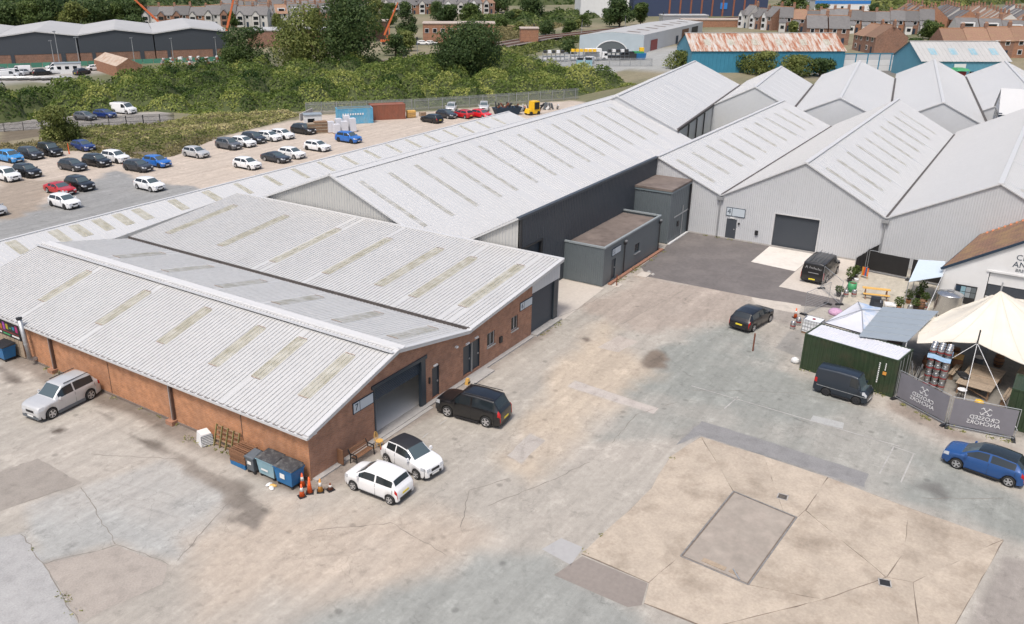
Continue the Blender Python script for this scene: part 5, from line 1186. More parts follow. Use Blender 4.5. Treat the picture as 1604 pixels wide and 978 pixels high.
for k in range(5): x = -.12 + .06 * k; MB().tube((x, .18, .47), (x, .24, .47 + .48 * math.sqrt(1 - (x / .2) ** 2)), .009, n=5).build('spindle', M['wood_y'], ch)
MB().bar((-.17, 0, .2), (.17, 0, .2), .02).build('stretcher', M['wood_y'], ch)
yb = thing('yellow_bollard', (14.0, -.55, 0), 0, 'low yellow and black guard block beside the double doors', 'guard')
MB().tbox(-.15, .15, -.13, .13, 0, .42, .05, .04).build('block', M['wood_y'], yb); MB().box(-.13, .13, -.135, -.12, .1, .2).build('stripe', M['black'], yb)
tag(place(MB().tube((0, 0, 0), (0, 0, 1.35), .055, n=8).build('steel_post', M['rust']), 29.66, -14.35), 'rusty steel post standing alone in the yard', 'post')
# gym-like clutter on the floor inside the open door
for k, (x, y) in enumerate(((7.6, 3.4), (8.6, 4.2), (9.2, 6.0))):
    t = thing('trestle', (x, y, .015), k * .7, ('nearest', 'second', 'farthest')[k] + ' low black trestle on the floor inside the open door of unit 7', 'trestle')
    MB().box(-.6, .6, -.14, .14, .42, .5).build('pad', M['black'], t)
    for sx in (-.45, .45): l = MB(); l.bar((sx, -.25, 0), (sx, 0, .42), .05); l.bar((sx, .25, 0), (sx, 0, .42), .05); l.build('leg', M['steel_dark'], t)

# ---------------------------------------------------------------- shipping containers
def container(x, y, rz, side, label, roofm=None, L=6.06, W=2.44, H=2.59):
    t = thing('shipping_container', (x, y, 0), R(rz), label, 'container')
    a, b = L / 2, W / 2
    for sy, nm in ((-1, 'side_panel'), (1, 'side_panel')):
        w = MB(); sheet(w, lambda u: (-a + .08 + u, sy * (b - .045), .15), lambda u: (-a + .08 + u, sy * (b - .045), H - .1), L - .16, .28, .17, .036, (0, sy, 0)); w.build(nm, side, t)
    w = MB(); sheet(w, lambda u: (-a + .04, -b + .08 + u, .15), lambda u: (-a + .04, -b + .08 + u, H - .1), W - .16, .28, .17, -.03, (-1, 0, 0)); w.build('end_panel', side, t)
    w = MB(); sheet(w, lambda u: (-a + .08 + u, -b + .06, H - .05), lambda u: (-a + .08 + u, b - .06, H - .05), L - .16, .22, .12, .02, (0, 0, 1)); w.build('roof', roofm or side, t)
    f = MB()
    for sx in (-1, 1):
        for sy in (-1, 1): f.box(sx * (a - .06) - .06, sx * (a - .06) + .06, sy * (b - .06) - .06, sy * (b - .06) + .06, 0, H)
        f.box(sx * (a - .05) - .05, sx * (a - .05) + .05, -b + .12, b - .12, H - .12, H - .005); f.box(sx * (a - .05) - .05, sx * (a - .05) + .05, -b + .12, b - .12, .02, .16)
    for sy in (-1, 1):
        f.box(-a + .12, a - .12, sy * (b - .04) - .04, sy * (b - .04) + .04, H - .1, H - .01); f.box(-a + .12, a - .12, sy * (b - .04) - .04, sy * (b - .04) + .04, .02, .16)
    f.build('frame', side, t)
    for sy in (-1, 1):
        d = MB().box(a - .05, a - .01, sy * b * .48 - b * .46, sy * b * .48 + b * .46, .17, H - .14).build('door', side, t)
        for q in (.3, .75): MB().tube((a + .02, sy * b * q, .12), (a + .02, sy * b * q, H - .1), .02, n=6).build('lock_rod', M['galv'], d)
    return t
gc = container(29.28, -21.02, -100.6, M['green_c'], 'dark green shipping container with a dirty white roof beside the old van', M['tarp'])
# vertical white lettering and orange mark near the right end of the long side
M2 = lambda u, z: (2.03 + u, -1.262, z)
for k in range(11): MB().box(1.92, 2.0, -1.27, -1.262, .75 + k * .13, .84 + k * .13).build('lettering', M['white_print'], gc)
for k in range(4): MB().box(2.3, 2.36, -1.27, -1.262, 1.7 + k * .13, 1.8 + k * .13).build('lettering', M['white_print'], gc)
MB().box(2.22, 2.44, -1.27, -1.262, 1.38, 1.6).build('orange_mark', M['amber'], gc)
container(28.3, -32.9, -92, M['green_c'], 'dark green container cut off by the right edge of the picture', None)
bc = container(84.6, 70.6, -40, M['blue_c'], 'pale blue shipping container with faded lettering in the car park', mat('container_roof', (.12, .15, .14), .7, var=.3))
for k in range(9): MB().box(-2.2 + k * .42, -1.95 + k * .42, -1.27, -1.262, 1.5, 1.8).build('lettering', M['white_print'], bc)
container(91.0, 68.6, -40, M['rust_c'], 'rust-red shipping container right of the blue one', None, 6.06)

# ---------------------------------------------------------------- brewery yard
M['film2'] = M['film']
kegp = None
def keg(x, y, z=0, label=None, group='metal kegs', band=True, m_=None):
    global kegp
    if kegp is None:
        t = thing('keg'); kegp = t
        MB().lathe([(.17, 0), (.18, .0), (.18, .05), (.165, .06), (.2, .1), (.205, .25), (.2, .28), (.205, .31), (.2, .46), (.165, .5), (.18, .51), (.18, .56), (.15, .56), (.14, .5), (.03, .49)], 16).build('barrel', M['steel'], t, True)
        MB().lathe([(.207, .24), (.209, .27), (.209, .30), (.207, .33)], 16).build('band', M['red'], t)
        MB().tube((0, 0, .48), (0, 0, .54), .035, n=8).build('valve', M['steel_dark'], t)
    else: t = copy_tree(kegp)
    place(t, x, y, rnd.uniform(0, 360), z)
    return tag(t, label, 'keg', group)
kl = 0
for k in range(5):
    pz_ = .15 + k * .5625
    for i in range(3):
        for j in range(3):
            lv = ('bottom', 'second', 'third', 'fourth', 'top')[k]
            keg(30.15 + i * .43, -26.15 + j * .43, pz_, '%s steel keg of the %s row in the %s layer of the tall keg stack' % (('right', 'middle', 'left')[j], ('near', 'middle', 'far')[i], lv), 'kegs in the tall stack')
pp_ = copy_tree(pal); place(pp_, 30.58, -25.72, 0); tag(pp_, 'wooden pallet under the tall stack of steel kegs', 'pallet')
for c_ in pp_.children: c_.material_slots[0].material = M['wood']
fm = MB()
ring = [(30.58 + .75 * math.cos(a) * 1.02, -25.72 + .75 * math.sin(a) * 1.02) for a in np.linspace(0, 2 * math.pi, 17)[:-1]]
def sq(a, r=.665): c, s_ = math.cos(a), math.sin(a); k = r / max(abs(c), abs(s_)); return 30.58 + k * c, -25.72 + k * s_
for a0 in np.linspace(0, 2 * math.pi, 25)[:-1]:
    a1 = a0 + 2 * math.pi / 24; (x0, y0), (x1, y1) = sq(a0), sq(a1)
    h0, h1 = 2.2 + .07 * math.sin(a0 * 3), 2.2 + .07 * math.sin(a1 * 3)
    fm.quad((x0, y0, h0), (x1, y1, h1), (x1, y1, h1 + .3), (x0, y0, h0 + .3))
tag(fm.build('shrink_film', M['film']), 'pale blue plastic film wrapped round the top of the keg stack', 'film')
for x, y, l in ((36.3, -15.75, 'steel keg left of the white caged tank, nearest the cone'), (37.1, -16.2, 'steel keg behind the cone beside the metal barrier'), (35.3, -15.6, 'low steel keg in front of the others by the white caged tank'), (44.6, -17.4, 'steel keg left of the green planter barrel'), (45.0, -17.95, 'steel keg directly in front of the green planter barrel'), (43.9, -22.3, 'steel keg in front of the potted plants'), (45.1, -23.2, 'steel keg beside the brown wooden barrel')):
    keg(x, y, 0, l)
# caged tank
ib = thing('caged_tank', (35.35, -17.0, 0), R(-8), 'white caged plastic tank at the left end of the green container', 'tank')
MB().tbox(-.5, .5, -.6, .6, .15, 1.08, .03, .03).build('bladder', mat('milky_plastic', (.72, .74, .76), .4, var=.05), ib)
cg = MB()
for k in range(7): cg.bar((-.52, -.6 + k * .2, .12), (-.52, -.6 + k * .2, 1.12), .025); cg.bar((.52, -.6 + k * .2, .12), (.52, -.6 + k * .2, 1.12), .025)
for k in range(6): cg.bar((-.5 + k * .2, -.62, .12), (-.5 + k * .2, -.62, 1.12), .025); cg.bar((-.5 + k * .2, .62, .12), (-.5 + k * .2, .62, 1.12), .025)
for z in (.3, .6, .9, 1.12):
    for s in (-1, 1): cg.bar((s * .53, -.62, z), (s * .53, .62, z), .025); cg.bar((-.53, s * .63, z), (.53, s * .63, z), .025)
cg.build('cage', M['galv'], ib); MB().box(-.5, .5, -.6, .6, 0, .13).build('pallet_base', M['wood'], ib); MB().lathe([(.12, 1.08), (.12, 1.13), (.1, 1.14)], 12).build('cap', M['red'], ib)
wb = MB(); wb.lathe([(.05, 0), (.24, .05), (.27, .2), (.2, .36), (.06, .44)], 9); wb.xform(Matrix.Diagonal((.8, 1.15, 1, 1))); tag(place(wb.build('white_sack', M['white'], None, True), 29.3, -17.35), 'white sack at the left end of the green container', 'sack')
# gazebo with white tarpaulin roof
gz = thing('gazebo', (33.6, -20.3, 0), R(-11), 'gazebo with flat-pitched white tarpaulin roof stained blue, behind the green container', 'gazebo')
a_, b_ = 2.75, 1.3
cx_, cy_ = .0, 0
corners = [(-a_, -b_), (a_, -b_), (a_, b_), (-a_, b_)]
for i in range(4):
    p, q = corners[i], corners[(i + 1) % 4]; mb = MB()
    n_ = 6
    rows = []
    for r_ in range(n_ + 1):
        t_ = r_ / n_; sag = -.12 * math.sin(math.pi * t_)
        rows.append([((p[0] + (q[0] - p[0]) * c / 8) * (1 - t_), (p[1] + (q[1] - p[1]) * c / 8) * (1 - t_), 2.65 + .5 * t_ + sag) for c in range(9)])
    for r_ in range(n_):
        for c in range(8): mb.quad(rows[r_][c], rows[r_][c + 1], rows[r_ + 1][c + 1], rows[r_ + 1][c])
    mb.build('roof_panel', M['tarp_stain'] if i in (0, 1) else M['tarp'], gz, True)
    MB().box(p[0] - .03, p[0] + .03, p[1] - .03, p[1] + .03, 0, 2.64).build('leg', M['galv'], gz)
    MB().bar((p[0], p[1], 2.62), (q[0], q[1], 2.62), .05).build('eave_rail', M['black'], gz)
    MB().bar((p[0], p[1], 2.69), (0, 0, 3.19), .04).build('hip_rail', M['galv'], gz)
# zinc canopy
zc = thing('metal_canopy', label='flat grey seamed metal canopy between the gazebo and the cream sail', cat='canopy')
P4 = [(35.7, -21.3, 2.95), (37.0, -24.7, 2.95), (30.6, -23.7, 2.72), (29.9, -20.9, 2.72)]
V4 = [Vector(p) for p in P4]
mb = MB(); mb.quad(*V4); mb.quad(*[v - Vector((0, 0, .05)) for v in reversed(V4)])
for i in range(4): mb.quad(V4[i], V4[i] - Vector((0, 0, .05)), V4[(i + 1) % 4] - Vector((0, 0, .05)), V4[(i + 1) % 4])
mb.build('sheet', M['zinc'], zc)
for k in range(1, 6):
    t_ = k / 6; MB().bar(V4[0].lerp(V4[3], t_) + Vector((0, 0, .015)), V4[1].lerp(V4[2], t_) + Vector((0, 0, .015)), .025, .03).build('seam', M['zinc'], zc)
for i in range(4): MB().tube(V4[i] * .98 + (V4[0] + V4[1] + V4[2] + V4[3]) / 4 * .02 - Vector((0, 0, .05)), (V4[i].x * .98 + .02 * 33.3, V4[i].y * .98 - .02 * 22.6, 0), .035, n=8).build('post', M['white'], zc)
# dark things under the canopies
for k, (x, y, l) in enumerate(((34.6, -22.6, 'dark bar counter in the shade under the metal canopy'), (32.8, -22.9, 'second dark counter under the metal canopy, nearer the container'))):
    t = thing('bar_counter', (x, y, 0), R(-11), l, 'counter'); MB().box(-.8, .8, -.3, .3, 0, 1.0).build('front', M['clad_dark'], t); MB().box(-.9, .9, -.38, .38, 1.002, 1.05).build('top', M['wood_d'], t)
st_ = thing('stacked_chairs', (36.5, -20.7, 0), R(10), 'black folded equipment sticking up behind the gazebo roof', 'equipment')
MB().tbox(-.35, .35, -.45, .45, .6, 3.25, .1, .12).build('cover', M['black'], st_); MB().box(-.3, .3, -.5, .1, 2.6, 3.0).build('bracket', M['steel_dark'], st_); MB().bar((-.32, -.4, .6), (-.26, -.3, 3.2), .05).build('stay', M['galv'], st_); MB().box(-.3, .3, -.4, .4, 0, .6).build('stand', M['steel_dark'], st_)
pk = MB(); pk.lathe([(.02, .9), (.5, .95), (.55, 1.1), (.4, 1.3), (.03, 1.36)], 14); t = thing('pink_parasol', (37.7, -18.0, 0), 0, 'pink patterned cushion-like parasol beside the gazebo', 'parasol'); pk.build('canopy', M['pink'], t, True); MB().tube((0, 0, 0), (0, 0, .95), .04, n=8).build('pole', M['galv'], t)

M['sail_seam'] = mat('canvas_seam', (.59, .545, .46), .8, 0, var=.05)
# cream stretch sail
sl_ = thing('sail_canopy', label='large cream stretched canvas canopy over the seating area', cat='canopy')
edge = [(34.4, -23.95, 2.6), (31.0, -24.25, 2.62), (31.9, -26.0, 2.85), (32.4, -27.5, 2.95), (31.4, -29.1, 2.85), (30.8, -30.3, 2.75), (31.5, -33.0, 2.6), (35.5, -35.0, 2.7), (41.0, -34.0, 2.7), (43.5, -30.5, 2.8), (42.5, -27.5, 3.0), (38.0, -25.4, 2.9)]
peak = Vector((37.5, -28.0, 5.0)); mb = MB(); NRg = 9; n_ = len(edge) * 4
fine = []
for i in range(len(edge)):
    for c in range(4):
        a, b = Vector(edge[i]), Vector(edge[(i + 1) % len(edge)]); fine.append(a.lerp(b, c / 4) - Vector((0, 0, .03 * math.sin(math.pi * c / 4))))
rows = []
for r_ in range(NRg + 1):
    t_ = r_ / NRg
    row = []
    for i, e_ in enumerate(fine):
        p = e_.lerp(peak, t_); p.z = e_.z + (peak.z - e_.z) * (t_ ** 1.6) + .02 * math.sin(i * 1.3) * math.sin(math.pi * t_); row.append(p)
    rows.append(row)
for r_ in range(NRg):
    for i in range(n_):
        j = (i + 1) % n_; mb.quad(rows[r_][i], rows[r_][j], rows[r_ + 1][j], rows[r_ + 1][i])
mb.build('canvas', M['sail'], sl_, True)
for i in range(2, n_, 6):
    sm = MB()
    for r_ in range(NRg): sm.bar(rows[r_][i] + Vector((0, 0, .012)), rows[r_ + 1][i] + Vector((0, 0, .012)), .05, .012)
    sm.build('seam', M['sail_seam'], sl_)
eb = MB()
for i in range(n_): eb.tube(rows[0][i], rows[0][(i + 1) % n_], .03, n=5, cap=False)
eb.build('edge_binding', M['sail_seam'], sl_)
MB().tube((37.5, -28.0, 0), (37.5, -28.0, 5.6), .05, n=8).build('mast', M['galv'], sl_)
MB().tube((32.5, -27.5, 0), (32.2, -27.5, 3.9), .045, n=8).build('edge_pole', M['black'], sl_)
for q in ((28.5, -27.6), (26.6, -30.6), (30.3, -24.6)): MB().tube((32.3, -27.5, 2.95), (q[0], q[1], .3), .018, n=5).build('guy_rope', M['white'], sl_)
for q in ((43.3, -23.3),): MB().tube((34.4, -23.95, 2.6), (46.9, -23.9, 3.0), .02, n=5).build('guy_rope', M['white'], sl_)
for q in ((44.0, -31.0), (40.5, -34.5), (31.2, -33.3)): MB().tube((q[0], q[1], 0), (q[0], q[1], 2.8), .045, n=8).build('edge_pole', M['galv'], sl_)

# seating under the sail
tb = thing('picnic_table', (32.2, -28.15, 0), R(-8), 'big weathered timber table with plank top under the cream sail', 'table')
for k in range(16): MB().box(-1.95 + k * .25, -1.72 + k * .25, -1.0, 1.0, .74, .78).build('plank', M['wood_g'], tb)
MB().box(.0, .02, -1.0, 1.0, .785, .79).build('gap_strip', M['wood_d'], tb)
for sx in (-1.7, 1.7):
    for sy in (-.85, .85): MB().box(sx - .05, sx + .05, sy - .05, sy + .05, 0, .74).build('leg', M['wood'], tb)
MB().bar((-1.7, -.85, .15), (-1.7, .85, .7), .06).build('brace', M['wood'], tb); MB().bar((1.7, -.85, .15), (1.7, .85, .7), .06).build('brace', M['wood'], tb)
cc = thing('black_coat', (31.7, -27.2, .8), .4, 'black jacket lying on the timber table', 'jacket'); 
q = MB(); q.lathe([(.05, .0), (.45, .01), (.5, .06), (.3, .12), (.05, .14)], 9); q.xform(Matrix.Diagonal((1.3, .7, 1, 1))); q.build('cloth', M['black'], cc, True); MB().bar((-.5, .1, .05), (.6, .25, .05), .16, .06).build('sleeve', M['black'], cc)
so = thing('round_stool', (29.9, -27.35, 0), 0, 'small white round-topped stool in front of the timber table', 'stool')
MB().lathe([(.26, .6), (.28, .62), (.28, .64), (.25, .66)], 18).build('seat', M['white'], so)
for k in range(3): a = 2.1 * k; MB().tube((.1 * math.cos(a), .1 * math.sin(a), .6), (.25 * math.cos(a), .25 * math.sin(a), 0), .018, n=6).build('leg', M['steel_dark'], so)
dm = thing('steel_drum', (35.3, -27.75, 0), 0, 'dark drum with pale lid behind the timber table', 'drum'); MB().lathe([(.3, 0), (.3, .3), (.31, .31), (.3, .32), (.3, .85)], 16).build('drum_body', M['clad_dark'], dm, True); MB().lathe([(.31, .852), (.31, .9), (.25, .905)], 16).build('lid', M['cone_white'], dm)
yd = thing('yellow_tub', (29.6, -28.4, 0), 0, 'yellow and red tub under the near end of the timber table', 'tub'); MB().lathe([(.22, .0), (.26, .14)], 14).build('base', M['red'], yd); MB().lathe([(.27, .142), (.24, .26), (.1, .33)], 14).build('top', M['yellow'], yd)
lt_ = thing('ladder_frame', (35.6, -25.6, 0), R(20), 'wooden slatted rack standing behind the keg stack', 'rack')
for k in range(5): MB().box(-.5, .5, -.2, .2, .2 + k * .32, .24 + k * .32).build('shelf', M['wood_d'], lt_)
for sx in (-.5, .5): MB().box(sx - .03, sx + .03, -.22, .22, 0, 1.7).build('side', M['wood'], lt_)
wt = thing('barrel_table', (34.6, -26.6, 0), 0, 'dark wooden barrel table with a yellowish top behind the keg stack', 'barrel'); MB().lathe([(.26, 0), (.34, .4), (.27, .85)], 14).build('cask', M['wood_d'], wt, True); MB().box(-.45, .45, -.3, .3, .852, .9).build('top', M['wood_y'], wt)
# dark metal scrap mesh beside the container end
sc_ = thing('metal_rack', (29.4, -24.6, 0), R(-10), 'tangled galvanised racking at the right end of the green container', 'rack')
for k in range(12): MB().bar((-.6 + .1 * k + rnd.uniform(-.1, .1), rnd.uniform(-.4, .4), 0), (-.6 + .1 * k + rnd.uniform(-.3, .3), rnd.uniform(-.5, .5), rnd.uniform(1.4, 2.2)), .03).build('bar', M['galv'] if k % 2 else M['steel_dark'], sc_)

# fence panels with banners, seen from behind
def fence_panel(a, b, label, h=2.0, banner=True, m_b=None, text=True, name='fence_panel', zb=.15):
    a, b = Vector((*a, 0)), Vector((*b, 0)); L_ = (b - a).length; ang = math.atan2(b.y - a.y, b.x - a.x)
    t = thing(name, (a.x, a.y, 0), ang, label, 'fence panel')
    f = MB(); r_ = .021
    f.tube((0, 0, .06), (0, 0, h), r_, n=8); f.tube((L_, 0, .06), (L_, 0, h), r_, n=8); f.tube((0, 0, h), (L_, 0, h), r_, n=8); f.tube((0, 0, zb), (L_, 0, zb), r_, n=8)
    f.build('tube_frame', M['galv'], t)
    if banner:
        bm = MB(); nx_, nz_ = 16, 6; g = []
        for i in range(nx_ + 1):
            for j in range(nz_ + 1): g.append((.08 + (L_ - .16) * i / nx_, .012 * math.sin(i * 1.1 + j * .7), zb + .1 + (h - zb - .18) * j / nz_))
        bm.add(g, [(i * (nz_ + 1) + j, (i + 1) * (nz_ + 1) + j, (i + 1) * (nz_ + 1) + j + 1, i * (nz_ + 1) + j + 1) for i in range(nx_) for j in range(nz_)])
        bo = bm.build('banner', m_b or M['banner'], t, True)
        if text:
            mid = L_ * .52
            for txt, z in (('CROSSED', .98), ('ANCHORS', .66)): put_text(txt, .36, (mid, -.03, z), (1, 0, 0), (0, 0, 1), M['banner_text'], t, True)
            ic = MB()
            for s in (-1, 1):
                ic.bar((mid - s * .22, -.03, 1.22), (mid + s * .2, -.03, 1.68), .035, .01, (0, 1, 0)); ic.bar((mid + s * .1, -.03, 1.68), (mid + s * .28, -.03, 1.58), .03, .01, (0, 1, 0)); ic.bar((mid - s * .3, -.03, 1.36), (mid - s * .22, -.03, 1.22), .03, .01, (0, 1, 0)); ic.bar((mid - s * .22, -.03, 1.22), (mid - s * .05, -.03, 1.25), .03, .01, (0, 1, 0))
            ic.build('anchor_emblem', M['banner_text'], t)
    else:
        wm = MB()
        for k in range(1, int(L_ / .22)): wm.bar((k * .22, 0, zb), (k * .22, 0, h), .008)
        for k in range(1, 8): wm.bar((0, 0, zb + k * .22), (L_, 0, zb + k * .22), .008)
        wm.build('wire_mesh', M['galv'], t)
    for x in (0, L_): MB().tbox(x - .11, x + .11, -.33, .33, 0, .13, .03, .05).build('foot_block', M['black'], t)
    return t
fence_panel((27.5, -23.95), (25.5, -27.0), 'fence panel with grey banner lettered backwards, next to the green container')
fence_panel((25.42, -27.1), (25.8, -30.5), 'fence panel with grey banner lettered backwards, nearest the blue hatchback')
fence_panel((45.4, -15.3), (42.4, -17.4), 'galvanised mesh barrier standing behind the black van', banner=False)
fence_panel((42.0, -16.6), (38.6, -15.6), 'galvanised mesh barrier beside the traffic cone and kegs', banner=False, h=1.9)
fence_panel((52.2, -17.55), (51.9, -20.9), 'black cloth-covered fence panel facing the yard, in front of white cladding', m_b=M['mesh_black'], text=False)
fence_panel((51.9, -21.0), (51.6, -23.6), 'black cloth-covered fence panel half hidden behind the pale awning', m_b=M['mesh_black'], text=False)
fence_panel((49.5, -16.95), (52.1, -17.4), 'black cloth-covered fence panel turned edge-on beside the potted plants', m_b=M['mesh_black'], text=False)
fence_panel((52.2, -17.3), (54.8, -17.9), 'black cloth-covered fence panel running back to the white wall', m_b=M['mesh_black'], text=False)

# pale awning, tiled white building, steel tank
aw = thing('pale_awning', label='pale blue-grey awning sheet between the black fence and the white building', cat='awning')
mb = MB(); A4 = [Vector(p) for p in ((44.2, -21.8, 2.35), (49.4, -21.7, 2.7), (50.0, -23.6, 2.75), (46.3, -23.9, 2.6))]
mb.quad(*A4); mb.quad(*[v - Vector((0, 0, .04)) for v in reversed(A4)])
for i in range(4): mb.quad(A4[i], A4[i] - Vector((0, 0, .04)), A4[(i + 1) % 4] - Vector((0, 0, .04)), A4[(i + 1) % 4])
mb.build('sheet', mat('pale_sheet', (.52, .60, .66), .5, var=.05), aw)
for v in A4[:2]: MB().tube((v.x, v.y, 0), (v.x, v.y, v.z - .04), .035, n=8).build('post', M['galv'], aw)
wbld = thing('brewery_building', label='white rendered building with brown tiled roof and part-open dark shutter at right', cat='building')
opw = [(-32.5, -26.9, 0, 3.35)]
w = MB(); wall_strips(w, [-38.2, -31.0, -23.75], lambda y: 3.02 + .62 * min(-23.75 - y, y + 38.2), opw, lambda y, z, d_: (47.1 + d_, y, z)); w.build('front_wall', M['white'], wbld)
w = MB(); w.quad((47.1, -23.75, 0), (54.85, -25.5, 0), (54.85, -25.5, 4.1), (47.1, -23.75, 3.0)); w.build('side_wall', M['white'], wbld)
def tiles(name, y_eave0, y_eave1, sgn):
    """courses of plain tiles climbing from the eave to the ridge at y = -31"""
    mb = MB(); n_ = 34
    for k in range(n_):
        t0, t1 = k / n_, (k + 1.25) / n_
        zz = lambda y: 3.06 + .62 * (-23.7 - y if sgn > 0 else y + 38.3)
        row = []
        for y0_, y1_ in (((y_eave0 + (-31 - y_eave0) * t0), (y_eave1 + (-31 - y_eave1) * t0)),):
            ya, yb = y_eave0 + (-31 - y_eave0) * t1, y_eave1 + (-31 - y_eave1) * t1
            mb.quad((46.95, y0_, zz(y0_) + .05), (54.9, y1_, zz(y1_) + .05), (54.9, yb, zz(yb) + .015), (46.95, ya, zz(ya) + .015))
            mb.quad((46.95, y0_, zz(y0_) + .0), (54.9, y1_, zz(y1_) + .0), (54.9, y1_, zz(y1_) + .05), (46.95, y0_, zz(y0_) + .05))
    return mb.build(name, M['tile_rows'], wbld)
def tile_mat():
    m, N, L, B = nmat('plain_tiles'); tc = N.new('ShaderNodeTexCoord')
    br = N.new('ShaderNodeTexBrick'); br.inputs['Scale'].default_value = 1; br.inputs['Brick Width'].default_value = .2; br.inputs['Row Height'].default_value = .214; br.inputs['Mortar Size'].default_value = .006
    br.inputs['Color1'].default_value = (.25, .14, .09, 1); br.inputs['Color2'].default_value = (.17, .10, .07, 1); br.inputs['Mortar'].default_value = (.06, .045, .035, 1)
    L.new(tc.outputs['Object'], br.inputs['Vector'])
    n = N.new('ShaderNodeTexNoise'); n.inputs['Scale'].default_value = .9; n.inputs['Detail'].default_value = 8; L.new(tc.outputs['Object'], n.inputs['Vector'])
    cr = N.new('ShaderNodeValToRGB'); cr.color_ramp.elements[0].position = .42; cr.color_ramp.elements[1].position = .68; cr.color_ramp.elements[0].color = (0, 0, 0, 1); cr.color_ramp.elements[1].color = (.6, .6, .6, 1); L.new(n.outputs['Fac'], cr.inputs[0])
    mx = N.new('ShaderNodeMixRGB'); mx.inputs[2].default_value = (.28, .19, .085, 1); L.new(cr.outputs[0], mx.inputs[0]); L.new(br.outputs['Color'], mx.inputs[1]); L.new(mx.outputs[0], B.inputs['Base Color']); B.inputs['Roughness'].default_value = .9
    return m
M['tile_rows'] = tile_mat()
tiles('tiled_roof', -23.6, -25.4, 1); 
rt = MB(); rt.quad((46.95, -31, 7.6), (54.9, -31, 7.6), (54.9, -38.3, 3.05), (46.95, -38.3, 3.05)); rt.build('tiled_roof', M['tile_rows'], wbld)
vb = MB(); vb.bar((46.93, -23.6, 3.0), (46.93, -31, 7.58), .06, .2); vb.bar((46.93, -38.4, 3.0), (46.93, -31, 7.58), .06, .2); vb.bar((46.95, -23.62, 3.0), (54.9, -25.42, 4.1), .1, .12); vb.build('bargeboard', M['ink'], wbld)
bt = MB()
for k in range(14): y = -25.8 - k * .38; bt.box(54.3 + .02 * (k % 2), 54.86, y - .34, y, 3.06 + .62 * (-23.7 - y) + .04, 3.06 + .62 * (-23.7 - y) + .12)
bt.build('edge_tiles', M['tile_o'], wbld)
d = MB(); sheet(d, lambda u: (47.25, -26.95, 1.35 + u), lambda u: (47.25, -32.45, 1.35 + u), 1.0, .1, .06, .02, (-1, 0, 0)); d.build('roller_shutter', M['clad_dark'], wbld)
MB().box(47.0, 47.08, -32.7, -26.7, 3.36, 3.5).build('lintel', M['white'], wbld); MB().box(47.2, 47.3, -32.45, -26.95, 2.36, 3.34).build('shutter_box', M['white'], wbld); MB().box(47.22, 47.26, -32.45, -26.95, 1.27, 1.345).build('bottom_rail', M['white'], wbld)
MB().box(47.4, 52, -32.4, -27.0, 0, .02).build('shop_floor', M['concrete_grey'], wbld)
put_text('CROSSED', .62, (47.085, -28.35, 4.78), (0, -1, 0), (0, 0, 1), M['ink'], wbld, align='LEFT'); put_text('ANCHORS', .62, (47.085, -28.25, 4.22), (0, -1, 0), (0, 0, 1), M['ink'], wbld, align='LEFT'); put_text('BREWING', .34, (47.085, -28.5, 3.78), (0, -1, 0), (0, 0, 1), M['ink'], wbld, align='LEFT')
po = thing('menu_board', label='dark photographic poster board on the white wall behind the steel tank', cat='poster')
MB().box(47.02, 47.08, -26.35, -24.85, .45, 1.95).build('frame', M['black'], po)
for k in range(8): MB().box(47.01, 47.018, -26.3 + (k % 4) * .36, -25.97 + (k % 4) * .36, 1.0 + .45 * (k // 4), 1.4 + .45 * (k // 4)).build('picture', [M['clad_mid'], M['zinc'], M['blue_pale'], M['ink']][k % 4], po)
tk = thing('steel_tank', (44.6, -24.75, 0), 0, 'stainless steel brewing tank with domed top in front of the white building', 'tank')
MB().lathe([(.92, .25), (.94, .3), (.94, 1.8), (.96, 1.84), (.9, 1.9), (.6, 2.0), (.25, 2.06), (.0, 2.07)], 32).build('vessel', M['steel'], tk, True)
MB().lathe([(.25, 2.06), (.25, 2.14), (.2, 2.16)], 16).build('hatch', M['steel'], tk)
for k in range(4): a = .8 + k * math.pi / 2; MB().tube((.9 * math.cos(a), .9 * math.sin(a), 0), (.9 * math.cos(a), .9 * math.sin(a), 1.0), .04, n=8).build('leg', M['galv'], tk)
hm_ = MB(); hp_ = [(.5 - .2 * t_, -.2, 1.98 + .5 * math.sin(t_ * 2.2)) for t_ in np.linspace(0, 1.4, 9)]
for a, b in zip(hp_[:-1], hp_[1:]): hm_.tube(a, b, .04, n=8)
hm_.build('pipe', M['steel'], tk)
# yellow bench, planter, pots, board
yb = thing('yellow_bench', (45.6, -19.5, 0), R(-75), 'yellow painted picnic bench on the pale concrete', 'bench')
for k in range(2): MB().box(-1.0, 1.0, -.5 + k * .16, -.36 + k * .16, .42, .46).build('seat_plank', M['wood_y'], yb)
for k in range(3): MB().box(-1.05, 1.05, .05 + k * .16, .19 + k * .16, .72, .76).build('top_plank', M['wood_y'], yb)
for sx in (-.8, .8): l = MB(); l.bar((sx, -.5, 0), (sx, .15, .72), .06); l.bar((sx, .6, 0), (sx, .3, .72), .06); l.bar((sx, -.5, .4), (sx, .5, .4), .06); l.build('leg', M['wood_d'], yb)
gp = thing('green_planter', (46.1, -17.55, 0), 0, 'bright green barrel planter filled with red soil', 'planter'); MB().lathe([(.27, 0), (.36, .35), (.33, .8), (.3, .8), (.3, .74)], 18).build('barrel', M['green_p'], gp, True); MB().lathe([(.3, .74), (.2, .78), (.01, .8)], 14).build('soil', M['soil'], gp)
fb = thing('colour_board', (50.2, -17.75, 0), R(70), 'small orange and blue striped board by the black fence', 'board')
for k, m_ in enumerate((M['orange'], M['blue'], M['orange'], M['amber'])): MB().box(-.3 + k * .15, -.15 + k * .15, -.02, .02, .25, 1.0).build('stripe', m_, fb)
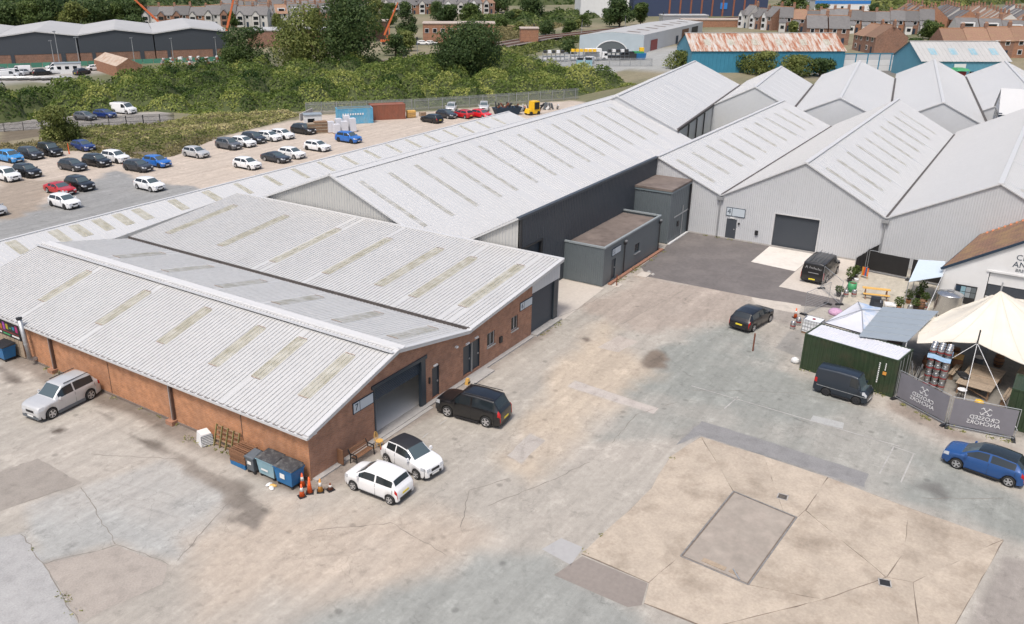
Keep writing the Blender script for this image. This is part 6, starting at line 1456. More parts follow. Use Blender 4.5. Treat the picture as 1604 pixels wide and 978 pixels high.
MB().bar((-.3, .02, .0), (-.2, .02, .9), .04).build('leg', M['wood_y'], fb); MB().bar((.3, .02, .0), (.2, .02, .9), .04).build('leg', M['wood_y'], fb)
wp = MB(); wp.lathe([(.16, 0), (.2, .35), (.21, .4)], 12); tag(place(wp.build('white_bucket', M['white'], None, True), 48.6, -17.4), 'white bucket between the green planter and the colour board', 'bucket')
wc = thing('white_crates', (43.6, -20.9, 0), R(15), 'small white plastic table in front of the potted plants', 'table'); MB().box(-.4, .4, -.4, .4, .42, .46).build('top', M['white'], wc)
for sx in (-.33, .33):
    for sy in (-.33, .33): MB().box(sx - .03, sx + .03, sy - .03, sy + .03, 0, .42).build('leg', M['white'], wc)
for k in range(3): MB().box(-.38 + k * .27, -.18 + k * .27, -.38, .38, .462, .5).build('crate', M['white'], wc)

for i, (x, y, rz, l) in enumerate(((34.6, -30.6, -8, 'second plank-topped timber table, deeper under the cream sail'), (30.1, -30.9, 5, 'small plank table at the right under the cream sail'))):
    t = thing('plank_table', (x, y, 0), R(rz), l, 'table')
    for k in range(7): MB().box(-.9 + k * .26, -.66 + k * .26, -.55, .55, .74, .78).build('plank', M['wood_g'], t)
    for sx in (-.75, .75):
        for sy in (-.45, .45): MB().box(sx - .04, sx + .04, sy - .04, sy + .04, 0, .74).build('leg', M['wood'], t)
for i, (x, y, l) in enumerate(((31.2, -29.75, 'long bench beside the big timber table'), (33.4, -26.6, 'long bench behind the big timber table'))):
    t = thing('plank_bench', (x, y, 0), R(-8), l, 'bench'); 
    for k in range(2): MB().box(-1.1, 1.1, -.16 + k * .17, -.01 + k * .17, .42, .46).build('plank', M['wood_g'], t)
    for sx in (-.9, .9): MB().box(sx - .04, sx + .04, -.14, .14, 0, .42).build('leg', M['wood'], t)
for i, (x, y, l) in enumerate(((36.2, -26.3, 'dark upright cask left of the steel drum'), (36.6, -28.9, 'dark upright cask right of the steel drum'), (33.6, -24.9, 'dark upright cask between the keg stack and the canopy post'))):
    t = thing('cask', (x, y, 0), 0, l, 'cask'); MB().lathe([(.25, 0), (.33, .42), (.25, .85)], 14).build('staves', M['wood_d'], t, True)
    for z in (.15, .42, .7): MB().lathe([(.255 + .08 * math.sin(math.pi * z / .85), z - .02), (.26 + .08 * math.sin(math.pi * z / .85), z + .02)], 14).build('hoop', M['steel_dark'], t)
# ---------------------------------------------------------------- foliage
LM = {'dark': leaf_mat('leaves_dark', (.032, .058, .020), (.074, .118, .036), (.17, .21, .075)),
      'mid': leaf_mat('leaves_mid', (.042, .072, .018), (.095, .14, .036), (.20, .24, .075)),
      'olive': leaf_mat('leaves_olive', (.08, .105, .028), (.18, .21, .058), (.34, .34, .12)),
      'scrub': leaf_mat('leaves_bramble', (.036, .070, .016), (.15, .205, .045), (.40, .41, .12)),
      'rough': leaf_mat('leaves_rough_bank', (.13, .15, .045), (.31, .31, .11), (.54, .47, .25)),
      'dry': leaf_mat('dry_grass', (.12, .11, .045), (.25, .22, .10), (.40, .33, .18))}
def leaf_quads(name, P, Nn, size, tint, m, parent=None, seed=1, flat=.55):
    g = np.random.default_rng(seed); n = len(P)
    d = Nn + g.normal(0, flat, (n, 3)); d /= np.linalg.norm(d, axis=1)[:, None] + 1e-9
    a = np.cross(d, g.normal(0, 1, (n, 3))); a /= np.linalg.norm(a, axis=1)[:, None] + 1e-9
    b = np.cross(d, a); s = size * g.uniform(.55, 1.25, n)[:, None]
    c = s * g.uniform(.5, .8, n)[:, None]
    V = np.stack([P - a * s * .5, P - b * c * .5 + a * s * .05, P + a * s * .5, P + b * c * .5 + a * s * .05], 1).reshape(-1, 3)
    F = np.arange(4 * n).reshape(n, 4)
    me = np_mesh(name, V, F)
    at = me.attributes.new('tint', 'FLOAT', 'FACE'); at.data.foreach_set('value', np.clip(tint, 0, 1).astype(np.float32))
    return link(name, me, m, parent)

def tree(x, y, h, w, kind, label, n=4500, size=.5, name='tree', group=None, trunk=.25, seed=0, blobs=None):
    t = thing(name, (x, y, 0), 0, label, 'tree' if name.endswith('tree') else 'bush', group)
    g = np.random.default_rng(1000 + seed)
    z0 = h * trunk
    nb = blobs or 13
    cs = []
    for k in range(nb):
        zz = z0 + (h - z0) * g.uniform(.12, .9); rr = w / 2 * (1 - .55 * ((zz - z0) / (h - z0)) ** 1.6) * g.uniform(.25, .72); a = g.uniform(0, 2 * math.pi)
        r = w * g.uniform(.15, .27); cs.append((rr * math.cos(a), rr * math.sin(a), zz, r, min(r * g.uniform(.7, 1.0), h - zz + .2), g.uniform(-.22, .22)))
    cs.append((0, 0, z0 + (h - z0) * .5, w * .3, (h - z0) * .45, 0)); cs.append((g.uniform(-.1, .1) * w, g.uniform(-.1, .1) * w, h * .84, w * .2, h * .16, .1))
    P, Nn, T = [], [], []
    wts = np.array([c[3] ** 2 for c in cs]); wts /= wts.sum()
    for c, f in zip(cs, wts):
        m_ = max(20, int(1.5 * n * f)); d = g.normal(0, 1, (m_, 3)); d /= np.linalg.norm(d, axis=1)[:, None]
        rad = g.uniform(.3, 1.0, m_) ** .5 * (1 + .16 * np.sin(5 * d[:, 0] + 3 * d[:, 2]) * np.cos(4 * d[:, 1]))
        p = d * rad[:, None] * np.array([c[3], c[3], c[4]]) + np.array(c[:3]); ok = p[:, 2] > z0 * .6
        P.append(p[ok]); Nn.append((d + np.array([0, 0, .35]))[ok]); T.append((.42 + c[5] + g.normal(0, .17, m_))[ok])
    leaf_quads('crown', np.concatenate(P), np.concatenate(Nn), size, np.concatenate(T), LM[kind], t, seed)
    tk_ = MB(); tk_.tube((0, 0, 0), (0, 0, h * .55), w * .028 + .05, w * .012, n=8)
    for k in range(5): c = cs[k]; tk_.tube((0, 0, z0 * (.7 + .1 * k)), (c[0] * .8, c[1] * .8, c[2]), w * .012, w * .004, n=5, cap=False)
    tk_.build('trunk', M['bark'], t)
    return t

def scrub(name, poly, n, hmin, hvar, size, kind, label, cat, seed, edge=3.0, mound=None, dome=3.2):
    """a mass of brambles: leaves over an uneven mound, too dense to count"""
    g = np.random.default_rng(seed); xs = [p[0] for p in poly]; ys = [p[1] for p in poly]
    area = abs(sum(poly[i][0] * poly[(i + 1) % len(poly)][1] - poly[(i + 1) % len(poly)][0] * poly[i][1] for i in range(len(poly)))) / 2
    ns = int(min(420, max(24, area / (dome * dome * 1.5)))); sx_, sy_ = [], []
    while len(sx_) < ns:
        a_, b_ = g.uniform(min(xs), max(xs)), g.uniform(min(ys), max(ys))
        if poly_sd(np.array([a_]), np.array([b_]), poly)[0] < -.2: sx_.append(a_); sy_.append(b_)
    sr = g.uniform(.6, 1.35, ns) * dome; sh_ = hmin + hvar * g.uniform(0, 1, ns) ** 1.4; stn = g.normal(0, .2, ns)
    def HS(x, y):
        d = np.sqrt(np.clip(-poly_sd(x, y, poly) / edge, 0, 1)); best = np.full(x.shape, .22 * hmin); who = np.zeros(x.shape, int)
        wx = x + (vnoise(x, y, 2.5, seed + 5, 2) - .5) * 1.6; wy = y + (vnoise(x, y, 2.5, seed + 6, 2) - .5) * 1.6
        for k in range(ns):
            r2 = ((wx - sx_[k]) ** 2 + (wy - sy_[k]) ** 2) / sr[k] ** 2; z = sh_[k] * np.sqrt(np.clip(1 - r2, 0, 1)); m = z > best
            best = np.where(m, z, best); who = np.where(m, k, who)
        return d * best, who
    def H(x, y): return HS(x, y)[0]
    pts = []
    tot = 0
    while tot < n:
        x = g.uniform(min(xs), max(xs), n * 2); y = g.uniform(min(ys), max(ys), n * 2); ok = poly_sd(x, y, poly) < 0
        pts.append(np.stack([x[ok], y[ok]], 1)); tot += ok.sum()
    q = np.concatenate(pts)[:n]; x, y = q[:, 0], q[:, 1]
    h, who = HS(x, y); e = .3
    nrm = np.stack([-(H(x + e, y) - h) / e, -(H(x, y + e) - h) / e, np.ones(n)], 1)
    P = np.stack([x, y, np.maximum(.05, h * g.uniform(.82, 1.06, n) + g.normal(0, .12, n))], 1)
    tint = .42 + stn[who] + .9 * (vnoise(x, y, 14.0, seed + 2, 3) - .5) + .35 * (vnoise(x, y, 1.6, seed + 3, 2) - .5) + g.normal(0, .13, n)
    o = leaf_quads(name, P, nrm, size, tint, LM[kind], None, seed, .75)
    tag(o, label, cat, None, 'stuff')
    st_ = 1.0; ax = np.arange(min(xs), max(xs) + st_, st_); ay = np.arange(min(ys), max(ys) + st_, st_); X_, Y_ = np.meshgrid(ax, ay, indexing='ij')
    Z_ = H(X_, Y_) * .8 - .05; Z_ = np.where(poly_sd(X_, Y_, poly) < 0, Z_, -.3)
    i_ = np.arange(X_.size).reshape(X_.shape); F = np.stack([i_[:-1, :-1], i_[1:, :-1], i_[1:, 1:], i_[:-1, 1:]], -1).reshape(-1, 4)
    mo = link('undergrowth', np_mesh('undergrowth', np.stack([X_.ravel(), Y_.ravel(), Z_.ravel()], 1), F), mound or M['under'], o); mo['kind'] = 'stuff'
    return o
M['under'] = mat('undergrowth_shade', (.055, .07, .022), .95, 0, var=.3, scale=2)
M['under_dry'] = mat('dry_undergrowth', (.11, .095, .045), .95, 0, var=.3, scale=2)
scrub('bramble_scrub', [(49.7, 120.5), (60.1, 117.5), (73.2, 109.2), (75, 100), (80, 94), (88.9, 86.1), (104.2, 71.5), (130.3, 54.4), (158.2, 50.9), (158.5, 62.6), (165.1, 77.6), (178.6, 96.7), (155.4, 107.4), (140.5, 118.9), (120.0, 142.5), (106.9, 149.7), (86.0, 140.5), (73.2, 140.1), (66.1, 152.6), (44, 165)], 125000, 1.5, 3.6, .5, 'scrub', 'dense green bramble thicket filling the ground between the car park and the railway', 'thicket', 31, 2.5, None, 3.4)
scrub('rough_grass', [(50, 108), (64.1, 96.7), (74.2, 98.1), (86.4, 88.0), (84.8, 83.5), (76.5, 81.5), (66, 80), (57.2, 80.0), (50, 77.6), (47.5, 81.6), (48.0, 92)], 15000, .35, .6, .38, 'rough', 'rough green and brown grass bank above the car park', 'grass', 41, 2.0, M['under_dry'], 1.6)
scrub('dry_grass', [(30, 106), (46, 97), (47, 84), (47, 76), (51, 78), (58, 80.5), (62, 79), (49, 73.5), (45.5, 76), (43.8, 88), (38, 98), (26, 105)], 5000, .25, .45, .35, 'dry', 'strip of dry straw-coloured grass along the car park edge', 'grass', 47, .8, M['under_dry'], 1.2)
scrub('dry_verge', [(240, 128), (262, 140), (300, 150), (330, 158), (300, 175), (262, 168), (236, 150)], 9000, .3, 1.0, 1.0, 'dry', 'dry golden grass on the slope beside the railway', 'grass', 53, 4.0, M['under_dry'])
scrub('rail_bank', [(168, 104), (196, 104), (222, 108), (250, 112), (300, 116), (330, 114), (330, 120), (290, 121), (240, 120), (215, 118), (190, 126), (160, 124)], 9000, .4, 1.6, .9, 'olive', 'green overgrown bank on the near side of the railway', 'bank', 59, 3.0)
scrub('garden_hedges', [(300, 160), (345, 165), (390, 170), (420, 150), (440, 160), (400, 200), (330, 205), (285, 190)], 9000, 1.0, 3.2, 1.3, 'mid', 'mass of garden hedges and bushes beyond the railway', 'hedges', 61, 5.0, None, 4.5)
scrub('far_wood', [(170, 350), (250, 300), (272, 330), (300, 400), (420, 470), (330, 560), (150, 500), (120, 420)], 20000, 5.0, 7.0, 2.4, 'dark', 'far dark wood behind the black warehouses at the upper left', 'wood', 67, 12.0, None, 9)
scrub('far_trees_top', [(420, 300), (520, 230), (640, 190), (760, 130), (860, 200), (700, 380), (520, 420)], 16000, 4.0, 8.0, 3.0, 'mid', 'far-off line of trees along the top of the picture', 'trees', 71, 14.0, None, 10)
scrub('far_trees_right', [(520, 66), (600, 40), (700, 0), (760, 40), (680, 110), (560, 100)], 9000, 3.0, 6.0, 2.6, 'olive', 'far-off yellowish trees behind the terraces at the upper right', 'trees', 73, 10.0, None, 9)

TREES = [(134.5, 130.1, 16.5, 21, 'olive', 'tall yellowish-green tree left of the darkest big tree', 6500, .62), (141.3, 120.1, 21, 25, 'dark', 'tallest dark green tree, beside the yellowish one', 8500, .62),
         (150, 128, 18.5, 16, 'mid', 'dark tree just behind the tallest one', 4500, .6), (141.1, 85.0, 13.2, 21, 'dark', 'broad round dark green tree standing alone above the bramble', 11000, .55),
         (133.5, 149.3, 10.2, 15.5, 'dark', 'rounded dark tree in front of the right end of the black warehouses', 5000, .55), (225.5, 168.0, 13, 9, 'dark', 'dark tree beside the orange crane', 3500, .6),
         (214, 174, 14.5, 10, 'olive', 'olive tree behind the orange crane boom', 3000, .65), (124, 146, 6.0, 8, 'mid', 'low bushy tree left of the rounded dark tree', 2500, .5),
         (324.5, 132.0, 11.5, 15, 'dark', 'big dark tree beyond the railway near the top', 3500, .9), (340.6, 129.5, 9.5, 10, 'mid', 'tree right of the big dark one beyond the railway', 2200, .9),
         (330.0, 14.6, 6.5, 9, 'mid', 'garden tree in front of the red brick gables', 2400, .7), (268.9, 10.8, 4.6, 6.5, 'dark', 'dark bush at the foot of the orange brick house', 1800, .55),
         (299.4, 190.0, 9.2, 13, 'mid', 'middle tree on the slope below the white houses', 2200, .9), (293.1, 199.2, 8.5, 12, 'dark', 'dark tree on the slope left of the middle one', 2200, .9), (352.7, 192.1, 10.2, 16, 'dark', 'dark tree in front of the far white houses', 2400, 1.0),
         (394.3, 178.5, 10.8, 16, 'mid', 'tree left of the far navy shed', 2200, 1.1), (482, 102.7, 11, 18, 'mid', 'tree right of the far navy shed', 2000, 1.2), (540, 78, 12, 19, 'dark', 'far tree behind the slate terrace', 2000, 1.3), (392, 235, 11.4, 19, 'dark', 'far dark tree right of the white houses', 2200, 1.2)]
for i, (x, y, h, w_, k, l, n_, s_) in enumerate(TREES): tree(x, y, h, w_, k, l, n_, s_, 'leafy_tree', 'background trees', .12, i)
WOOD = [(175, 338), (180, 330), (185.5, 322.5), (190.7, 315), (200.5, 314), (207.5, 310.6), (212, 304)]
for i, (x, y) in enumerate(WOOD):
    tree(x, y, 10 + 3 * ((i * 37) % 5) / 5, 15, ['dark', 'mid', 'dark', 'olive', 'dark', 'mid', 'dark'][i], '%s tree from the left in the wood edge behind the black warehouses' % ('first', 'second', 'third', 'fourth', 'fifth', 'sixth', 'seventh')[i], 2600, 1.0, 'leafy_tree', 'wood edge trees', .05, 40 + i)
BUSH = [(46.1, 97.4, 5.5, 7.3, 'olive', 'large rounded olive shrub at the left above the car park', 5200, .34), (192.4, 52.8, 4.6, 11, 'olive', 'low olive bush left of the rusty-roofed blue shed', 2600, .5), (195.2, 38.9, 4.4, 8.5, 'mid', 'first bush against the blue shed wall from the left', 2000, .5),
        (191.4, 32.6, 5.6, 10.5, 'olive', 'tall bush in the middle of the blue shed wall', 2400, .5), (193.2, 26.0, 4.8, 11, 'olive', 'bush right of the tall one against the blue shed', 2400, .5), (196.4, 20.5, 4.2, 8, 'dark', 'dark bush at the right end of the blue shed wall', 1800, .5),
        (270.9, 137.5, 5.4, 7.5, 'dark', 'round bush on the dry slope beyond the railway, left', 1800, .6), (284.3, 134.5, 4.6, 7.5, 'mid', 'round bush on the dry slope beyond the railway, right', 1800, .6), (182, 104, 4.0, 7, 'mid', 'bush on the bank left of the recycling racks', 1800, .5), (212, 97, 4, 6, 'dark', 'bush at the corner of the arched shed', 1500, .5), (160, 98, 5, 8, 'mid', 'bushy shrub right of the broad round tree', 2200, .5), (127, 100, 4.5, 9, 'scrub', 'leafy hump of shrub left of the broad round tree', 2400, .5)]
for i, (x, y, h, w_, k, l, n_, s_) in enumerate(BUSH): tree(x, y, h, w_, k, l, n_, s_, 'bush', 'bushes', .02, 70 + i)

# potted plants by the brewery
POTS = [(45.9, -21.9, .9, 'terracotta', 'potted leafy plant in front of the pale awning'), (47.2, -22.4, .8, 'black', 'potted plant under the pale awning'), (43.9, -21.5, .8, 'terracotta', 'bushy potted plant left of the steel kegs'), (44.6, -22.6, .7, 'black', 'potted plant beside the wooden barrel'), (49.4, -17.15, 1.0, 'black', 'tall potted plant against the black fence by the board'), (48.4, -16.9, 1.1, 'black', 'potted plant at the left end of the black fence'), (48.6, -22.5, .9, 'terracotta', 'potted plant at the back by the white building'), (46.4, -23.0, .7, 'terracotta', 'potted plant between the tank and the awning'), (44.3, -16.9, .6, 'black', 'spindly potted plant beside the green planter')]
for i, (x, y, h, pm_, l) in enumerate(POTS):
    t = thing('potted_plant', (x, y, 0), 0, l, 'plant', 'potted plants')
    MB().lathe([(.14, 0), (.2, .3), (.22, .34), (.19, .34), (.18, .3)], 12).build('pot', M[pm_], t, True); MB().lathe([(.18, .3), (.01, .31)], 10).build('soil', M['soil'], t)
    g = np.random.default_rng(500 + i); n_ = 260; p = g.normal(0, 1, (n_, 3)); p /= np.linalg.norm(p, axis=1)[:, None]; p = p * g.uniform(.5, 1, n_)[:, None] * np.array([.38, .38, h * .5]) + np.array([0, 0, .35 + h * .5])
    leaf_quads('leaves', p, p - np.array([0, 0, .6]), .16, .5 + g.normal(0, .2, n_), LM['mid'], t, i); MB().tube((0, 0, .3), (0, 0, .4 + h * .5), .02, n=6).build('stem', M['bark'], t)
wbx = thing('wooden_barrel', (44.9, -22.9, 0), 0, 'brown oak barrel among the potted plants', 'barrel'); MB().lathe([(.27, 0), (.36, .42), (.27, .85)], 16).build('cask', M['wood_d'], wbx, True)
for z in (.12, .3, .55, .73): MB().lathe([(.275 + .085 * math.sin(math.pi * z / .85), z - .02), (.28 + .085 * math.sin(math.pi * z / .85), z + .02)], 16).build('hoop', M['steel_dark'], wbx)

# ---------------------------------------------------------------- palisade fences
def palisade(pts, label, h=2.0, m_=None):
    t = thing('palisade_fence', (0, 0, 0), 0, label, 'fence'); mb = MB(); rl = MB()
    for (ax, ay), (bx, by) in zip(pts[:-1], pts[1:]):
        L_ = math.hypot(bx - ax, by - ay); dx, dy = (bx - ax) / L_, (by - ay) / L_; n_ = int(L_ / .17)
        for k in range(n_):
            x, y = ax + dx * k * .17, ay + dy * k * .17
            mb.quad((x - dx * .035, y - dy * .035, .05), (x + dx * .035, y + dy * .035, .05), (x + dx * .035, y + dy * .035, h), (x - dx * .035, y - dy * .035, h))
        for z in (.4, h - .4): rl.bar((ax + dy * .05, ay - dx * .05, z), (bx + dy * .05, by - dx * .05, z), .05)
        for k in range(int(L_ / 2.75) + 1):
            x, y = ax + dx * k * 2.75, ay + dy * k * 2.75
            MB().box(x + dy * .1 - .05, x + dy * .1 + .05, y - dx * .1 - .05, y - dx * .1 + .05, 0, h - .1).build('post', m_ or M['galv'], t)
    o = mb.build('pales', m_ or M['galv'], t); o['kind'] = 'stuff'
    o = rl.build('rails', m_ or M['galv'], t); o['kind'] = 'stuff'
    return t
palisade([(86.0, 83.3), (100.5, 69.8), (118, 58.5), (131, 51.5)], 'grey palisade fence between the car park and the bramble', 2.2)
palisade([(30, 121), (46.2, 112), (57.4, 105.2), (68.0, 96.8)], 'low dark palisade fence along the lane behind the olive shrub', 1.5, M['steel_dark'])
palisade([(172, 90), (186, 74), (194, 62)], 'pale palisade fence around the recycling yard', 2.2)
cw = MB(); cw.bar((80.5, 79.5, .6), (86.5, 82.3, .6), .2, 1.2); tag(cw.build('low_wall', M['concrete_grey']), 'low pale concrete wall behind the wrapped pallets', 'wall')
# stored goods in the car park
def goods(x, y, rz, w_, d_, h_, m_, label, name, cat, n_=1):
    t = thing(name, (x, y, 0), R(rz), label, cat)
    return t
for k in range(6):
    x, y = 75.4 + (k % 3) * 1.25, 66.4 + (k // 3) * 1.25 - (k % 3) * .6
    t = thing('wrapped_pallet', (x, y, 0), R(-30), '%s white shrink-wrapped pallet load in the %s row behind the blue off-roader' % (('left', 'middle', 'right')[k % 3], ('front', 'back')[k // 3]), 'pallet load', 'wrapped pallet loads')
    hh = 1.5 + .35 * ((k * 7) % 3) + .3 * (k // 3); MB().tbox(-.52, .52, -.52, .52, .12, hh, .05, .05).build('load', M['tarp'], t); MB().box(-.55, .55, -.55, .55, 0, .118).build('pallet', M['wood'], t)
for k in range(3):
    t = thing('timber_stack', (73.5 + k * .9, 69.6 - k * .7, 0), R(-35), '%s of the three brown timber stacks by the black off-roader' % ('leftmost', 'middle', 'rightmost')[k], 'timber', 'timber stacks')
    for j in range(7 + k % 2): MB().box(-1.0, 1.0, -.55, .55, j * .24 + .02, j * .24 + .2).build('layer', M['wood'] if j % 2 else M['wood_g'], t)
for k, (x, y) in enumerate(((94.2, 65.8), (96.4, 64.9))):
    t = thing('wooden_crate', (x, y, 0), R(-35), ('left' if k == 0 else 'right') + ' pale wooden crate right of the rusty container', 'crate')
    MB().box(-.75 + .2 * k, .75 - .2 * k, -.5, .5, .1, 1.25 - .45 * k).build('box', M['wood_y'] if k == 0 else M['wood_g'], t)
    for j in range(3): MB().box(-.7 + .2 * k, .7 - .2 * k, -.53, -.502, .2 + j * .3 - .1 * k * j, .3 + j * .3 - .1 * k * j).build('slat', M['wood'], t)
wsh = thing('white_cabin', (76.5, 72.6, 0), R(-40), 'small pale blue-white cabin behind the timber stacks', 'cabin'); MB().box(-1.4, 1.4, -1.0, 1.0, 0, 2.3).build('wall', M['white'], wsh); MB().box(-1.5, 1.5, -1.1, 1.1, 2.302, 2.45).build('roof', M['zinc'], wsh); MB().box(-.9, .2, -1.05, -1.002, 1.0, 1.8).build('window', M['glass'], wsh)
op = MB(); op.tube((0, 0, 0), (0, 0, 1.5), .09, .05, n=8); tag(place(op.build('orange_post', M['orange']), 41.9, 87.4), 'orange marker post beside the black off-roader in the back row', 'post')
dg = thing('yellow_machine', (109.6, 49.6, 0), R(-20), 'yellow machine cab with dark window beyond the lean-to', 'machine'); dg.scale = (.85, .85, .82)
MB().tbox(-.9, .9, -.9, .9, .3, 2.9, .1, .1).build('cab', M['yellow'], dg); MB().box(-.6, .6, -.97, -.86, 1.2, 2.7).build('window', M['glass'], dg); MB().tbox(-2.1, -.92, -.8, .8, .4, 1.3, .2, .1).build('hood', M['yellow'], dg)
for sx in (-1.5, .5):
    for sy in (-.85, .85): MB().tube((sx, sy - .12, .4), (sx, sy + .12, .4), .4, n=14).build('wheel', M['tyre'], dg)
sk = thing('scrap_skip', (106.2, 53.3, 0), R(-35), 'dark skip heaped with black scrap next to the yellow machine', 'skip')
MB().add([(-2, -.8, .1), (2, -.8, .1), (2, .8, .1), (-2, .8, .1), (-2.6, -1, 1.4), (2.6, -1, 1.4), (2.6, 1, 1.4), (-2.6, 1, 1.4)], [(3, 2, 1, 0), (0, 1, 5, 4), (1, 2, 6, 5), (2, 3, 7, 6), (3, 0, 4, 7), (4, 5, 6, 7)]).build('tub', M['ink'], sk)
for k in range(16): x = rnd.uniform(-2.2, 2.2); y = rnd.uniform(-.7, .7); MB().bar((x, y, 1.3), (x + rnd.uniform(-.8, .8), y + rnd.uniform(-.6, .6), rnd.uniform(1.6, 2.4)), rnd.uniform(.1, .4)).build('scrap', [M['black'], M['steel_dark'], M['rust']][k % 3], sk)
ph = thing('scrap_heap', (114, 51.5, 0), R(-28), 'low heap of mixed scrap right of the yellow machine', 'scrap')
for k in range(26): x = rnd.uniform(-4, 4); y = rnd.uniform(-1, 1); MB().bar((x, y, .1), (x + rnd.uniform(-.9, .9), y + rnd.uniform(-.9, .9), rnd.uniform(.3, 1.4)), rnd.uniform(.1, .5)).build('scrap', [M['white'], M['galv'], M['rust_c'], M['black'], M['grey_plastic']][k % 5], ph)

# ---------------------------------------------------------------- far industrial buildings
def shed_along(name, label, a, b, depth, ze, rise, wall_low, wall_up, zsplit, roofm, cat='warehouse', gable=True, lights=0):
    """gabled shed whose gable runs from a to b on the ground, ridge going back"""
    L_ = math.hypot(b[0] - a[0], b[1] - a[1]); ang = math.atan2(b[1] - a[1], b[0] - a[0])
    t = thing(name, (a[0], a[1], 0), ang, label, cat)
    w_ = MB(); w_.quad((0, 0, 0), (L_, 0, 0), (L_, 0, zsplit), (0, 0, zsplit)); w_.quad((0, 0, 0), (0, depth, 0), (0, depth, zsplit), (0, 0, zsplit)); w_.quad((L_, 0, 0), (L_, depth, 0), (L_, depth, zsplit), (L_, 0, zsplit)); w_.build('lower_wall', wall_low, t)
    w_ = MB(); w_.poly([(0, -.06, zsplit), (L_, -.06, zsplit), (L_, -.06, ze), (L_ / 2, -.06, ze + rise), (0, -.06, ze)]); w_.quad((-.06, 0, zsplit), (-.06, depth, zsplit), (-.06, depth, ze), (-.06, 0, ze)); w_.quad((L_ + .06, 0, zsplit), (L_ + .06, depth, zsplit), (L_ + .06, depth, ze), (L_ + .06, 0, ze)); w_.poly([(0, depth, 0), (L_, depth, 0), (L_, depth, ze), (L_ / 2, depth, ze + rise), (0, depth, ze)]); w_.build('upper_wall', wall_up, t)
    for s in (0, 1):
        x0 = -.2 if s == 0 else L_ + .2
        w_ = MB(); w_.quad((x0, -.3, ze - .03), (L_ / 2, -.3, ze + rise + .06), (L_ / 2, depth + .2, ze + rise + .06), (x0, depth + .2, ze - .03)); w_.build('roof', roofm, t)
        for k in range(lights): y = 3 + k * (depth - 4) / max(1, lights); q = MB(); xa, xb = x0 + (L_ / 2 - x0) * .3, x0 + (L_ / 2 - x0) * .8; za = ze + rise * .3 + .06; zb_ = ze + rise * .8 + .07; q.quad((xa, y, za), (xb, y, zb_), (xb, y + 1.2, zb_), (xa, y + 1.2, za)); q.build('rooflight', M['light'], t)
    v = MB(); v.bar((-.2, -.32, ze), (L_ / 2, -.32, ze + rise), .12, .3); v.bar((L_ + .2, -.32, ze), (L_ / 2, -.32, ze + rise), .12, .3); v.build('verge_trim', M['trim'], t)
    return t
WB = [((80.5, 215.4), (96.2, 203.9)), ((96.4, 203.7), (112.2, 192.1)), ((112.4, 191.9), (128.0, 180.9)), ((128.2, 180.7), (144.5, 169.0))]
for i, (a, b) in enumerate(WB):
    t = shed_along('black_warehouse', ('black-clad warehouse with brick base cut off at the left edge', 'black-clad warehouse with brick base, left of the middle one', 'black-clad warehouse with brick base in the middle of the row', 'black-clad warehouse with brick base at the right end of the row')[i], a, b, 46, 7.4, 1.3, M['house_brick'], M['clad_dark'], 2.9, M['roof_far'], lights=0)
    for x in ((3, 3.9), (15.2, 16.3)): MB().box(x[0], x[1], -.12, -.065, 0, 2.9).build('door', M['clad_dark'], t)
gf_ = MB()
gw = thing('green_hoarding', (0, 0, 0), 0, 'long low green hoarding in front of the black warehouses', 'hoarding')
for k in range(26):
    p = Vector((84.5 + 58 * k / 26, 206.5 - 42 * k / 26, 0)); q = Vector((84.5 + 58 * (k + .96) / 26, 206.5 - 42 * (k + .96) / 26, 0)); MB().bar(p + Vector((0, 0, .6)), q + Vector((0, 0, .6)), .08, 1.2).build('panel', M['hoard'] if 'hoard' in M else M.setdefault('hoard', mat('green_hoarding', (.06, .2, .14), .7, var=.15, rndv=.15)), gw)
sh_ = thing('rusty_brick_shed', label='small brick shed with half rusty, half white pitched roof in the far yard', cat='shed')
def q3(a, b, c, d, n, m_): MB().quad(a, b, c, d).build(n, m_, sh_)
e0, e1, f0, f1_ = (99.8, 158.2), (106.2, 176.6), (105.4, 155.9), (111.8, 174.4)
q3((*e0, 0), (*f0, 0), (*f0, 2.6), (*e0, 2.6), 'gable_wall', M['house_brick2']); MB().poly([(*e0, 2.6), (*f0, 2.6), ((e0[0] + f0[0]) / 2, (e0[1] + f0[1]) / 2, 4.2)]).build('gable', M['house_brick2'], sh_)
q3((*e0, 0), (*e1, 0), (*e1, 2.6), (*e0, 2.6), 'side_wall', M['house_brick2']); q3((*f0, 0), (*f1_, 0), (*f1_, 2.6), (*f0, 2.6), 'side_wall', M['house_brick2'])
r0, r1 = ((e0[0] + f0[0]) / 2, (e0[1] + f0[1]) / 2), ((e1[0] + f1_[0]) / 2, (e1[1] + f1_[1]) / 2)
q3((*e0, 2.55), (*e1, 2.55), (*r1, 4.25), (*r0, 4.25), 'rusty_roof', mat('rust_streaked_roof', (.42, .34, .27), .8, var=.2, scale=1, dirt=(.3, .16, .09), dscale=.6, damt=.8)); q3((*f0, 2.55), (*f1_, 2.55), (*r1, 4.25), (*r0, 4.25), 'white_roof', M['white'])
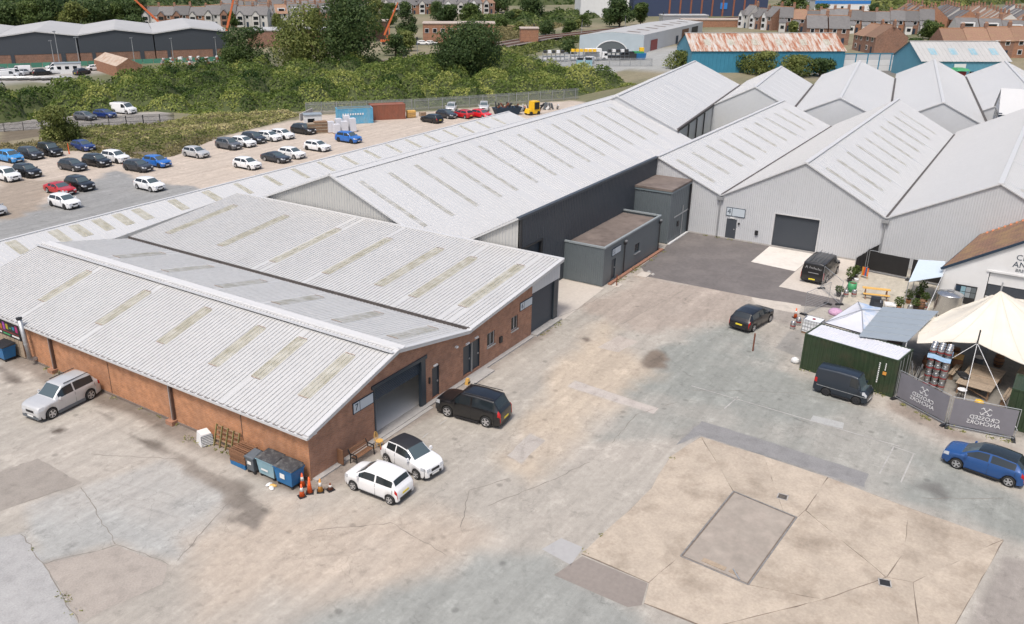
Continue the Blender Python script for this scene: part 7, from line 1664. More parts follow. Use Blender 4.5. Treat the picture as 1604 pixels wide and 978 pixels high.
# masts and stored stuff in the far yard
for i, (x, y, h) in enumerate(((97.5, 180.0, 7.5), (99.5, 181, 9.5), (103.0, 178, 8.0), (118, 176.5, 7), (127, 172, 6.5), (136, 165, 6.5))):
    t = thing('lamp_mast', (x, y, 0), 0, '%s slim pale mast from the left in the far yard' % ('first', 'second', 'third', 'fourth', 'fifth', 'sixth')[i], 'mast', 'masts'); MB().tube((0, 0, 0), (0, 0, h), .12, .07, n=8).build('pole', M['galv'], t); MB().box(-.5, .8 if i == 2 else .3, -.1, .1, h, h + .2).build('lamp_head', M['galv'], t)
for k in range(9):
    a = k / 9; x, y = 119 + 15 * a, 166 - 13 * a; t = thing('scrap_stack', (x, y, 0), .6 + k, 'pale stack of stored scrap number %s from the left behind the bramble top' % ('one', 'two', 'three', 'four', 'five', 'six', 'seven', 'eight', 'nine')[k], 'scrap', 'scrap stacks')
    for j in range(7): MB().bar((rnd.uniform(-1, 1), rnd.uniform(-.6, .6), .2 + j * .35), (rnd.uniform(-1, 1), rnd.uniform(-.6, .6), .3 + j * .35), rnd.uniform(.3, .7)).build('scrap', [M['white'], M['galv'], M['rust_c']][j % 3], t)
for k in range(7):
    x, y = 80.5 + k * 1.6, 178.5 - k * 2.2; t = thing('pipe_bundle', (x, y, 0), R(-50 + k * 4), 'bundle of grey pipes, %s from the left edge, in the far yard' % ('first', 'second', 'third', 'fourth', 'fifth', 'sixth', 'seventh')[k], 'pipes', 'pipe bundles')
    for j in range(8): MB().tube((-2, -.8 + (j % 4) * .4, .25 + .4 * (j // 4)), (2, -.8 + (j % 4) * .4, .25 + .4 * (j // 4)), .17, n=6).build('pipe', M['galv'] if j % 3 else M['steel_dark'], t)
cb = thing('site_cabin', (98.5, 176.0, 0), R(-36), 'long low white site cabin below the black warehouses', 'cabin'); MB().box(-3, 3, -1.2, 1.2, 0, 2.4).build('wall', M['white'], cb); MB().box(-3.1, 3.1, -1.3, 1.3, 2.402, 2.55).build('roof', M['zinc'], cb)
for k in range(3): MB().box(-2.4 + k * 1.8, -1.5 + k * 1.8, -1.24, -1.202, 1.1, 1.8).build('window', M['glass'], cb)

# cranes
M['crane'] = mat('crane_orange', (.55, .13, .04), .5, var=.08)
rv, fv = Vector((.563, -.826, 0)), Vector((.826, .563, 0))
def crane(x, y, base, tip, label, truck=True):
    t = thing('mobile_crane', (x, y, 0), math.atan2(rv.y, rv.x), label, 'crane')
    if truck:
        MB().box(-4.5, 4.6, -1.2, 1.2, .9, 1.5).build('chassis', M['crane'], t); MB().tbox(3.0, 4.9, -1.2, 1.2, 1.502, 2.7, .2, .1).build('cab', M['crane'], t); MB().tbox(-2.6, .6, -1.1, 1.1, 1.502, 3.0, .2, .1).build('turret', M['crane'], t); MB().box(4.6, 4.92, -.9, .9, 1.9, 2.4).build('window', M['glass'], t); MB().box(-1, 3.0, -1.0, 1.0, 1.502, 1.9).build('deck', M['steel_dark'], t)
        for k in range(4):
            for sy in (-1, 1): MB().tube((-3.4 + k * 2.1, sy * 1.0 - .2, .55), (-3.4 + k * 2.1, sy * 1.0 + .2, .55), .55, n=14).build('wheel', M['tyre'], t)
    else: MB().tbox(-4, 4, -1.3, 1.3, .4, 3.2, .6, .2).build('carrier', M['crane'], t)
    b, p = Vector(base), Vector(tip); d = p - b
    for k, (f0_, f1__, w_) in enumerate(((0, .5, .6), (.45, .8, .48), (.75, 1, .36))): MB().bar(b + d * f0_, b + d * f1__, w_, w_).build('boom_section', M['crane'] if k < 2 or truck else M['cone_white'], t)
    MB().bar((b.x + 1.8, b.y, b.z - 1.2), b + d * .35, .3).build('luffing_ram', M['steel_dark'] if not truck else M['crane'], t)
    MB().tube(p, (p.x + .3, p.y, max(2.5, p.z - 4)), .05, n=5).build('hoist_rope', M['steel_dark'], t)
    return t
crane(206.6, 159.4, (-3.2, 0, 3.0), (1.6, 0, 13.2), 'orange mobile crane on its truck with boom raised, in the middle distance')
crane(172, 232, (0, 0, 4), (-16, 0, 20), 'orange and white crane boom leaning left behind the black warehouses', False)
crane(146, 172, (-1, 0, 3.5), (4.2, 0, 19), 'orange crane boom leaning right at the end of the black warehouses', False)

# railway
rail = MB(); RL = [(150, 121), (200, 123), (252, 128.5), (300, 124), (376.6, 114.7), (440, 100), (560, 60)]
def ribbon(pts, w_, z):
    mb = MB()
    for (ax, ay), (bx, by) in zip(pts[:-1], pts[1:]):
        L_ = math.hypot(bx - ax, by - ay); nx_, ny_ = -(by - ay) / L_ * w_ / 2, (bx - ax) / L_ * w_ / 2
        mb.quad((ax - nx_, ay - ny_, z), (bx - nx_, by - ny_, z), (bx + nx_, by + ny_, z), (ax + nx_, ay + ny_, z))
    return mb
tag(ribbon([(p[0], p[1]) for p in RL], 11, .7).build('railway_ballast', mat('ballast', (.17, .145, .125), .95, var=.2, scale=1)), kind='structure')
for off in (-3.2, -1.75, 1.75, 3.2):
    mb = MB()
    for (ax, ay), (bx, by) in zip(RL[:-1], RL[1:]):
        L_ = math.hypot(bx - ax, by - ay); nx_, ny_ = -(by - ay) / L_ * off, (bx - ax) / L_ * off; mb.bar((ax + nx_, ay + ny_, .82), (bx + nx_, by + ny_, .82), .14, .16)
    tag(mb.build('rail', M['rust']), kind='structure')
for k in range(6):
    t_ = k / 6; x, y = 180 + 200 * t_, 129.5 - 2 * t_ - 14 * max(0, t_ - .4); t = thing('signal_post', (x, y, 0), 0, '%s slim post from the left along the railway' % ('first', 'second', 'third', 'fourth', 'fifth', 'sixth')[k], 'post', 'railway posts'); MB().tube((0, 0, 0), (0, 0, 5.5), .1, n=6).build('pole', M['galv'], t); MB().box(-.2, .2, -.15, .15, 4.6, 5.4).build('signal_head', M['black'], t)

# arched grey shed and recycling yard
ar = thing('arched_shed', label='pale grey-blue long shed with a dark arched doorway and low-pitched roof', cat='shed')
A0, A1 = Vector((214.5, 94.5, 0)), Vector((226.5, 79.0, 0)); bk = Vector((70, 7, 0)); ze = 5.2
gm = mat('grey_blue_panel', (.40, .46, .49), .6, var=.05, scale=.5)
dv = (A1 - A0); aL = dv.length; du = dv.normalized()
mb = MB(); mb.poly([A0, A1, A1 + Vector((0, 0, ze)), (A0 + A1) / 2 + Vector((0, 0, ze + .9)), A0 + Vector((0, 0, ze))]); mb.build('gable_wall', gm, ar)
mb = MB(); nn = Vector((-bk.y, bk.x, 0)); arc = [(A0 + du * (aL * .5 + 5.0 * math.cos(a)) - bk.normalized() * .08 + Vector((0, 0, 3.6 * math.sin(a)))) for a in np.linspace(0, math.pi, 15)]; mb.poly(arc); mb.build('arched_doorway', mat('shaded_opening', (.10, .115, .12), .8, var=.1), ar)
mb = MB()
for a, b in zip(arc[:-1], arc[1:]): mb.bar(a, b, .25)
mb.build('arch_trim', M['white'], ar)
mb = MB(); mb.quad(A1, A1 + bk, A1 + bk + Vector((0, 0, ze)), A1 + Vector((0, 0, ze))); mb.build('side_wall', M['clad'], ar)
mid = (A0 + A1) / 2 + Vector((0, 0, ze + .95))
for e, nm in ((A1, 'roof'), (A0, 'roof')): mb = MB(); mb.quad(e + Vector((0, 0, ze)), e + bk + Vector((0, 0, ze)), mid + bk, mid); mb.build(nm, M['roof_far'], ar)
for k in range(7): p = A1.lerp(A1 + bk, .08 + k * .13) + Vector((0, 0, ze)); q = mid + bk * (.08 + k * .13); mb = MB(); a_ = p.lerp(q, .35) + Vector((0, 0, .04)); b_ = p.lerp(q, .75) + Vector((0, 0, .04)); mb.quad(a_, a_ + bk * .03, b_ + bk * .03, b_); mb.build('rooflight', M['felt'], ar)
for k, (f0_, f1__, z1, m_) in enumerate(((.1, .2, 3.2, M['red']), (.5, .54, 2.6, M['ink']), (.6, .72, 4.2, M['wood_d']), (.78, .9, 4.2, M['black']))):
    a_ = A1 + bk * f0_ - nn.normalized() * .1; b_ = A1 + bk * f1__ - nn.normalized() * .1; MB().quad(a_, b_, b_ + Vector((0, 0, z1)), a_ + Vector((0, 0, z1))).build('doorway', m_, ar)
for i, (x, y, L_, h, mt, l) in enumerate(((190.5, 89.5, 7, 2.2, M['galv'], 'pale slatted storage rack at the left end of the recycling yard'), (196.5, 83.5, 8, 2.4, M['galv'], 'storage rack topped with yellow boxes in the recycling yard'), (203, 76.5, 6, 2.2, M['grey_plastic'], 'dark grey rack right of the yellow-topped one'))):
    t = thing('storage_rack', (x, y, 0), math.atan2(rv.y, rv.x), l, 'rack')
    for k in range(int(L_ / 1.2) + 1): MB().box(-L_ / 2 + k * 1.2 - .05, -L_ / 2 + k * 1.2 + .05, -.8, .8, 0, h).build('upright', mt, t)
    for z in (.5, 1.3, h): MB().box(-L_ / 2, L_ / 2, -.8, .8, z, z + .06).build('shelf', mt, t)
    for k in range(int(L_ / 1.2)): MB().box(-L_ / 2 + .15 + k * 1.2, -L_ / 2 + 1.05 + k * 1.2, -.7, .7, h + .062, h + .75).build('box', M['yellow'] if i == 1 else (M['white'] if (k + i) % 2 else M['steel_dark']), t); MB().box(-L_ / 2 + .15 + k * 1.2, -L_ / 2 + 1.05 + k * 1.2, -.7, .7, .562, 1.2).build('box', M['white'] if i < 2 else M['steel_dark'], t)
for i, (x, y, m_, l) in enumerate(((207.5, 72.5, M['blue'], 'blue waste skip by the arched shed side wall'), (205.2, 74.4, M['steel_dark'], 'dark waste skip left of the blue one'), (180.5, 76.8, M['blue_pale'], 'left pale blue tank at the fence of the recycling yard'), (181.8, 75.0, M['blue_pale'], 'right pale blue tank at the fence of the recycling yard'))):
    t = thing('waste_skip', (x, y, 0), math.atan2(rv.y, rv.x), l, 'skip'); hh = 1.8 if i < 2 else 2.0; wd_ = 2.0 if i < 2 else .9
    MB().tbox(-wd_, wd_, -1, 1, .1, hh, -.25 if i < 2 else .05, -.1 if i < 2 else .05).build('tub', m_, t); MB().box(-wd_ * .8, wd_ * .8, -.8, .8, hh + .002, hh + .5).build('heap', M['green_p'] if i == 0 else M['black'], t)
    if i == 0: MB().box(.4, 1.6, -.6, .6, hh + .502, hh + 1.5).build('yellow_box', M['yellow'], t)
bxv = thing('box_van_body', (199.5, 81.3, 0), math.atan2(rv.y, rv.x), 'white lorry with box body in the recycling yard', 'lorry'); MB().box(-3.4, 1.2, -1.1, 1.1, .9, 3.2).build('box_body', M['white'], bxv); MB().tbox(1.25, 3.0, -1.0, 1.0, .5, 2.3, .25, .1).build('cab', M['white'], bxv); MB().box(2.0, 2.8, -1.02, -.95, 1.4, 2.0).build('window', M['glass'], bxv)
for sx in (-2.2, 2.0):
    for sy in (-.9, .9): MB().tube((sx, sy - .15, .45), (sx, sy + .15, .45), .45, n=14).build('wheel', M['tyre'], bxv)

# blue sheds and white yard wall
M['blue_shed'] = mat('blue_cladding', (.035, .19, .29), .6, var=.06, scale=.6, var2=.08, scale2=.2)
M['blue_shed2'] = mat('light_blue_cladding', (.09, .26, .35), .6, var=.06, scale=.6)
def rust_roof():
    m, N, L, B = nmat('rusting_roof'); tc = N.new('ShaderNodeTexCoord'); mp = N.new('ShaderNodeMapping'); mp.inputs['Scale'].default_value = (.9, .12, .12); L.new(tc.outputs['Object'], mp.inputs[0])
    n = N.new('ShaderNodeTexNoise'); n.inputs['Scale'].default_value = 1.4; n.inputs['Detail'].default_value = 6; n.inputs['Roughness'].default_value = .75; L.new(mp.outputs[0], n.inputs['Vector'])
    cr = N.new('ShaderNodeValToRGB'); e = cr.color_ramp.elements; e[0].position = .40; e[0].color = (.46, .45, .43, 1); e[1].position = .58; e[1].color = (.30, .12, .065, 1); k = e.new(.49); k.color = (.42, .33, .27, 1)
    L.new(n.outputs['Fac'], cr.inputs[0]); L.new(cr.outputs[0], B.inputs['Base Color']); B.inputs['Roughness'].default_value = .8; return m
M['rust_roof'] = rust_roof()
def ridge_shed(name, label, a, b, depth, ze, rise, wall_m, roof_m, lights=0, lm=None):
    """shed whose long eave runs from a to b, ridge parallel to it"""
    L_ = math.hypot(b[0] - a[0], b[1] - a[1]); ang = math.atan2(b[1] - a[1], b[0] - a[0]); t = thing(name, (a[0], a[1], 0), ang, label, 'shed')
    w_ = MB(); sheet(w_, lambda u: (u, 0, 0), lambda u: (u, 0, ze), L_, 1.0, .3, .05, (0, -1, 0)); w_.build('front_wall', wall_m, t)
    for x in (0, L_): w_ = MB(); w_.poly([(x, 0, 0), (x, depth, 0), (x, depth, ze), (x, depth / 2, ze + rise), (x, 0, ze)]); w_.build('gable_wall', M['blue_shed2'] if x == 0 else wall_m, t)
    w_ = MB(); w_.quad((0, depth, 0), (L_, depth, 0), (L_, depth, ze), (0, depth, ze)); w_.build('rear_wall', wall_m, t)
    w_ = MB(); sheet(w_, lambda u: (-.3 + u, -.3, ze - .05), lambda u: (-.3 + u, depth / 2, ze + rise + .05), L_ + .6, 1.0, .12, .06, (0, -.3, 1)); w_.build('roof', roof_m, t); w_ = MB(); w_.quad((-.3, depth + .3, ze - .05), (L_ + .3, depth + .3, ze - .05), (L_ + .3, depth / 2, ze + rise + .05), (-.3, depth / 2, ze + rise + .05)); w_.build('roof', roof_m, t)
    for k in range(lights):
        u = L_ * (k + .6) / (lights + .3); q = MB(); p0, p1 = .3, .62; q.quad((u, depth / 2 * p0, ze + rise * p0 + .12), (u + 1.6, depth / 2 * p0, ze + rise * p0 + .12), (u + 1.6, depth / 2 * p1, ze + rise * p1 + .12), (u, depth / 2 * p1, ze + rise * p1 + .12)); q.build('rooflight', lm or M['light'], t)
    MB().box(-.3, L_ + .3, depth / 2 - .2, depth / 2 + .2, ze + rise + .04, ze + rise + .16).build('ridge_cap', M['roof_far'], t)
    return t
ridge_shed('blue_shed', 'large blue-walled shed with rust-streaked roof', (186.2, 49.0), (207.6, 17.8), 16, 5.2, 3.6, M['blue_shed'], M['rust_roof'], 6, M['light'])
b2s = ridge_shed('blue_shed', 'smaller blue shed with pale grey roof and blue rooflights at the right', (203.0, -.2), (214.0, -17.2), 15, 4.2, 3.8, M['blue_shed2'], M['roof_far'], 4, M['blue_pale'])
MB().box(7.5, 10.2, -.14, -.06, 2.3, 3.6).build('sign_board', M['white'], b2s)
for k in range(6): MB().box(4.6 + k * 1.7, 5.5 + k * 1.7, -.12, -.06, .4, 1.9).build('window', M['white'] if k % 2 else M['glass'], b2s)
pc = thing('red_porch', (205.6, -8.0, 0), math.atan2(-17, 11), 'small porch with green canopy and red doors in front of the smaller blue shed', 'porch'); MB().box(-1, 1, -1.2, 1.2, 0, 2.2).build('doors', M['red'], pc); MB().tbox(-1.6, 1.6, -1.8, 1.8, 2.4, 2.9, .5, .5).build('canopy', M['green_p'], pc)
for s in (-1.4, 1.4): MB().tube((s, -1.6, 0), (s, -1.6, 2.4), .08, n=6).build('post', M['galv'], pc)
yw = thing('white_yard_wall', label='tall white panelled yard wall with blue posts between the two blue sheds', cat='wall')
a_, b_ = Vector((211.5, 18.6, 0)), Vector((224.5, 1.6, 0))
for k in range(7):
    p, q = a_.lerp(b_, k / 7), a_.lerp(b_, (k + .97) / 7)
    for z0_, z1_ in ((0, 1.2), (1.25, 2.7), (2.75, 4.1)): MB().bar(p + Vector((0, 0, (z0_ + z1_) / 2)), q + Vector((0, 0, (z0_ + z1_) / 2)), .1, z1_ - z0_).build('panel', M['white'] if z0_ < 2.7 else M['clad'], yw)
    MB().bar(p, p + Vector((0, 0, 4.3)), .3, .3).build('post', M['blue_shed'], yw)
MB().bar(a_ + Vector((0, 0, 4.2)), b_ + Vector((0, 0, 4.2)), .25, .2).build('top_rail', M['blue_shed'], yw); MB().bar(a_.lerp(b_, .82) + Vector((-.2, -.15, .8)), a_.lerp(b_, .86) + Vector((-.2, -.15, .8)), .05, .5).build('red_notice', M['red'], yw)
# navy retail shed, white store and brick blocks far behind
def block(name, a, L_, D_, H_, ang, m_, label, cat='building', roofm=None, wins=0, wm=None, zs=(1.0, 2.2), band=None):
    t = thing(name, (a[0], a[1], 0), ang, label, cat)
    w_ = MB(); w_.quad((0, 0, 0), (L_, 0, 0), (L_, 0, H_), (0, 0, H_)); w_.quad((0, D_, 0), (L_, D_, 0), (L_, D_, H_), (0, D_, H_)); w_.quad((0, 0, 0), (0, D_, 0), (0, D_, H_), (0, 0, H_)); w_.quad((L_, 0, 0), (L_, D_, 0), (L_, D_, H_), (L_, 0, H_)); w_.build('wall', m_, t)
    MB().box(-.2, L_ + .2, -.2, D_ + .2, H_, H_ + .35).build('flat_roof', roofm or M['felt_pale'], t)
    for k in range(wins): x = L_ * (k + .5) / wins; f = MB().box(x - .7, x + .7, -.1, -.03, zs[0], zs[1]).build('window', wm or M['white'], t); MB().box(x - .6, x + .6, -.13, -.102, zs[0] + .1, zs[1] - .1).build('pane', M['glass'], f)
    if band: MB().box(0, L_, -.12, -.04, band[0], band[1]).build('fascia_band', band[2], t)
    return t
M['felt_pale'] = mat('pale_felt_roof', (.42, .35, .30), .9, var=.1, scale=.4)
la = math.atan2(rv.y, rv.x)
nb = block('navy_retail_shed', (401, 160), 68, 30, 8.5, la, mat('navy_cladding', (.035, .05, .10), .5, var=.05), 'long navy-blue retail shed near the top right', roofm=M['roof_far'])
for k in range(9): MB().box(18 + k * 5.4, 18.8 + k * 5.4, -.3, -.02, 0, 8).build('red_column', M['rust_c'], nb)
MB().box(44, 47.5, -.2, -.05, 3.5, 6.5).build('sign_board', M['sign_blue'] if 'sign_blue' in M else M.setdefault('sign_blue', mat('sign_blue', (.03, .18, .5), .5)), nb)
block('white_store', (378, 178), 24, 24, 9, la, M['white'], 'white block left of the navy retail shed', roofm=M['roof_far'])
block('sign_store', (486, 92), 30, 20, 6.5, la, M['white'], 'far white store with a blue name board at the top right', roofm=M['roof_far'], wins=3, wm=M['blue_shed2'], zs=(.5, 3.5), band=(4.6, 6.2, M['sign_blue']))
block('low_brick_store', (340, 110), 34, 8, 2.8, la, M['house_brick2'], 'low red brick wall-like building in front of the navy shed')
block('open_lean_to', (352, 124), 20, 8, 3.6, la, M['galv'], 'small flat white-roofed shelter beside the railway', roofm=M['roof_far'])
block('brick_block', (214.5, 183.2), 11, 9, 6, la, M['house_brick'], 'flat-roofed brick building behind the orange crane')
block('brick_block', (213.5, 152.5), 24, 9, 6.4, la, M['house_brick2'], 'flat-roofed red brick building with a row of white windows behind the broad tree', wins=9, zs=(3.6, 5.0))
block('brick_depot', (172, 192), 30, 14, 5.0, la, M['house_brick'], 'long brick depot left of the yellowish tree', wins=0, roofm=M['roof_far'])
block('brick_annexe', (232, 125.5), 6, 6, 4.8, la, M['house_brick2'], 'small red brick annexe right of the broad tree')

# ---------------------------------------------------------------- houses
HP = {}
def house(kind, wall, w_=5.2, D_=8.5, he=4.9, hr=3.5, roofm=None, hip=False, dormer=False):
    key = (kind,)
    if key in HP: return copy_tree(HP[key])
    t = thing('terraced_house'); HP[key] = t
    b = MB(); b.quad((0, 0, 0), (w_, 0, 0), (w_, 0, he), (0, 0, he)); b.quad((0, D_, 0), (w_, D_, 0), (w_, D_, he), (0, D_, he))
    for x in (0, w_): b.poly([(x, 0, 0), (x, D_, 0), (x, D_, he)] + ([(x, D_ / 2, he + hr)] if not hip else []) + [(x, 0, he)])
    b.build('wall', wall, t)
    rm = roofm or M['slate']; e = .3; ix = 2.4 if hip else 0
    for s in (0, 1):
        y = -e if s == 0 else D_ + e; q = MB(); q.quad((-.02 - (e if hip else 0), y, he - .12), (w_ + .02 + (e if hip else 0), y, he - .12), (w_ + .02 - ix, D_ / 2, he + hr), (-.02 + ix, D_ / 2, he + hr)); q.build('roof', rm, t)
    if hip:
        for x0, x1 in ((-e, ix), (w_ + e, w_ - ix)): MB().poly([(x0, -e, he - .12), (x0, D_ + e, he - .12), (x1, D_ / 2, he + hr)]).build('roof', rm, t)
    else: MB().bar((0, D_ / 2, he + hr), (w_, D_ / 2, he + hr), .3, .15).build('ridge_tiles', M['terracotta'], t)
    c = MB().box(w_ - .5, w_ + .5, D_ / 2 - .35, D_ / 2 + .35, he + hr - .6, he + hr + 1.2).build('chimney', M['house_brick'], t)
    for k in range(3): MB().tube((w_ - .3 + k * .3, D_ / 2, he + hr + 1.2), (w_ - .3 + k * .3, D_ / 2, he + hr + 1.6), .11, n=6).build('chimney_pot', M['terracotta'], c)
    for (x, z) in ((w_ * .28, 3.4), (w_ * .72, 3.4), (w_ * .3, .9)):
        f = MB().box(x - .65, x + .65, -.08, -.02, z, z + 1.35).build('window', M['white'], t); MB().box(x - .53, x + .53, -.1, -.082, z + .12, z + 1.23).build('pane', M['glass'], f)
    MB().box(w_ * .72 - .45, w_ * .72 + .45, -.08, -.02, 0, 2.05).build('door', M['ink'], t)
    if dormer: d_ = MB(); d_.box(w_ * .2, w_ * .8, 1.0, 3.4, he + .5, he + 2.1); dd = d_.build('dormer', M['white'], t); MB().box(w_ * .28, w_ * .72, .93, .995, he + .9, he + 1.8).build('pane', M['glass'], dd)
    if kind in ('terr_k', 'terr_n', 'terr_p', 'terr_q', 'terrace_r'):
        o = MB(); o.box(w_ * .08, w_ * .5, -1.0, -.02, 0, he); o.poly([(w_ * .08, -1.0, he), (w_ * .5, -1.0, he), (w_ * .29, -1.0, he + 1.5)]); oo = o.build('bay_front', M['white'], t)
        for x0, x1 in ((.03, .29), (.55, .29)): MB().quad((w_ * x0, -1.2, he - .2), (w_ * x1, -1.2, he + 1.6), (w_ * x1, 2.2, he + 1.6), (w_ * x0, .4, he - .2)).build('bay_roof', rm, oo)
        for z in (.9, 3.0): MB().box(w_ * .14, w_ * .44, -1.08, -1.02, z, z + 1.3).build('pane', M['glass'], oo)
    if kind.endswith('x'):
        o = MB(); o.box(w_ * .05, w_ * .5, -3.4, -.02, 0, 3.3); oo = o.build('rear_extension', M['render'], t); q = MB(); q.quad((w_ * .0, -3.6, 3.25), (w_ * .55, -3.6, 3.25), (w_ * .55, -.02, 4.5), (w_ * .0, -.02, 4.5)); q.build('extension_roof', rm, oo); MB().box(w_ * .15, w_ * .4, -3.48, -3.42, 1.2, 2.3).build('pane', M['glass'], oo)
    return t
def row(kind, wall, a, b, n_, label, group, **k):
    ang = math.atan2(b[1] - a[1], b[0] - a[0]); step = math.hypot(b[0] - a[0], b[1] - a[1]) / n_
    for i in range(n_):
        t = house(kind, wall, **k); t.name = 'terraced_house'; t.location = (a[0] + math.cos(ang) * step * i, a[1] + math.sin(ang) * step * i, 0); t.rotation_euler = (0, 0, ang)
        tag(t, '%s %s' % (ORD[i], label), 'house', group)
        rm_ = M['tile'] if rnd.random() < .1 else None; t.scale = (1, 1, rnd.uniform(.93, 1.1))
        for ch_ in t.children:
            b_ = ch_.name.split('.')[0]; alt = None
            if b_ == 'bay_front': alt = [M['white'], M['render'], M['house_brick'], M['render']][rnd.randrange(4)]
            if b_ == 'wall' and rnd.random() < .45: alt = [M['render'], M['house_brick'], M['house_brick2']][rnd.randrange(3)]
            if b_ == 'roof': alt = rm_
            if alt: ch_.material_slots[0].link = 'OBJECT'; ch_.material_slots[0].material = alt
ORD = ['first', 'second', 'third', 'fourth', 'fifth', 'sixth', 'seventh', 'eighth', 'ninth', 'tenth', 'eleventh', 'twelfth', 'thirteenth']
row('terrace_bx', M['house_brick'], (338, 70), (354, 17), 11, 'slate-roofed brick terrace house with white rear extension in the long row at upper right', 'long slate terrace upper right')
row('terrace_r', M['render'], (352, 90), (340, 72), 3, 'pale rendered terrace house at the left end of the long slate row', 'pale terrace end')
row('semi_o', M['house_brick2'], (273.5, 29), (260.5, 20.2), 2, 'orange brick house in the end-on pair behind the white yard wall', 'orange brick pair', w_=7.6, D_=9.5, he=4.8, hr=3.4)
row('semi_p', M['house_brick'], (284, 46), (289, 33), 2, 'brick gabled house behind the orange brick pair', 'brick pair behind', w_=6.5, D_=10)
row('terr_d', M['house_brick2'], (306, 4), (318, -22), 4, 'red brick house with slate roof and dormer behind the smaller blue shed', 'red brick dormer houses', w_=6.8, D_=9, he=5.0, dormer=True)
row('terr_e', M['house_brick2'], (262, 2.5), (276, -20), 4, 'brown-roofed brick house just behind the smaller blue shed', 'brown-roofed brick houses', w_=6.6, D_=9, he=4.6, roofm=M['tile'])
row('terr_f', M['house_brick'], (368, 14), (430, 34), 10, 'end-on slate terrace house in the receding row at far right', 'receding terrace', D_=9)
row('terr_g', M['house_brick'], (362, 2), (428, 20), 10, 'end-on slate terrace house in the second receding row at far right', 'second receding terrace', D_=9)
row('terr_h', M['render'], (352, -12), (430, 8), 12, 'pale terrace house in the third receding row at far right', 'third receding terrace', D_=9)
row('terr_i', M['render'], (350, -26), (440, -4), 13, 'pale terrace house in the last receding row at far right', 'last receding terrace', D_=9)
row('terr_k', M['render'], (212, 300), (242, 256), 8, 'white rendered bay-fronted house with grey hipped roof in the upper left row', 'upper left white row', w_=6.6, hip=False)
row('terr_l', M['house_brick'], (244, 262), (276, 240), 6, 'brick terrace house with slate roof left of the tall trees', 'upper left brick row', dormer=True)
row('terr_m', M['house_brick'], (262, 300), (300, 262), 9, 'slate-roofed terrace house in the second row at upper left', 'upper left second row')
row('terr_n', M['render'], (290, 340), (340, 288), 12, 'slate-roofed terrace house in the third row at upper left', 'upper left third row')
row('terr_o', M['house_brick'], (330, 360), (385, 305), 12, 'slate-roofed terrace house in the farthest row at upper left', 'upper left farthest row')
row('terr_p', M['render'], (346, 272), (384, 232), 8, 'white rendered semi with grey hipped roof at the top centre', 'top centre white semis', w_=6.8, D_=9, hip=True)
row('terr_q', M['render'], (372, 300), (420, 246), 10, 'pale house in the row behind the top centre semis', 'top centre second row', w_=6.6)

# garden and street trees between the houses
GT = [(228, 262, 7, 7, 'mid'), (240, 248, 6, 7, 'olive'), (252, 238, 8, 8, 'dark'), (262, 226, 7, 9, 'mid'), (238, 214, 6, 8, 'olive'), (250, 205, 7, 8, 'dark'), (268, 212, 8, 9, 'mid'), (282, 224, 9, 9, 'dark'), (300, 236, 8, 9, 'olive'), (318, 222, 9, 10, 'dark'), (330, 232, 8, 9, 'mid'), (288, 168, 5, 7, 'mid'), (306, 176, 6, 8, 'dark'), (322, 182, 6, 8, 'olive'), (250, 150, 4, 6, 'mid'), (262, 160, 5, 7, 'dark'), (276, 152, 4, 6, 'olive'), (318, 146, 5, 8, 'mid'), (300, 140, 4, 7, 'olive'), (350, 150, 6, 8, 'dark'), (366, 152, 7, 9, 'mid'), (322, 60, 5, 6, 'olive'), (330, 44, 5, 6, 'mid'), (300, 22, 5, 6, 'dark'), (296, 8, 5, 6, 'mid'), (330, -4, 5, 6, 'olive'), (372, 60, 7, 8, 'mid'), (380, 36, 7, 8, 'dark'), (392, 88, 8, 9, 'olive'), (408, 70, 8, 10, 'mid'), (430, 52, 8, 9, 'dark'), (200, 150, 6, 8, 'mid'), (190, 142, 6, 8, 'olive'), (178, 136, 6, 9, 'dark'), (168, 150, 6, 8, 'mid'), (186, 168, 7, 8, 'dark')]
NUM = [a + b for a in ('', 'twenty-', 'thirty-') for b in (['first', 'second', 'third', 'fourth', 'fifth', 'sixth', 'seventh', 'eighth', 'ninth'] + (['tenth', 'eleventh', 'twelfth', 'thirteenth', 'fourteenth', 'fifteenth', 'sixteenth', 'seventeenth', 'eighteenth', 'nineteenth', 'twentieth'] if a == '' else []))]
GT.sort(key=lambda q: (q[1] * .826 - q[0] * .563) / (q[0] * .826 + q[1] * .563), reverse=True)
for i, (x, y, h, w_, k) in enumerate(GT):
    tree(x, y, h, w_, k, '%s garden tree, %s from the left, among the far houses and sidings' % ({'dark': 'dark green', 'mid': 'green', 'olive': 'yellowish'}[k], NUM[i]), 1100, .7, 'leafy_tree', 'garden trees', .08, 120 + i, 8)
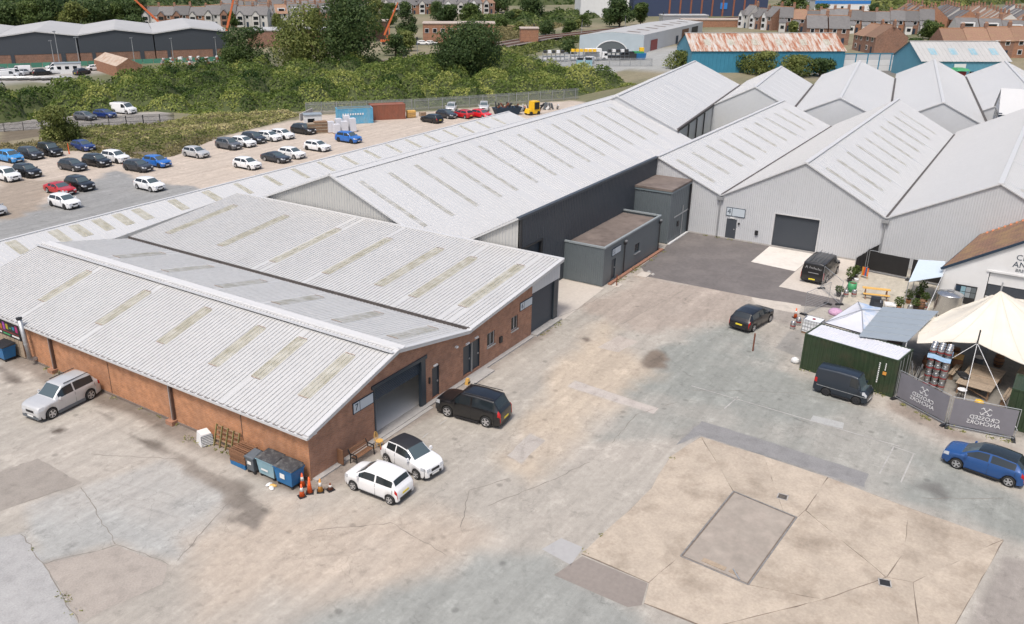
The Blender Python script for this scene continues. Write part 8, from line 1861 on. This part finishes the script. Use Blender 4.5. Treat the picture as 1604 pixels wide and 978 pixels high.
for P in ([(-11.2, 8.3), (-11.9, 5.35), (-13.2, .6)], [(-7.2, 9.9), (-9.7, 10.7)], [(-11.85, 5.35), (-9.16, 3.8), (-8.85, 2.5), (-8.7, .6)], [(-8.2, .5), (-6.6, 1.1), (-3.5, 2.2)], [(-7.2, 9.6), (-8.0, 7.2), (-9.15, 3.9)], [(3.4, -9.0), (6.8, -10.4), (10.0, -11.4)], [(26, .2), (31, -.6), (36.2, -1.0)], [(1.2, -8.8), (4.0, -7.4), (6.2, -8.6)], [(21.5, -13), (24.6, -18.2), (25.3, -22)], [(12.5, -11.5), (16.5, -11.3), (19.4, -12.8)], [(28.4, -4.5), (33.5, -5.2), (39.4, -6.0)], [(-5, 12), (-2.6, 7.7)], [(-3.2, -3.0), (-.5, -5.8), (-1.0, -9.5)], [(16.5, -27), (18.8, -30.5)]):
    crack(P)

# weeds along wall feet and fence lines
g = np.random.default_rng(77); WP = []
for (ax, ay), (bx, by), n_ in (((-.12, .3), (-.12, 26), 42), ((23.5, -.6), (27.2, -.7), 8), ((27.3, -23.9), (25.2, -26.9), 10), ((25.2, -27.2), (25.5, -30.6), 10), ((28.5, -17.7), (27.4, -23.7), 12), ((36.0, -.4), (47.8, -.5), 18), ((2.6, -14.7), (13, -15.0), 3), ((-11.3, 8.0), (-13, .8), 4), ((54.7, -1), (54.7, -8), 7), ((-.5, 3.5), (-.9, 9), 14)):
    for k in range(n_):
        t_ = g.uniform(0, 1); c = np.array([ax + (bx - ax) * t_, ay + (by - ay) * t_, .0]); m_ = int(g.uniform(6, 26)); r_ = g.uniform(.05, .2)
        WP.append(c + np.abs(g.normal(0, 1, (m_, 3))) * np.array([0, 0, r_ * .6]) + g.normal(0, 1, (m_, 3)) * np.array([r_, r_, 0]))
WP = np.concatenate(WP); WP[:, 2] = np.maximum(.02, WP[:, 2])
tag(leaf_quads('weeds', WP, np.tile([0, 0, 1.0], (len(WP), 1)), .11, g.uniform(0, .8, len(WP)), LM['rough'], None, 91, 1.0), 'small weeds growing in joints and along the feet of walls and fences', 'weeds', None, 'stuff')
